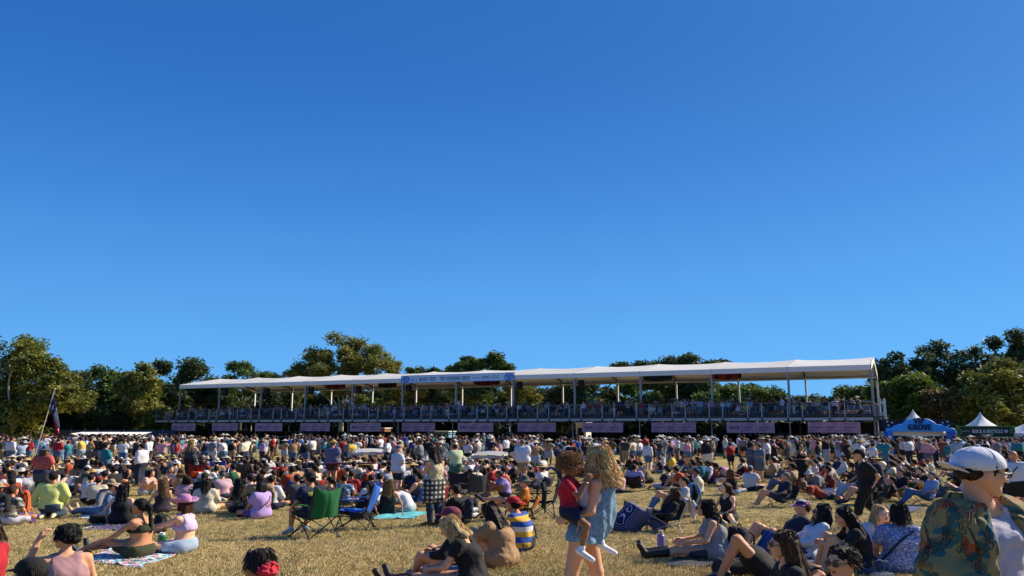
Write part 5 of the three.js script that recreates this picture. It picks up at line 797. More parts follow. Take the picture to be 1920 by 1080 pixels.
person('person with wavy light brown hair in dark top left of the pink hat', at(303, 962), -130, { strands: 300, sex: 'f', pose: 'sitX', skin: SKIN[1], top: tank('#2a2330'), bottom: shorts('#3a3440'), hair: hr('wavy', 'light', { len: .34 }) });
person('person in plain pink tee with dark bob, back turned', at(347, 950), -170, { sex: 'f', pose: 'sitX', skin: SKIN[1], top: tee('#d3a8b6', { sleeve: .9 }), bottom: pants('#3b3f4d'), hair: hr('bob', 'dark') });
person('person in cream lace blouse with long dark brown hair, back turned', at(383, 962), -170, { strands: 260, sex: 'f', pose: 'sitX', skin: SKIN[1], bulk: 1.12, top: long('#fff', { tex: lace, loose: .014, hem: -.13 }), bottom: skirt('#d3c8ae'), hair: hr('straight', 'dark', { len: .4 }) });
person('grey haired person in pink striped shirt and dark cap beside the blue chair', at(415, 935), -150, { sex: 'm', pose: 'sitX', skin: SKIN[1], bulk: 1.15, top: long('#fff', { tex: pinTex }), bottom: shorts('#33456a'), hair: hr('short', 'grey'), hat: { kind: 'cap', color: '#22252c' } });
person('person with big black curls and a patterned brown top, back turned', at(446, 962), 178, { strands: 380, sex: 'f', pose: 'sitX', skin: SKIN[3], bulk: 1.1, top: tank('#fff', { tex: bronze, hem: -.12 }), bottom: skirt('#241d1c'), hair: hr('curly', 'black', { len: .4 }) });
p = person('person in lavender tee with a red emblem on the back and crossbody strap', at(489, 972), -118, { sex: 'f', pose: 'sitX', skin: SKIN[2], bulk: 1.2, top: tee('#b89bd8', { hem: -.12, loose: .014 }), bottom: shorts('#5a4a94', { f1: .6 }), hair: hr('bob', 'black'), shoes: shoes('#241e1c') });
printOn(p, 'shirt', V(0, 0, 1), -.04, .36, .2, .22, emblemTex);
mesh('bag_strap', tube([V(-.17, .58, .02), V(-.1, .5, -.13), V(.06, .35, -.155), V(.2, .2, -.09)], .013, 5, 14), M('#221a2c', .8), p.root);
person('person standing in black clothes with long blond hair amid the seated crowd', at(354, 903), 178, { strands: 160, sex: 'f', pose: 'hips', skin: SKIN[0], size: 1.05, top: tank('#3a3c40', { loose: .01 }), bottom: pants('#0d0d10'), hair: hr('wavy', 'blonde', { len: .36 }), shoes: shoes('#111') });
person('person in white cap and black tee sitting right of the floral top', at(294, 903), -70, { sex: 'f', pose: 'sitKnees', skin: SKIN[0], top: tee('#121215'), bottom: shorts('#3a3f36'), hair: hr('pony', 'auburn'), hat: { kind: 'cap', color: '#e3e0dc' } });
person('fair haired person in grey-blue top facing the camera, left of the orange chair', at(321, 916), 14, { sex: 'f', pose: 'sitKnees', skin: SKIN[0], top: tank('#8890a6'), bottom: pants('#4a5068'), hair: hr('long', 'light') });
person('person with curly fair hair in tan top beside the orange chair', at(337, 926), -160, { sex: 'f', pose: 'sitX', skin: SKIN[0], top: tank('#b08d62'), bottom: shorts('#3c3a34'), hair: hr('curly', 'light', { len: .14 }) });
person('person with dark hair in pink floral blouse turned to the right', at(270, 928), 80, { sex: 'f', pose: 'sitKnees', skin: SKIN[1], top: tee('#fff', { tex: pinkFloral, sleeve: .8 }), bottom: shorts('#b6c6d2'), hair: hr('long', 'dark', { len: .3 }) });
person('person in white bucket hat facing left behind the long black hair', at(237, 908), -30, { sex: 'f', pose: 'sitX', skin: SKIN[1], top: tank('#20222c'), bottom: shorts('#2a2c36'), hair: hr('bob', 'dark'), hat: { kind: 'bucket', color: '#e2dfd8' }, glasses: 'sun' });
// ---- middle
p = person('broad person in navy tee with yellow lettering in the green camp chair', at(588, 1007), -134, { sex: 'm', pose: 'chair', skin: SKIN[2], bulk: 1.14, top: tee('#1a2140', { hem: -.1 }), bottom: shorts('#1f221f', { f1: .72 }), hair: hr('short', 'dark'), hat: { kind: 'capback', color: '#20172a' }, shoes: shoes('#7f9c9c'), socks: '#d9dcd8', mods: { pel: [0, .46, .04], che: [0, .74, .08], nek: [0, .94, .14], hed: [0, 1.09, .18], ...two('sh', .18, .875, .1), elL: [.28, .62, .12], wrL: [.2, .53, .36], elR: [-.27, .64, .1], wrR: [-.2, .54, .34] } });
printOn(p, 'shirt', V(0, 0, 1), .0, .8, .3, .2, townTex);
campChair('green camp chair holding the person in the navy lettered tee', at(588, 1007), -134, '#0e6b38');
campChair('blue camp chair seen from the side, right of the green chair', at(664, 992), -92, '#1d63c8');
p = person('person in charcoal tee with a yellow print on its back', at(556, 948), -142, { sex: 'm', pose: 'sitX', skin: SKIN[2], bulk: 1.1, top: tee('#3a4048', { hem: -.1 }), bottom: shorts('#20242c'), hair: hr('short', 'dark'), mods: { elL: [.3, .36, .1], wrL: [.3, .12, .24] } });
printOn(p, 'shirt', V(0, 0, 1), -.03, .43, .2, .17, yellowTex);
person('person in black tee with black ponytail behind the green chair', at(620, 955), -112, { sex: 'f', pose: 'sitX', skin: SKIN[1], top: tee('#1b1d20'), bottom: pants('#16171a'), hair: hr('pony', 'black', { len: .16 }) });
person('short haired person in pale blue patterned shirt, back turned', at(643, 948), 176, { sex: 'm', pose: 'sitX', skin: SKIN[2], top: tee('#fff', { tex: bluePattern }), bottom: shorts('#3a4252'), hair: hr('short', 'dark') });
person('person in black tank and glasses leaning back on the blue chair side', at(674, 967), -84, { sex: 'f', pose: 'outlong', skin: SKIN[2], bulk: 1.1, top: tank('#101114'), bottom: pants('#101218'), hair: hr('bob', 'dark'), glasses: 'clear' });
person('person with long wavy blond hair in black tank on the teal blanket', at(724, 966), -158, { strands: 300, sex: 'f', pose: 'side', skin: SKIN[1], top: tank('#121216', { hem: .03, backless: true }), bottom: shorts('#16171c'), hair: hr('wavy', 'light', { len: .26 }), mods: { elL: [.3, .36, .08], wrL: [.36, .18, .24] } });
person('person in white tee and navy cap bent forward over pale shorts', at(768, 961), -104, { sex: 'm', pose: 'sitBend', skin: SKIN[2], top: tee('#dcdde0', { hem: -.08 }), bottom: shorts('#a9b3b4', { f1: .8 }), hair: hr('short', 'dark'), hat: { kind: 'cap', color: '#1c2a4a' }, head: [.6, 0, 0] });
p = person('person standing in black bowler hat with black and white plaid shirt round the waist', at(813, 986), -132, { strands: 260, sex: 'f', pose: 'phone', skin: SKIN[1], bulk: 1.04, top: tank('#fff', { tex: creamFloral, hem: .06 }), bottom: pants('#1e3250'), wrap: { color: '#fff', tex: plaidTex, f1: .72, hemY: .5 }, hair: hr('bob', 'dark', { len: .2 }), hat: { kind: 'straw', color: '#17130f', r: .135 }, shoes: shoes('#5a3a26'), head: [.15, .2, 0] });
person('stout person standing in white tee with dark crossbody strap and mauve cap', at(745, 932), 128, { sex: 'm', pose: 'fold', skin: SKIN[0], bulk: 1.3, top: tee('#d6d8dc', { hem: -.14, loose: .01 }), bottom: shorts('#1c2740'), hair: hr('short', 'white'), hat: { kind: 'cap', color: '#5e4d5a' }, shoes: shoes('#3a3a3c') });
person('stout person standing in grey-lavender tee and straw hat beyond the seated rows', at(622, 910), 170, { sex: 'm', pose: 'stand', skin: SKIN[1], bulk: 1.34, size: 1.05, top: tee('#6c6985', { hem: -.14, loose: .012 }), bottom: shorts('#541c24'), hair: hr('short', 'grey'), hat: { kind: 'straw', color: '#c2a052', r: .17 }, shoes: shoes('#333') });
person('person in maroon cap, black shirt and denim shorts in the front row', at(864, 1085), -98, { sex: 'm', pose: 'sitKnees', skin: SKIN[1], top: long('#131316', { hem: -.08 }), bottom: shorts('#5b78a6', { f1: .8 }), hair: hr('short', 'light'), hat: { kind: 'cap', color: '#7d3145' }, shoes: shoes('#3a3d44'), mods: { hed: [0, .76, .12], nek: [0, .61, .06], ...two('sh', .168, .53, .04), ...two('kn', .24, .32, .38), anL: [.06, .07, .5], anR: [-.06, .07, .44], toL: [-.04, .05, .58], toR: [.08, .05, .54], elL: [.26, .34, .14], wrL: [.16, .28, .38], elR: [-.27, .3, .18], wrR: [-.2, .3, .36] } });
person('blond person in black scoop back blouse looking down, legs stretched to the left', at(890, 1108), -100, { strands: 420, sex: 'f', pose: 'sitLong', skin: SKIN[1], bulk: 1.14, top: tee('#121214', { backless: true, neck: .125, hem: -.14, sleeve: .4, fold: .01 }), bottom: shorts('#151517', { f1: .5 }), hair: hr('bob', 'pale', { len: .14 }), shoes: shoes('#2b1712', { boot: .5 }), head: [.55, -.1, 0], mods: { che: [0, .41, .06], nek: [0, .6, .16], hed: [0, .71, .26], ...two('sh', .18, .55, .12), ...two('el', .25, .3, .24), wrL: [.08, .24, .46], wrR: [-.06, .24, .46] } });
person('person in black tee and black cap wearing a black and white backpack', at(868, 984), -122, { sex: 'm', pose: 'sitKnees', skin: SKIN[1], top: tee('#141518', { hem: -.08 }), bottom: shorts('#23252b'), hair: hr('short', 'dark'), hat: { kind: 'cap', color: '#15151a' } });
person('person in tan tee and beige cap hunched over, right of the blond person', at(944, 1062), -118, { strands: 240, sex: 'f', pose: 'sitKnees', skin: SKIN[1], bulk: 1.16, top: tee('#a6835f', { hem: -.16, loose: .02, fold: .012 }), bottom: skirt('#b59468', { f1: .95, flare: .22 }), hair: hr('long', 'dark', { len: .26 }), hat: { kind: 'cap', color: '#b3947d' }, head: [.5, 0, 0] });
p = person('person in blue and yellow striped rugby shirt and red backward cap', at(984, 1034), -116, { sex: 'm', pose: 'sitKnees', skin: SKIN[2], top: long('#fff', { tex: rugbyTex, hem: -.12 }), bottom: pants('#2a2d33'), hair: hr('short', 'black'), hat: { kind: 'capback', color: '#c3152a' } });
mesh('bag_strap', tube([V(-.15, .53, .16), V(-.1, .42, -.08), V(-.06, .2, -.15)], .012, 5, 12), M('#15151a', .8), p.root);
p = person('dark haired person with a red scrunchie at the bottom edge', at(484, 1258), -130, { strands: 500, sex: 'f', pose: 'sitX', skin: SKIN[2], top: tee('#2a2a30'), bottom: pants('#222'), hair: hr('bun', 'dark', { low: true }) });
mesh('scrunchie', solid([ell(V(0, .755, -.06), .075, .062, .05, .02)], [], .008, (x, y, z) => .02 * noise3(x * 60, y * 60, z * 60)), M('#c2283c', .9), p.root);
person('person in orange tee and grey bucket hat sitting low, beside the chair with black jacket', at(972, 975), -94, { sex: 'm', pose: 'low', skin: SKIN[1], bulk: 1.15, top: tee('#c8701a', { hem: -.06 }), bottom: shorts('#2c2c28'), hair: hr('short', 'grey'), hat: { kind: 'bucket', color: '#4f534e' }, shoes: shoes('#24252a'), mods: { knL: [.1, .5, .36], anL: [-.1, .46, .74], toL: [-.12, .56, .86], knR: [-.14, .42, .38] } });
campChair('camp chair with an orange seat under the person in grey bucket hat', at(972, 975), -94, '#b8651c', { low: true });
person('white haired person in white shirt sitting in a low chair', at(876, 906), -110, { sex: 'm', pose: 'low', skin: SKIN[0], top: tee('#e0e0e4'), bottom: shorts('#a9aeb6'), hair: hr('short', 'white') });
campChair('low grey camp chair under the white haired person', at(876, 906), -110, '#6c727a', { low: true });
person('person in red tee under a chair canopy', at(916, 924), -104, { sex: 'm', pose: 'low', skin: SKIN[1], bulk: 1.15, top: tee('#b0182a'), bottom: shorts('#3a3a40'), hair: hr('short', 'dark') });
person('person standing in light green tee and tan cap, back turned', at(853, 915), -150, { sex: 'm', pose: 'phone', skin: SKIN[1], bulk: 1.15, top: tee('#c3d3a4', { hem: -.12 }), bottom: shorts('#2f6b62'), hair: hr('short', 'brown'), hat: { kind: 'cap', color: '#a39468' }, shoes: shoes('#444') });
person('broad person standing in white polo and khaki shorts, back turned', at(980, 905), 172, { sex: 'm', pose: 'stand', skin: SKIN[1], bulk: 1.34, size: 1.06, top: tee('#dfe1e8', { hem: -.16, loose: .014 }), bottom: shorts('#9a8a68', { f1: .75 }), hair: hr('short', 'grey'), shoes: shoes('#555') });
// ---- right
person('person reclining in a chair in pale grey tee with raised denim knees', at(1273, 970), -92, { sex: 'm', pose: 'low', skin: SKIN[1], top: tee('#cfcfc8', { hem: -.08 }), bottom: pants('#4f74a6'), hair: hr('short', 'black'), shoes: shoes('#5a2430'), head: [-.1, .1, 0], mods: { knL: [.14, .62, .42], anL: [.14, .12, .66], toL: [.16, .07, .8], knR: [-.1, .58, .36], anR: [-.1, .12, .62], toR: [-.12, .07, .76] } });
campChair('camp chair with a denim jacket on its back', at(1273, 970), -92, '#3a4450', { low: true, frame: M('#9a8f7c', .5) });
p = person('person with long brown hair lying back in black top under a striped navy blanket', at(1238, 996), -94, { strands: 240, sex: 'f', pose: 'back', skin: SKIN[1], top: long('#101015'), bottom: { kind: 'long', color: '#fff', tex: navyStripe, flare: .22, rise: .05 }, hair: hr('wavy', 'brown', { len: .3 }), mods: { pel: [0, .2, 0], che: [0, .44, -.16], nek: [0, .6, -.26], hed: [0, .73, -.25], ...two('sh', .17, .54, -.24), ...two('el', .25, .32, -.1), ...two('wr', .12, .4, .12) } });
campChair('low chair with bare pale legs under the striped blanket', at(1242, 996), -94, '#3f3730', { low: true, frame: M('#b3a68c', .5) });
p = person('person in grey tank and black boots with a mass of dark curls', at(1346, 1050), -98, { strands: 640, sex: 'f', pose: 'sitLong', skin: SKIN[1], bulk: 1.24, top: tank('#8e8f92', { hem: -.13, fold: .008, loose: .012 }), bottom: shorts('#3f4348', { f1: .62 }), hair: hr('curly', 'black', { len: .36 }), shoes: shoes('#140e0e', { boot: .62 }), glasses: 'sun', mods: { che: [0, .41, .03], nek: [0, .61, .09], hed: [0, .745, .15], ...two('sh', .175, .55, .06), ...two('el', .27, .31, .16), wrL: [.14, .26, .42], wrR: [-.12, .27, .44] } });
person('person in black tank and black shorts with dark auburn bob, legs to the right', at(1367, 978), -62, { sex: 'f', pose: 'sitX', skin: SKIN[0], top: tank('#0f0f12'), bottom: shorts('#0f0f12', { f1: .6 }), hair: hr('bob', 'auburn', { len: .13 }), shoes: shoes('#cfc9bf'), head: [0, -.3, 0], mods: { knL: [.34, .15, .28], anL: [.62, .07, .44], toL: [.72, .08, .5], knR: [.12, .22, .42], anR: [.5, .07, .6], toR: [.62, .08, .66] } });
person('person lying on their back in black dress with bare knees raised, lower right', at(1446, 1096), -94, { sex: 'f', pose: 'lie', skin: SKIN[2], top: { kind: 'dress', color: '#0d0d10' }, bottom: skirt('#0d0d11', { f1: .5, flare: .15 }), hair: hr('long', 'brown'), shoes: shoes('#17171c') , mods: { knL: [.14, .55, .36], knR: [-.14, .52, .3], anL: [.14, .085, .56], anR: [-.14, .085, .46], toL: [.16, .035, .7], toR: [-.16, .035, .6] } });
person('person in sunglasses with long brown hair at the bottom edge, facing left', at(1490, 1186), -92, { strands: 600, sex: 'f', pose: 'sitX', lod: 0, skin: SKIN[1], top: tee('#16161a'), bottom: pants('#1a1a20'), hair: hr('straight', 'brown', { len: .36 }), glasses: 'sun' });
person('person in floral cap and navy tee leaning back', at(1478, 1034), -96, { sex: 'm', pose: 'back', skin: SKIN[1], bulk: 1.15, top: tee('#151b34', { hem: -.1 }), bottom: shorts('#23406e', { f1: .8 }), hair: hr('short', 'brown'), hat: { kind: 'cap', color: '#fff', tex: floralCap } });
person('person in white shirt and sunglasses with long dark hair leaning back', at(1512, 1050), -96, { strands: 300, sex: 'f', pose: 'back', skin: SKIN[1], top: long('#d5d9e2', { hem: -.1 }), bottom: pants('#27468a'), hair: hr('long', 'black', { len: .36 }), glasses: 'sun', mods: { ...two('el', .26, .3, -.02), ...two('wr', .16, .26, .26) } });
person('person in black tee with long black hair looking down, beside the white shirt', at(1622, 1076), -98, { strands: 420, sex: 'f', pose: 'sitKnees', skin: SKIN[1], top: tee('#111116'), bottom: pants('#2a4c80'), hair: hr('straight', 'black', { len: .38 }), head: [.35, .15, 0] });
person('blond person facing the camera with sunglasses on her head'.replace('her ', 'the '), at(1644, 1056), 8, { strands: 260, sex: 'f', pose: 'sitKnees', skin: SKIN[0], top: long('#ddd8d0'), bottom: pants('#c9c4bc'), hair: hr('straight', 'pale', { len: .34, front: true }) });
p = person('person in blue floral tee with dark bob and a crossbody strap, back turned', at(1692, 1074), 160, { strands: 260, sex: 'f', pose: 'sitX', skin: SKIN[1], bulk: 1.2, top: tee('#fff', { tex: floralBlue, hem: -.12, loose: .012 }), bottom: pants('#111115'), hair: hr('bob', 'dark'), head: [0, .9, 0], mods: { elL: [.27, .32, .04], wrL: [.22, .12, .1] } });
mesh('bag_strap', tube([V(-.14, .56, -.06), V(-.03, .48, -.14), V(.12, .3, -.16), V(.23, .14, -.05)], .016, 5, 14), M('#1b2340', .8), p.root);
person('short haired person in sunglasses at the bottom edge right of the long brown hair', at(1602, 1242), -58, { strands: 500, sex: 'm', pose: 'sitX', lod: 0, skin: SKIN[1], top: tee('#2a2d34'), bottom: shorts('#333'), hair: hr('short', 'dark'), glasses: 'sun', head: [.1, -.1, 0] });
person('person walking left in black with black hat and navy backpack', at(1630, 989), -96, { sex: 'm', pose: 'walk', skin: SKIN[1], top: tee('#121316'), bottom: { kind: 'capri', color: '#0c0d0f', loose: .02 }, hair: hr('short', 'black'), hat: { kind: 'cap', color: '#101114' }, shoes: shoes('#2a2a2e') });
person('person standing in black tank and leggings facing the camera with sunglasses', at(1505, 918), 12, { sex: 'f', pose: 'fold', skin: SKIN[2], top: tank('#0d0d10', { hem: -.1 }), bottom: pants('#0c0c0f'), hair: hr('bob', 'dark'), glasses: 'sun', shoes: shoes('#b59a86') });
person('person in orange tee resting chin on hand beside a white towel', at(1280, 922), -96, { sex: 'm', pose: 'low', skin: SKIN[2], top: tee('#b6491c'), bottom: shorts('#27345e'), hair: hr('short', 'black'), mods: { che: [0, .5, .04], nek: [0, .68, .12], hed: [0, .78, .2], ...two('sh', .17, .61, .09), elL: [.24, .46, .3], wrL: [.06, .66, .3] } });
campChair('camp chair with a white towel over its back', at(1286, 922), -96, '#1c2430', { low: true, tex: null });
person('person in tan shirt bent right over on the grass', at(1216, 906), -150, { sex: 'm', pose: 'sitBend', skin: SKIN[1], bulk: 1.1, top: long('#8c7448', { hem: -.12 }), bottom: pants('#2a2622'), hair: hr('short', 'dark') });
person('person in white and purple tee in a folding chair right of the blond hair', at(1192, 922), 158, { sex: 'm', pose: 'low', skin: SKIN[1], top: tee('#b9a9d6'), bottom: shorts('#333a50'), hair: hr('short', 'dark') });
campChair('black folding chair under the white and purple tee', at(1190, 922), 158, '#1a1b20', { low: true });
person('fair haired person in black top and jeans with hands to the head, back turned', at(1372, 928), 160, { sex: 'f', pose: 'sitX', skin: SKIN[1], top: tank('#141416', { hem: .03 }), bottom: pants('#8fa3bd'), hair: hr('bob', 'light', { len: .2 }), mods: { elR: [-.3, .6, .12], wrR: [-.08, .74, .06] } });
person('person in white tee and blue-white cap sitting, back turned, right of the blond head', at(1408, 920), 148, { sex: 'm', pose: 'sitX', skin: SKIN[0], bulk: 1.1, top: tee('#c9cccf', { hem: -.1 }), bottom: shorts('#1d2436'), hair: hr('short', 'light'), hat: { kind: 'cap', color: '#8fb2d2' } });
person('person standing in grey polo with a lowered head, right of the walking couple', at(1412, 908), 100, { sex: 'm', pose: 'phone', skin: SKIN[1], bulk: 1.2, top: tee('#565c66'), bottom: shorts('#474d58'), hair: hr('short', 'brown') });
person('person standing in grey tee and tan cap beside the grey polo', at(1427, 910), -80, { sex: 'm', pose: 'phone', skin: SKIN[1], bulk: 1.1, top: tee('#6d7680'), bottom: shorts('#5b6570'), hair: hr('short', 'brown'), hat: { kind: 'cap', color: '#9a8f78' } });
person('person reclining in blue jeans and pale blue shirt behind the white cap', at(1742, 947), -92, { sex: 'm', pose: 'low', skin: SKIN[1], top: tee('#8fa6cf', { hem: -.1 }), bottom: pants('#456a93'), hair: hr('short', 'grey'), shoes: shoes('#222'), mods: { anL: [.14, .085, .72], toL: [.16, .035, .86], knL: [.14, .42, .46] } });
campChair('camp chair under the reclining person in blue jeans', at(1742, 947), -92, '#2b3b52', { low: true });
person('person lying on one side in a navy skirt and rust red top', at(1540, 936), 96, { sex: 'f', pose: 'side', skin: SKIN[1], top: tee('#9c3a24'), bottom: skirt('#1a2650'), hair: hr('long', 'light'), shoes: shoes('#c9803a'), mods: { pel: [0, .13, 0], che: [-.02, .3, -.22], nek: [-.03, .4, -.4], hed: [-.02, .5, -.5], ...two('sh', .17, .36, -.36), elL: [.2, .2, -.4], wrL: [.12, .28, -.42], elR: [-.26, .1, -.42], wrR: [-.2, .08, -.3] } });
person('grey haired person in navy shirt with bare legs sitting low, right of centre', at(1466, 950), -94, { sex: 'm', pose: 'low', skin: SKIN[1], bulk: 1.15, top: tee('#171d38'), bottom: shorts('#3a4158', { f1: .6 }), hair: hr('short', 'grey') });
campChair('dark camp chair under the grey haired person in navy', at(1466, 950), -94, '#22262e', { low: true });
p = person('bald person in white tee with black strap at the right edge, back turned', at(1912, 976), 146, { sex: 'm', pose: 'fold', skin: SKIN[2], bulk: 1.15, top: tee('#d6d9e2'), bottom: shorts('#17181d'), hair: hr('bald', 'dark'), shoes: shoes('#222') });
mesh('bag_strap', tube([V(-.13, 1.37, .02), V(-.06, 1.3, -.14), V(.08, 1.12, -.17), V(.19, .98, -.1)], .014, 5, 14), M('#15161b', .8), p.root);

// ---------------------------------------------------------------- long hair built strand by strand, for the two heads that show largest
// the woman in the denim dress, carrying the child on her left hip
const carrierAt = away(1101, 7.7);
{
  const denim = clothOf('#fff', (() => { const t = speckle('#7ea0bd', ['#6b8fae', '#90b0c8', '#5f84a6'], 700, 3, 31); t.repeat.set(2, 2); return t; })());
  p = person('tall person in sleeveless denim dress carrying a child, long wavy blond hair', carrierAt, -106, { sex: 'f', lod: 0, pose: 'stand', skin: SKIN[1], bulk: 1.02, size: .99, top: tank('#e4e3ea', { crop: .1, neck: .1 }), bottom: shorts('#5c7d98', { f1: .08, loose: -.006 }), hair: hr('wavy', 'blonde', { len: .24 }), shoes: shoes('#e2d6d2'), head: [.05, -.5, 0], mods: { pel: [0, .93, .04], che: [0, 1.22, -.04], nek: [0, 1.43, -.1], hed: [0, 1.575, -.09], ...two('sh', .16, 1.355, -.1), ...two('hi', .085, .9, .04), knL: [.1, .5, .13], anL: [.1, .085, .09], toL: [.12, .035, .24], knR: [-.1, .5, -.04], anR: [-.1, .085, -.13], toR: [-.12, .035, .02], elL: [.22, 1.1, -.06], wrL: [.16, 1.03, .13], elR: [-.25, 1.1, -.04], wrR: [-.06, 1.02, .13] } });
  const J = p.J, dress = solid([cone(V(0, 1.27, -.09), V(0, 1.05, -.05), .125, .132, .05), cone(V(-.045, 1.05, -.045), V(-.07, .84, .02), .125, .15, .06), cone(V(.045, 1.05, -.045), V(.07, .84, .02), .125, .15, .06), cone(V(-.09, 1.33, -.11), V(-.05, 1.1, -.09), .065, .11, .06), cone(V(.02, 1.3, -.14), V(.0, 1.0, -.08), .085, .12, .06)], [half(V(0, -1, .1).normalize(), V(0, .8, 0)), half(V(.35, .9, .3).normalize(), V(.05, 1.27, .02)), cone(V(.19, 1.3, -.02), V(.24, 1.17, .06), .08, .11, .0)], .0125, (x, y, z) => { const a = Math.atan2(x, z); return -.016 * (1 - sstep(.82, 1.2, y)) * Math.sin(a * 8 + 2 * noise3(x * 5, y * 2, z * 5)) + foldNoise(.012, 6)(x, y, z); }, (x, y, z) => [Math.atan2(x, z) * .3, y]);
  mesh('denim_dress', dress, denim, p.root);
  for (const k of [-1, 1]) mesh('strap', tube([V(k * .09, 1.26, .05), V(k * .1, 1.395, -.07), V(k * .07, 1.25, -.2)], .012, 6, 12), M(k > 0 ? '#e4e3ea' : '#6b8fae', .85), p.root);
  mesh('button', new THREE.CylinderGeometry(.016, .016, .01, 12).rotateX(Math.PI / 2).rotateY(1.4).translate(.222, .875, .0), M('#c9ccd0', .3, { metalness: .7 }), p.root);
  const H = p.headPt;
  const g = strands(3400, () => {
    const a = rr(.7, 5.58), y0 = rr(-.02, .11), r0 = Math.sqrt(Math.max(0, 1 - Math.pow((y0 - .02) / .11, 2))), q = H(Math.sin(a) * .088 * r0, y0 + .03, Math.cos(a) * .102 * r0 - .014), L = rr(.17, .31) + Math.max(0, y0) * .8, out = [H(Math.sin(a) * .03, .128, -.03)], f = rr(10, 15), ph = rr(0, 6.28), am = rr(.008, .018), d = V(q.x - J.hed.x, 0, q.z - J.hed.z).normalize(), flare = rr(.005, .055);
    for (let k = 0; k <= 13; k++) { const t = k / 13; out.push(q.clone().add(V(0, -L * t, 0)).addScaledVector(d, .012 + flare * t * t + Math.sin(f * t + ph) * am * (.3 + t)).add(V(Math.cos(f * t + ph) * am * (.3 + t), 0, -.03 * t))); } return out;
  }, .0046);
  mesh('hair_strands', g, strandMat(['#e6c98c', '#d2ac68', '#f3e0b4', '#b58d52', '#ecd29a', '#a07a44']), p.root);
}
{
  // the child faces her, one leg hanging on the near side
  const c = carrierAt.clone().add(V(-.19, .955, .17));
  p = person('child in red tee and navy shorts with a curly afro, held on the hip', c, 74, { sex: 'f', lod: 0, pose: 'sitX', skin: SKIN[3], bulk: .92, size: .61, headSize: 1.3, top: tee('#b51230', { hem: -.02, fold: .006 }), bottom: shorts('#161a38', { f1: .5 }), hair: hr('afro', '#5e4028'), shoes: shoes('#e9e6ea'), socks: '#e6e4ee', head: [.35, -.35, 0], mods: { pel: [0, .13, 0], che: [0, .44, -.03], nek: [0, .66, .0], hed: [0, .8, .04], ...two('sh', .15, .59, -.01), ...two('hi', .1, .12, .02), knR: [-.24, -.05, .27], anR: [-.24, -.44, .2], toR: [-.26, -.53, .33], knL: [.2, 0, .3], anL: [.2, -.42, .4], toL: [.2, -.5, .54], elR: [-.25, .36, .18], wrR: [-.2, .58, .27], elL: [.22, .42, .14], wrL: [.1, .6, .3] } });
  const H = p.headPt;
  const g = strands(3000, () => {
    const u = V(rr(-1, 1), rr(-.55, 1), rr(-1, .62)).normalize(), q0 = H(u.x * .07, .045 + u.y * .085, -.03 + u.z * .085), L = rr(.07, .115), out = [], e = V(rr(-1, 1), rr(-1, 1), rr(-1, 1)).cross(u).normalize(), e2 = u.clone().cross(e), ph = rr(0, 6.28), f = rr(9, 15);
    for (let k = 0; k <= 9; k++) { const t = k / 9; out.push(q0.clone().addScaledVector(u, L * t).addScaledVector(e, .011 * Math.cos(f * t + ph) * (t + .2)).addScaledVector(e2, .011 * Math.sin(f * t + ph) * (t + .2)).add(V(0, -.03 * t * t, 0))); } return out;
  }, .0036);
  mesh('hair_strands', g, strandMat(['#8a5f38', '#a97a48', '#634228', '#bd8c54', '#7a5230']), p.root);
  mesh('bracelet', new THREE.TorusGeometry(.032, .006, 6, 18).applyQuaternion(new THREE.Quaternion().setFromUnitVectors(Z, p.J.wrR.clone().sub(p.J.elR).normalize())).translate(p.J.wrR.x, p.J.wrR.y, p.J.wrR.z), M('#d4ccc0', .3, { metalness: .6 }), p.root);
  const dots = []; for (let i = 0; i < 10; i++) dots.push(ell(p.J.anR.clone().lerp(p.J.toR, rr(-.1, .9)).add(V(-.04, rr(-.01, .03), rr(-.02, .02))), .006, .006, .006, .001)); mesh('shoe_print', solid(dots, [], .003), M('#2d3550', .7), p.root);
}
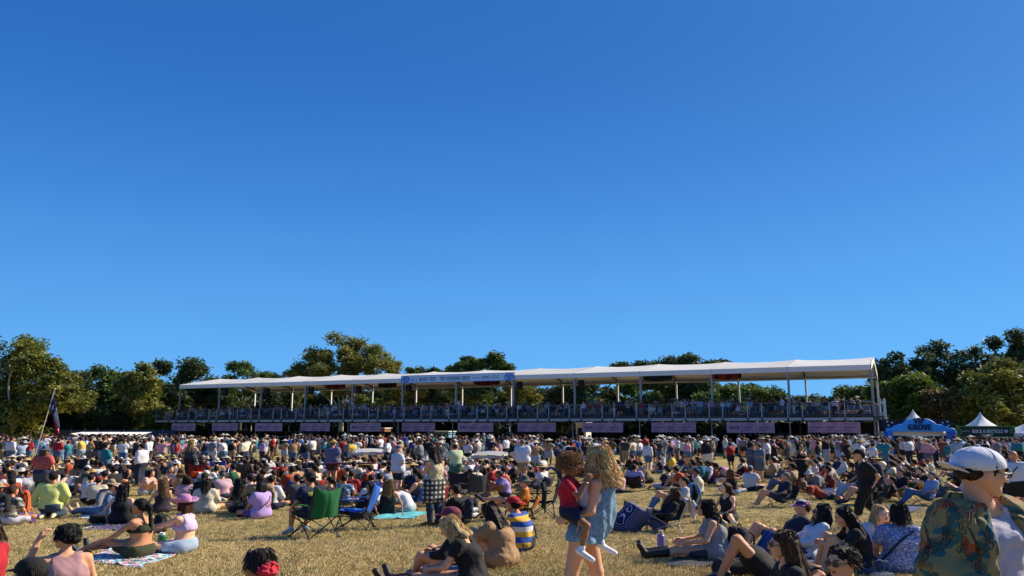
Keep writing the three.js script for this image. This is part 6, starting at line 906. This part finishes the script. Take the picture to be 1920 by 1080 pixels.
// ---------------------------------------------------------------- the man in front at the right, in a stitched open coat and a white backward cap
{
  const pos = away(1826, 4.35), HY = 1.16, HP = .12; pos.y = groundY(pos.x, pos.z) + .02;
  p = person('man in front at the right in white backward cap and stitched tan coat'.replace('man', 'person'), pos, 20, { sex: 'm', lod: 0, pose: 'stand', skin: SKIN[1], bulk: 1.12, size: 1.07, top: tee('#b4b1c0', { hem: -.16, neck: .075, fold: .012 }), bottom: pants('#4a4f5c'), hair: hr('bald', 'dark'), shoes: shoes('#888'), head: [HP, HY, 0], glasses: 'clear', mods: { elR: [-.27, 1.1, -.02], wrR: [-.2, .98, .22], elL: [.27, 1.1, -.02], wrL: [.24, .9, .16] }, curl: .8 });
  p.root.scale.y *= .94;
  const J = p.J, e = .05, o = { sex: 'm', bulk: 1.12 }, H = p.headPt, coatCut = [cone(V(.035, 1.47, .17), V(.06, .7, .28), .125, .215, 0), cone(J.nek.clone().add(V(0, -.02, .02)), H(0, 0, -.01), .083, .13), half(V(0, -1, 0), V(0, .72, 0))];
  const coat = solid([...torso(J, e, o), cone(V(0, .98, 0), V(0, .72, -.01), .2, .24, .08), cone(V(-.1, .98, 0), V(-.13, .72, 0), .16, .19, .08), cone(V(.1, .98, 0), V(.13, .72, 0), .16, .19, .08), ...arm(J, 'L', e * .9, o, 1, .8), ...arm(J, 'R', e * .9, o, 1, .8)], coatCut, .0115, foldNoise(.02, 5), (x, y, z) => [Math.atan2(x, z) * .33 + (Math.abs(x) > .2 ? .2 : 0), y * .9]);
  const cm = new THREE.MeshStandardMaterial({ map: coatTex, roughness: .9, bumpMap: coatTex, bumpScale: .004 }); mesh('coat', coat, cm, p.root);
  const col = []; for (const k of [-1, 1]) col.push(solid([cone(J.nek.clone().add(V(k * .085, .005, -.05)), J.nek.clone().add(V(k * .115, -.1, .1)), .03, .024, .02), cone(J.nek.clone().add(V(k * .115, -.1, .1)), J.che.clone().add(V(k * .125, .0, .145)), .024, .02, .02)], [], .01)); col.push(solid([cone(J.nek.clone().add(V(-.085, .005, -.05)), J.nek.clone().add(V(.085, .005, -.05)), .034, .034, .02)], [], .01));
  for (const q of col) mesh('collar', q, cm, p.root);
  for (let i = 0; i < 4; i++) mesh('toggle', new THREE.TorusGeometry(.022, .007, 6, 12).rotateY(.3).translate(.12, 1.2 - i * .14, .2 - i * .012), M('#5a4626', .6), p.root);
  mesh('hair', solid([ell(H(0, .0, -.03), .0785, .056, .0735, .02, new THREE.Quaternion().setFromEuler(new THREE.Euler(HP, HY, 0, 'YXZ'))), ...[-1, 1].map((k) => cone(H(k * .074, .03, .03), H(k * .073, -.012, .022), .012, .007, .01))], [], .0075, (x, y, z) => .004 * noise3(x * 90, y * 40, z * 90)), hairOf(HAIR.dark), p.root);
  // cap worn backwards: dome, brim behind, opening and strap at the brow
  const R = (c, x, y, z, q = .006, rot = [0, 0, 0]) => ell(H(...c), x, y, z, q, new THREE.Quaternion().setFromEuler(new THREE.Euler(HP, HY, 0, 'YXZ')).multiply(new THREE.Quaternion().setFromEuler(new THREE.Euler(...rot)))), dn = V(0, -1, 0).applyQuaternion(new THREE.Quaternion().setFromEuler(new THREE.Euler(HP - .06, HY, 0, 'YXZ')));
  const white = clothOf('#dadbe6');
  mesh('cap', solid([R([0, .044, -.013], .0935, .099, .1125)], [half(V(0, -1, .25).normalize().applyQuaternion(new THREE.Quaternion().setFromEuler(new THREE.Euler(HP, HY, 0, 'YXZ'))), H(0, .018, 0)), R([0, .0, -.02], .086, .1, .104), R([0, .02, .115], .05, .055, .055)], .005), white, p.root);
  mesh('cap_brim', solid([R([0, .01, -.105], .08, .0085, .082, .006, [.42, 0, 0])], [R([0, .02, -.02], .086, .098, .104)], .005), white, p.root);
  mesh('cap_button', new THREE.SphereGeometry(.011, 10, 6).translate(...H(0, .145, -.018).toArray()), white, p.root);
  mesh('cap_strap', tube([H(-.05, .032, .085), H(-.025, .03, .1), H(0, .029, .103), H(.025, .03, .1), H(.05, .032, .085)], .009, 6, 12), M('#8c8c94', .6), p.root);
  for (const a of [-1.2, -.4, .4, 1.2, 2.2, 3.6]) mesh('cap_seam', tube(Array.from({ length: 9 }, (_, k) => { const t = .12 + k / 8 * 1.35, r = Math.sin(t); return H(Math.sin(a) * .0965 * r, .044 + .1 * Math.cos(t) - .0005, -.016 + Math.cos(a) * .1165 * r); }).filter((q) => q.y > H(0, .035, 0).y - .02), .0016, 4, 16), M('#b9bac8', .8), p.root);
  mesh('cap_tag', box(.012, .016, .003).applyQuaternion(new THREE.Quaternion().setFromEuler(new THREE.Euler(0, -1.2, 0))).translate(...H(-.088, .04, .02).toArray()), M('#16204a', .7), p.root);
}
// ---------------------------------------------------------------- things on the grass
blanket('bright patterned blanket of cyan, pink and navy triangles under two sitters', [[160, 1054], [262, 1066], [332, 1040], [206, 1026]], new THREE.MeshStandardMaterial({ map: geoTex, roughness: .85 }));
blanket('purple cloth under the person in the long black dress', [[160, 992], [250, 998], [300, 984], [200, 978]], M('#3f3568', .9), { hem: M('#d3cfe0', .9) });
blanket('pale towel under the person in the marled jacket', [[150, 972], [228, 975], [232, 966], [160, 963]], M('#c7cbd4', .9));
blanket('red and blue cloth under the kneeling person in yellow', [[20, 976], [66, 980], [80, 966], [44, 960]], M('#4a56a4', .9), { hem: M('#a8243c', .9) });
blanket('teal blanket under the person in the white tee', [[702, 974], [774, 973], [802, 961], [724, 957]], M('#59b6c0', .85));
blanket('small dark mat beside the black boots', [[1250, 1062], [1392, 1068], [1398, 1050], [1270, 1046]], M('#2d333c', .9));
blanket('grey woven mat behind the bare knees at the lower right', [[1350, 1064], [1402, 1072], [1420, 1046], [1372, 1038]], M('#8b8a86', .95));
blanket('navy towel by the reclining person in jeans', [[1640, 960], [1700, 966], [1730, 950], [1670, 946]], M('#2a3f66', .9));
blanket('lime green blanket at the lower right under the front sitters', [[1505, 1100], [1570, 1110], [1580, 1080], [1520, 1072]], M('#86a24a', .9));
blanket('dark cloth under the group right of the floral cap', [[1460, 1060], [1640, 1080], [1650, 1052], [1480, 1036]], M('#3a4654', .9));
{
  const b = backpack('bright orange backpack standing left of the yellow sleeves', at(36, 962), -150, '#e2571a', { size: 1.25 }); void b;
  const c = at(10, 985); c.add(V(.03, .3, .2)); backpack('black and clear backpack on the back of the camouflage shirt', c, 0, '#1a1b20', { pocket: '#8d929c', size: .8 });
  backpack('black backpack lying on the teal blanket', at(694, 974), 70, '#16181c', { lying: true, size: 1.05 });
  const d = at(880, 985); d.add(V(.05, .14, .12)); backpack('navy, black and white backpack on the back of the black tee', d, 46, '#1a2036', { pocket: '#dcdcdc', size: .9 });
  const w = at(1632, 989); w.add(V(.2, .88, .02)); backpack('navy backpack carried by the person walking in black', w, 86, '#1a2340', { size: .95 });
  backpack('royal blue bag on the grass right of the white towel', at(1334, 908), -40, '#1f3a9c', { size: 1.1 });
  backpack('black mesh bag in front of the bare knees, lower right', at(1340, 1078), -90, '#14161c', { lying: true, size: 1.1 });
  backpack('black bucket bag between the ponytail and the pink hat', at(298, 1000), -90, '#15171c', { size: .8 });
  backpack('dark patterned backpack leaning behind the grey tank', at(1384, 1050), -60, '#22222a', { size: 1 });
  backpack('dark round pack in the rows left of centre, behind the navy chair', at(222, 900), -160, '#2c2e34', { size: 1.3 });
}
bottle('purple flask standing by the black boots', at(1240, 1038), '#7a67b4', .34, .06, '#c9b48c'); bottle('maroon flask on the grass left of the raised denim knees', at(1173, 962), '#55161e', .3, .05, '#3a1014');
bottle('green bottle between the two sitters on the patterned blanket', at(303, 1022), '#0f6b45', .2, .07, '#e4e4e0'); bottle('red cup held by the blond person on the teal blanket', raised(683, 968, .12), '#b5523a', .13, .045, '#b5523a');
// clear tote at the lower right
{ const t = thing('clear_tote', 'clear plastic tote bag left of the front coat, lower right', 'bag', at(1657, 1112)); t.rotation.y = .4; t.scale.setScalar(.72); mesh('bag', new RoundedBoxGeometry(.34, .3, .16, 2, .03).translate(0, .15, 0), new THREE.MeshPhysicalMaterial({ color: 0xe6eef6, roughness: .15, transmission: .92, thickness: 0 }), t); mesh('contents', solid([cone(V(-.08, .08, 0), V(.08, .1, 0), .06, .05, .03), cone(V(0, .16, 0), V(.06, .2, 0), .05, .04, .03)], [], .015, foldNoise(.01)), M('#8f9bb4', .9), t); for (const z of [-.05, .05]) mesh('handle', tube([V(-.1, .3, z), V(-.07, .46, z), V(.07, .46, z), V(.1, .3, z)], .01, 5, 14), M('#2a3f66', .7), t); }
// cloths hung on chairs
function hung(label, name, cat, at0, turn, w, h, color, tex) {
  const t = thing(name, label, cat, at0, turn * Math.PI / 180); const P = [], uv = [], id = [], n = 14, m = 18;
  for (let i = 0; i <= m; i++) for (let j = 0; j <= n; j++) { const s = i / m * 2 - 1, u = j / n * 2 - 1, drop = Math.pow(Math.abs(s), 1.0) * h, z = (s < 0 ? -1 : .6) * Math.min(.09, Math.abs(s) * .4) * 1.2 + .02 * Math.sin(u * 9 + s * 3) * Math.abs(s); P.push(u * w / 2 * (1 + .12 * noise3(u * 2, s * 2, w)), -drop * (s < 0 ? 1 : .55) + .012 * noise3(u * 5, s * 5, 2), z); uv.push(u, s); if (i && j) { const k = i * (n + 1) + j; id.push(k - n - 2, k - n - 1, k, k - n - 2, k, k - 1); } }
  const g = new THREE.BufferGeometry(); g.setAttribute('position', new THREE.Float32BufferAttribute(P, 3)); g.setAttribute('uv', new THREE.Float32BufferAttribute(uv, 2)); g.setIndex(id); g.computeVertexNormals(); const mm = clothOf(color, tex).clone(); mm.side = THREE.DoubleSide; mesh('cloth', g, mm, t);
  for (const k of [-1, 1]) mesh('sleeve', tube([V(k * w * .45, -.04, -.06), V(k * w * .58, -h * .35, -.1), V(k * w * .52, -h * .8, -.08)], .05, 8, 10), mm, t); return t;
}
hung('faded denim jacket hung over the chair of the reclining person', 'denim_jacket', 'jacket', raised(1300, 968, .78), -92, .6, .62, '#4f78a6'); hung('black jacket hung over the chair beside the grey bucket hat', 'black_jacket', 'jacket', raised(1013, 972, .86), -94, .62, .72, '#1d1e22'); hung('white towel hung over the chair of the orange tee', 'white_towel', 'towel', raised(1304, 922, .62), -96, .5, .4, '#e2e2ea'); hung('olive-tan jacket hung over a chair right of the blue chair', 'tan_jacket', 'jacket', raised(452, 912, .82), -165, .66, .7, '#75654c'); hung('white blanket hung over the pale wooden chair legs', 'white_blanket', 'blanket', raised(1290, 985, .55), -92, .5, .4, '#cfc6c4');
campChair('camp chair that carries the black jacket', at(1013, 972), -94, '#1b1c20');
campChair('charcoal camp chair with crossed frame beside the navy one, left part', at(156, 898), -175, '#34373c'); campChair('navy camp chair with a white mark, left part of the crowd', at(192, 901), 168, '#23345c', { frame: M('#c9ccd0', .4, { metalness: .5 }) });
campChair('bright blue camp chair behind the pink striped shirt', at(410, 907), -172, '#1e4bb4', { frame: M('#c9ccd0', .4, { metalness: .5 }) }); campChair('camp chair that carries the olive-tan jacket', at(452, 912), -165, '#54493a'); campChair('red framed camp chair with a bright orange bag on it', at(372, 915), -176, '#8a2418');
campChair('black camp chair with folded coat right of the plaid shirt', at(862, 940), 176, '#202228'); campChair('grey camp chair next to the black one, right of the plaid shirt', at(886, 946), -150, '#3a3d44'); campChair('small bright blue chair left of the plaid shirt', at(776, 925), -120, '#2f7fd6'); campChair('camp chair under the person in red tee', at(916, 924), -104, '#4a1a22', { low: true }); campChair('black camp chair turned sideways left of the walking person', at(1582, 918), -80, '#1b1c22', { low: true });
{ const t = thing('orange_bag', 'bright orange cloth bag slumped over the red framed chair', 'bag', raised(372, 917, .5)); mesh('cloth', solid([cone(V(-.2, .02, 0), V(.2, .03, 0), .09, .1, .05), cone(V(-.22, .1, 0), V(-.24, .16, 0), .05, .03, .05), cone(V(.22, .1, 0), V(.25, .16, 0), .05, .03, .05)], [], .018, foldNoise(.016)), M('#e8560f', .8), t); mesh('drawstring', tube([V(-.2, .1, .08), V(0, .06, .1), V(.2, .1, .08)], .008, 5, 10), M('#8a3208', .8), t); }
// chair canopies
function canopy(label, px, py, turn, color) { const t = thing('chair_canopy', label, 'canopy', at(px, py), turn * Math.PI / 180); const P = [], id = []; for (let i = 0; i <= 8; i++) for (let j = 0; j <= 8; j++) { const u = i / 4 - 1, v = j / 4 - 1; P.push(u * .55, 1.3 + .035 * (1 - u * u) - .05 * v, v * .42); if (i && j) { const k = i * 9 + j; id.push(k - 10, k - 9, k, k - 10, k, k - 1); } } const g = new THREE.BufferGeometry(); g.setAttribute('position', new THREE.Float32BufferAttribute(P, 3)); g.setIndex(id); g.computeVertexNormals(); mesh('cloth', g, new THREE.MeshStandardMaterial({ color, roughness: .8, side: THREE.DoubleSide }), t); for (const x of [-.5, .5]) { mesh('pole', rod(V(x, 0, -.35), V(x, 1.36, -.1), .012), steelDark, t); mesh('valance', box(.03, .06, .8, x * 1.08, 1.28, 0), M(color, .8), t); } mesh('logo_panel', box(.16, .08, .012, .32, 1.215, .445), M('#b07a84', .7), t); mesh('front_valance', box(1.1, .08, .012, 0, 1.215, .43), M(color, .8), t); return t; }
canopy('white chair canopy above the red tee', 918, 926, -10, '#a9a7a2'); canopy('long white chair canopy right of the straw hat', 690, 912, 12, '#b4b3b0');
{ const t = thing('folding_table', 'narrow maroon folding table behind the white canopy', 'table', at(660, 912)); mesh('table_top', box(1.7, .04, .5, 0, .84, 0), M('#5a1420', .6), t); for (const [x, z] of [[-.75, .2], [.75, .2], [-.75, -.2], [.75, -.2]]) mesh('leg', rod(V(x, 0, z), V(x * .9, .83, z), .015), steelDark, t); }
// the leaning flag
{
  const b = raised(50, 905, 0), top = viewDir(103, 729), tt = b.z / top.z * .99, e = V(top.x * tt, EYE + top.y * tt, top.z * tt), t = thing('flag', 'blue, white and red flag hanging limp from a leaning pole', 'flag', b), E = e.clone().sub(b);
  mesh('pole', rod(V(0, 0, 0), E, .022, 8, .014), M('#d9d4c6', .5), t); mesh('finial', new THREE.SphereGeometry(.03, 10, 8).translate(E.x, E.y, E.z), M('#d9d4c6', .4), t);
  const tex = canvasTex(128, 192, (g) => { g.fillStyle = '#1c2a66'; g.fillRect(0, 0, 128, 78); g.fillStyle = '#e4e2e0'; g.fillRect(0, 78, 64, 114); g.fillStyle = '#a3162c'; g.fillRect(64, 78, 64, 114); g.fillStyle = '#e4e2e0'; g.beginPath(); for (let k = 0; k < 10; k++) { const a = k * Math.PI / 5 - Math.PI / 2, r = k % 2 ? 9 : 22; g.lineTo(64 + r * Math.cos(a), 40 + r * Math.sin(a)); } g.fill(); });
  const P = [], uv = [], id = [], s = E.clone().normalize(), o = E.clone().addScaledVector(s, -.25);
  for (let i = 0; i <= 10; i++) for (let j = 0; j <= 18; j++) { const u = i / 10, v = j / 18, top2 = o.clone().addScaledVector(s, -u * .55 * (1 - .3 * v)); P.push(top2.x + .02 + .38 * v + .06 * Math.sin(u * 9 + v * 2) * (.2 + v), top2.y - 1.25 * v, top2.z + .12 * Math.sin(u * 11 + v * 1.5) * (.2 + v)); uv.push(u, 1 - v); if (i && j) { const k = i * 19 + j; id.push(k - 20, k - 19, k, k - 20, k, k - 1); } }
  const g = new THREE.BufferGeometry(); g.setAttribute('position', new THREE.Float32BufferAttribute(P, 3)); g.setAttribute('uv', new THREE.Float32BufferAttribute(uv, 2)); g.setIndex(id); g.computeVertexNormals(); mesh('cloth', g, new THREE.MeshStandardMaterial({ map: tex, roughness: .8, side: THREE.DoubleSide }), t);
}
// ---------------------------------------------------------------- the rest of the crowd: the nearer ones each a person, the far ones one mass
const CLOTH = [['black', '#141417', 13], ['white', '#dcdcdd', 9], ['navy', '#1c2442', 5], ['grey', '#7a7d82', 4], ['charcoal', '#36393e', 4], ['red', '#a81c26', 2.5], ['pink', '#d197a6', 3], ['tan', '#a98c66', 3], ['teal', '#1f7d86', 1.5], ['rust', '#a2441f', 2], ['lavender', '#a793cc', 1.5], ['light-blue', '#9fb4cc', 2], ['blue', '#2f55a8', 1.2], ['olive', '#5c6040', 2], ['yellow', '#d6b64a', 1.2], ['cream', '#dccfb2', 4], ['maroon', '#5e1a24', 2], ['green', '#2f6b42', 1.3]];
const wpick = (l) => { let t = 0; for (const x of l) t += x[2]; t *= rnd(); for (const x of l) if ((t -= x[2]) <= 0) return x; return l[0]; };
const BOTTOM = [['black', '#15161a', 6], ['denim', '#4d6d94', 6], ['khaki', '#9a8a68', 3], ['navy', '#1c2440', 4], ['grey', '#5f636a', 3], ['white', '#d8d6d0', 2], ['pale-denim', '#9db3cc', 3]];
const HATS = [['straw hat', 'straw', '#c7ab6c'], ['white cap', 'cap', '#e2e1de'], ['black cap', 'cap', '#141418'], ['tan bucket hat', 'bucket', '#a8946e'], ['white bucket hat', 'bucket', '#dcdad4'], ['red cap', 'cap', '#a51c28'], ['navy cap', 'cap', '#1c2644'], ['white cowboy hat', 'cowboy', '#dcd6c6'], ['wide cream hat', 'straw', '#dfd5bd']];
const HAIRS = [['short dark hair', 'short', 'dark', 5], ['short brown hair', 'short', 'brown', 4], ['short grey hair', 'short', 'grey', 2], ['short black hair', 'short', 'black', 3], ['long black hair', 'long', 'black', 3], ['long brown hair', 'long', 'brown', 4], ['long dark hair', 'straight', 'dark', 3], ['long blond hair', 'wavy', 'blonde', 4], ['fair bob', 'bob', 'light', 2], ['dark bob', 'bob', 'dark', 2], ['black bun', 'bun', 'black', 1.5], ['brown ponytail', 'pony', 'brown', 2], ['curly black hair', 'curly', 'black', 2], ['auburn hair', 'long', 'auburn', 1.5]];
const boardPx = [361, 439, 521, 608, 702, 800, 907, 1019, 1140, 1271, 1412, 1565];
const pxOf = (v) => { const d = v.clone().sub(camera.position), c = Math.cos(PITCH), s = Math.sin(PITCH), z = -d.z * c + d.y * s; return 960 + FOCAL * d.x / z; };
function place(v) {
  const x = pxOf(v), d = Math.hypot(v.x, v.z), row = d < 31 ? 'near row' : d < 37 ? 'middle row' : d < 44 ? 'back row' : 'far row';
  if (x < 90) return row + ' at far left'; if (x < 200) return row + ' behind the flag'; if (x < 320) return row + ' left of deck';
  if (x > 1800) return row + ' before recycling booth'; if (x > 1640) return row + ' before blue arch';
  let b = 0; boardPx.forEach((q, i) => { if (Math.abs(q - x) < Math.abs(boardPx[b] - x)) b = i; }); return `${row} under ${ordinal[b]} board`;
}
const labels = new Set();
function outfit(sit) {
  const hair = wpick(HAIRS), fem = hair[1] !== 'short', t = wpick(CLOTH), b = wpick(BOTTOM), hat = rnd() < .34 ? pick(HATS) : null, kind = fem ? pick(['tank', 'tank', 'tee', 'tee', 'dress']) : pick(['tee', 'tee', 'tee', 'tank', 'long']);
  return { hair, fem, t, b, hat, kind, bk: fem ? pick(['shorts', 'shorts', 'pants', 'skirt']) : pick(['shorts', 'shorts', 'pants']), skin: SKIN[Math.floor(Math.pow(rnd(), 1.3) * 5)], bulk: pick([.94, 1.04, 1.22]) };
}
function spec(w, pose, lod) {
  const sex = w.fem ? 'f' : 'm', bk = w.kind === 'dress' ? 'skirt' : w.bk;
  return { sex, pose, lod, bulk: w.bulk, skin: w.skin, key: [pose, sex, w.bulk, lod].join('|'), top: { kind: w.kind, color: w.t[1] }, bottom: { kind: bk, color: w.kind === 'dress' ? w.t[1] : w.b[1] }, hair: { kind: w.hair[1], color: HAIR[w.hair[2]] }, hat: w.hat && { kind: w.hat[1], color: w.hat[2] }, shoes: { color: pick(['#e0ded8', '#1c1c20', '#7a6a58']) } };
}
const taken = []; scene.children.forEach((o) => { if (o.userData.category === 'person') taken.push([o.position.x, o.position.z, .8]); else if (['camp chair', 'canopy', 'table'].includes(o.userData.category)) taken.push([o.position.x, o.position.z, .7]); });
const free = (x, z, r) => { for (const [a, b, q] of taken) { const R = Math.max(r, q * .9); if ((a - x) ** 2 + (b - z) ** 2 < R * R) return false; } taken.push([x, z, r]); return true; };
const inFrontOfDeck = (x, z) => { const dx = x - deckPos.x, dz = z - deckPos.z; return -dx * Math.sin(TH) + dz * Math.cos(TH); };
// keep the view of the people singled out above free of anyone nearer
const kept = scene.children.filter((o) => o.userData.category === 'person').map((o) => [pxOf(o.position), Math.hypot(o.position.x, o.position.z)]);
const hides = (x, z, d) => { const q = pxOf(V(x, 0, z)); return kept.some(([px, pd]) => d < pd - .3 && Math.abs(q - px) < 900 / d * .75); };
const spots = [];
function scatter(n, d0, d1, u0, u1, r, kind, keep = () => true) { for (let i = 0, k = 0; k < n && i < n * 40; i++) { const d = Math.sqrt(lerp(d0 * d0, d1 * d1, rnd())), x = lerp(u0, u1, rnd()) * d, z = -d; if (inFrontOfDeck(x, z) < 3.2 || hides(x, z, d) || !keep(x, z, d) || !free(x, z, r)) continue; k++; spots.push({ x, z, d, kind }); } }
scatter(34, 20, 26, -.66, -.02, .9, 'sit', (x, z, d) => d > 22 || x < -.3 * d); scatter(310, 26, 43, -.66, .03, .66, 'sit'); scatter(110, 24, 44, .03, .66, .64, 'sit', (x, z, d) => d > 27 || x > .2 * d);
scatter(34, 30, 47, -.66, .12, .8, 'stand'); scatter(340, 43, 72, -.68, .04, .62, 'stand'); const gap = (x, z) => noise3(x * .22 + 3, 1, z * .22) + .5 * noise3(x * .6, 2, z * .6) > -.18; scatter(150, 38, 62, .02, .45, .6, 'stand', (x, z, d) => (d > 46 || rnd() < .4) && gap(x, z)); scatter(110, 39, 57, .3, .68, .56, 'stand', (x, z, d) => d > 42 && gap(x + 40, z));
spots.sort((a, b) => a.d - b.d);
const massSpots = [];
let chairs = 0;
for (const s of spots) {
  const pos = V(s.x, groundY(s.x, s.z), s.z), wantChair = s.kind === 'sit' && rnd() < .36;
  const px = pxOf(pos), turn = s.kind === 'sit' ? (px < 900 ? rr(-185, -110) : rr(-150, -70)) : px > 1440 ? pick([rr(-110, -60), rr(60, 120), rr(140, 220)]) : rr(-230, -80);
  if (people >= 296 || px < -40 || px > 1960) { if (px > -80 && px < 2000) massSpots.push({ pos, turn, kind: s.kind }); continue; }
  const pose = s.kind === 'stand' ? pick(['stand', 'stand', 'phone', 'hips', 'fold', 'walk', 'shade']) : wantChair ? 'low' : pick(['sitX', 'sitX', 'sitKnees', 'back', 'side', 'sitBend']);
  let w, label; for (let k = 0; k < 60; k++) { w = outfit(); const top = { tee: 'tee', tank: 'tank', long: 'long-sleeves', dress: 'dress' }[w.kind]; label = `${s.kind === 'stand' ? 'standing' : wantChair ? 'chair-seated' : 'sitting'} person, ${w.t[0]} ${top}${s.kind === 'stand' && w.kind !== 'dress' ? ` and ${w.b[0]} ${w.bk === 'pants' ? 'trousers' : w.bk}` : ''}, ${w.hat ? w.hat[0] : w.hair[0]}, ${place(pos)}`; if (!labels.has(label)) break; }
  labels.add(label);
  person(label, pos, turn, { ...spec(w, pose, s.d < 29 ? 3 : 4), size: rr(.95, 1.07), group: 'people in the crowd on the lawn' });
  { const r = scene.children[scene.children.length - 1]; const k = rr(.92, 1.1); r.scale.x *= k; r.scale.z *= k; }
  if (wantChair) { const c = pick([['black', '#17181c'], ['navy', '#1b2850'], ['royal-blue', '#1f4fb8'], ['grey', '#5c6066'], ['maroon', '#5c1822'], ['red', '#9c1c24'], ['green', '#1f5a38']]); const l = `${c[0]} camp chair under the ${w.t[0]} ${w.kind === 'long' ? 'sleeves' : w.kind}, ${w.hat ? w.hat[0] : w.hair[0]}, ${place(pos)}`; campChair(l, pos, turn, c[1], { low: true, group: 'camp chairs in the crowd' }); chairs++; }
}
// the far crowd and the crowd on the deck: each a mass of instanced figures, whole figures merged with their colours
function paint(g, color) { const c = lin(color), n = g.attributes.position.count, a = new Float32Array(n * 3); for (let i = 0; i < n; i++) { a[3 * i] = c.r; a[3 * i + 1] = c.g; a[3 * i + 2] = c.b; } const h = g.clone(); h.deleteAttribute('uv'); h.setAttribute('color', new THREE.BufferAttribute(a, 3)); return h; }
const crowdMat = new THREE.MeshStandardMaterial({ vertexColors: true, roughness: .85 });
const figure = (pose) => mergeGeometries(figureParts({ ...spec(outfit(), pose, 4), shoes: { color: '#2a2a2e' } }).filter((q) => q[1].attributes.position.count).map(([, g, m]) => paint(g, '#' + m.color.getHexString())));
function mass(name, label, list, poses, variants) {
  const root = new THREE.Group(); root.name = name; tag(root, label, 'crowd', null, 'stuff'); scene.add(root); const o = new THREE.Object3D();
  const bins = Array.from({ length: variants }, () => []); list.forEach((s, i) => bins[i % variants].push(s));
  bins.forEach((b, i) => { if (!b.length) return; const im = new THREE.InstancedMesh(figure(poses[i % poses.length]), crowdMat, b.length); b.forEach((s, k) => { o.position.copy(s.pos); o.rotation.set(0, s.turn * Math.PI / 180, 0); const q = rr(.88, 1.02); const w = q * rr(.9, 1.1); o.scale.set(WIDE * w, TALL * q, WIDE * w); o.updateMatrix(); im.setMatrixAt(k, o.matrix); }); im.name = 'figures'; im.castShadow = im.receiveShadow = true; root.add(im); });
}
mass('standing_crowd', 'mass of small standing people in front of the deck and under the trees', massSpots.filter((s) => s.kind === 'stand'), ['stand', 'phone', 'stand', 'hips', 'fold', 'walk', 'shade'], 56);
mass('seated_crowd', 'mass of small seated people in the far rows', massSpots.filter((s) => s.kind === 'sit'), ['sitX', 'sitKnees', 'back', 'side'], 16);
{
  const up = [], down = [], chairG = mergeGeometries([box(.46, .04, .44, 0, .44, 0), box(.46, .5, .04, 0, .72, -.22), box(.04, .44, .04, -.2, .22, .2), box(.04, .44, .04, .2, .22, .2), box(.04, .44, .04, -.2, .22, -.2), box(.04, .44, .04, .2, .22, -.2)]), y = FL + .3, cl = [];
  for (let i = 0; i < 620; i++) { const x = rr(-1, LEN - .3), z = .7 - 6 * Math.pow(rnd(), 1.2); if (!free(...onDeck(x, 0, z).toArray().filter((_, k) => k !== 1), .34)) continue; const sit = rnd() < .42, p0 = onDeck(x, y, z); (sit ? down : up).push({ pos: p0, turn: -TH * 180 / Math.PI + rr(-75, 30) }); if (sit) cl.push(down[down.length - 1]); }
  mass('deck_crowd', 'people standing and leaning on the shaded upper deck behind the railing', up, ['stand', 'fold', 'phone', 'hips'], 24); mass('deck_sitters', 'people seated on the shaded upper deck behind the railing', down, ['chair'], 14);
  const im = new THREE.InstancedMesh(chairG, M(0xb9bcc2, .6), cl.length), o = new THREE.Object3D(); cl.forEach((s, k) => { o.position.copy(s.pos); o.rotation.set(0, s.turn * Math.PI / 180, 0); o.scale.set(1.1, .94, 1.1); o.updateMatrix(); im.setMatrixAt(k, o.matrix); }); im.name = 'deck_chairs'; scene.add(tag(im, 'grey plastic chairs on the shaded upper deck', 'chairs', null, 'stuff'));
}
{ let n = 0; for (let i = 0; i < 900 && n < 34; i++) { const d = rr(20, 40), x = rr(-.64, .64) * d, z = -d, v = V(x, groundY(x, z), z); if (inFrontOfDeck(x, z) < 3 || (d < 26 && Math.abs(x / d) < .35) || hides(x, z, d) || !free(x, z, .5)) continue; const c = pick([['black', '#17181c'], ['navy', '#1c2748'], ['grey', '#6a6d72'], ['tan', '#8d7450'], ['maroon', '#5a1c26'], ['teal', '#1f6f78'], ['red', '#a81f28']]), l = `${c[0]} bag lying on the grass, ${place(v)}`; if (labels.has(l)) continue; labels.add(l); n++; backpack(l, v, rr(0, 360), c[1], { size: rr(.75, 1.1), lying: rnd() < .5 }); } }
console.log('people', people, 'spots', spots.length, 'mass', massSpots.length, 'chairs', chairs);
{ let t = 0; scene.traverse((o) => { if (o.isMesh && !o.isInstancedMesh) t += (o.geometry.index ? o.geometry.index.count : o.geometry.attributes.position.count) / 3; }); console.log('triangles', t); }
renderer.render(scene, camera);
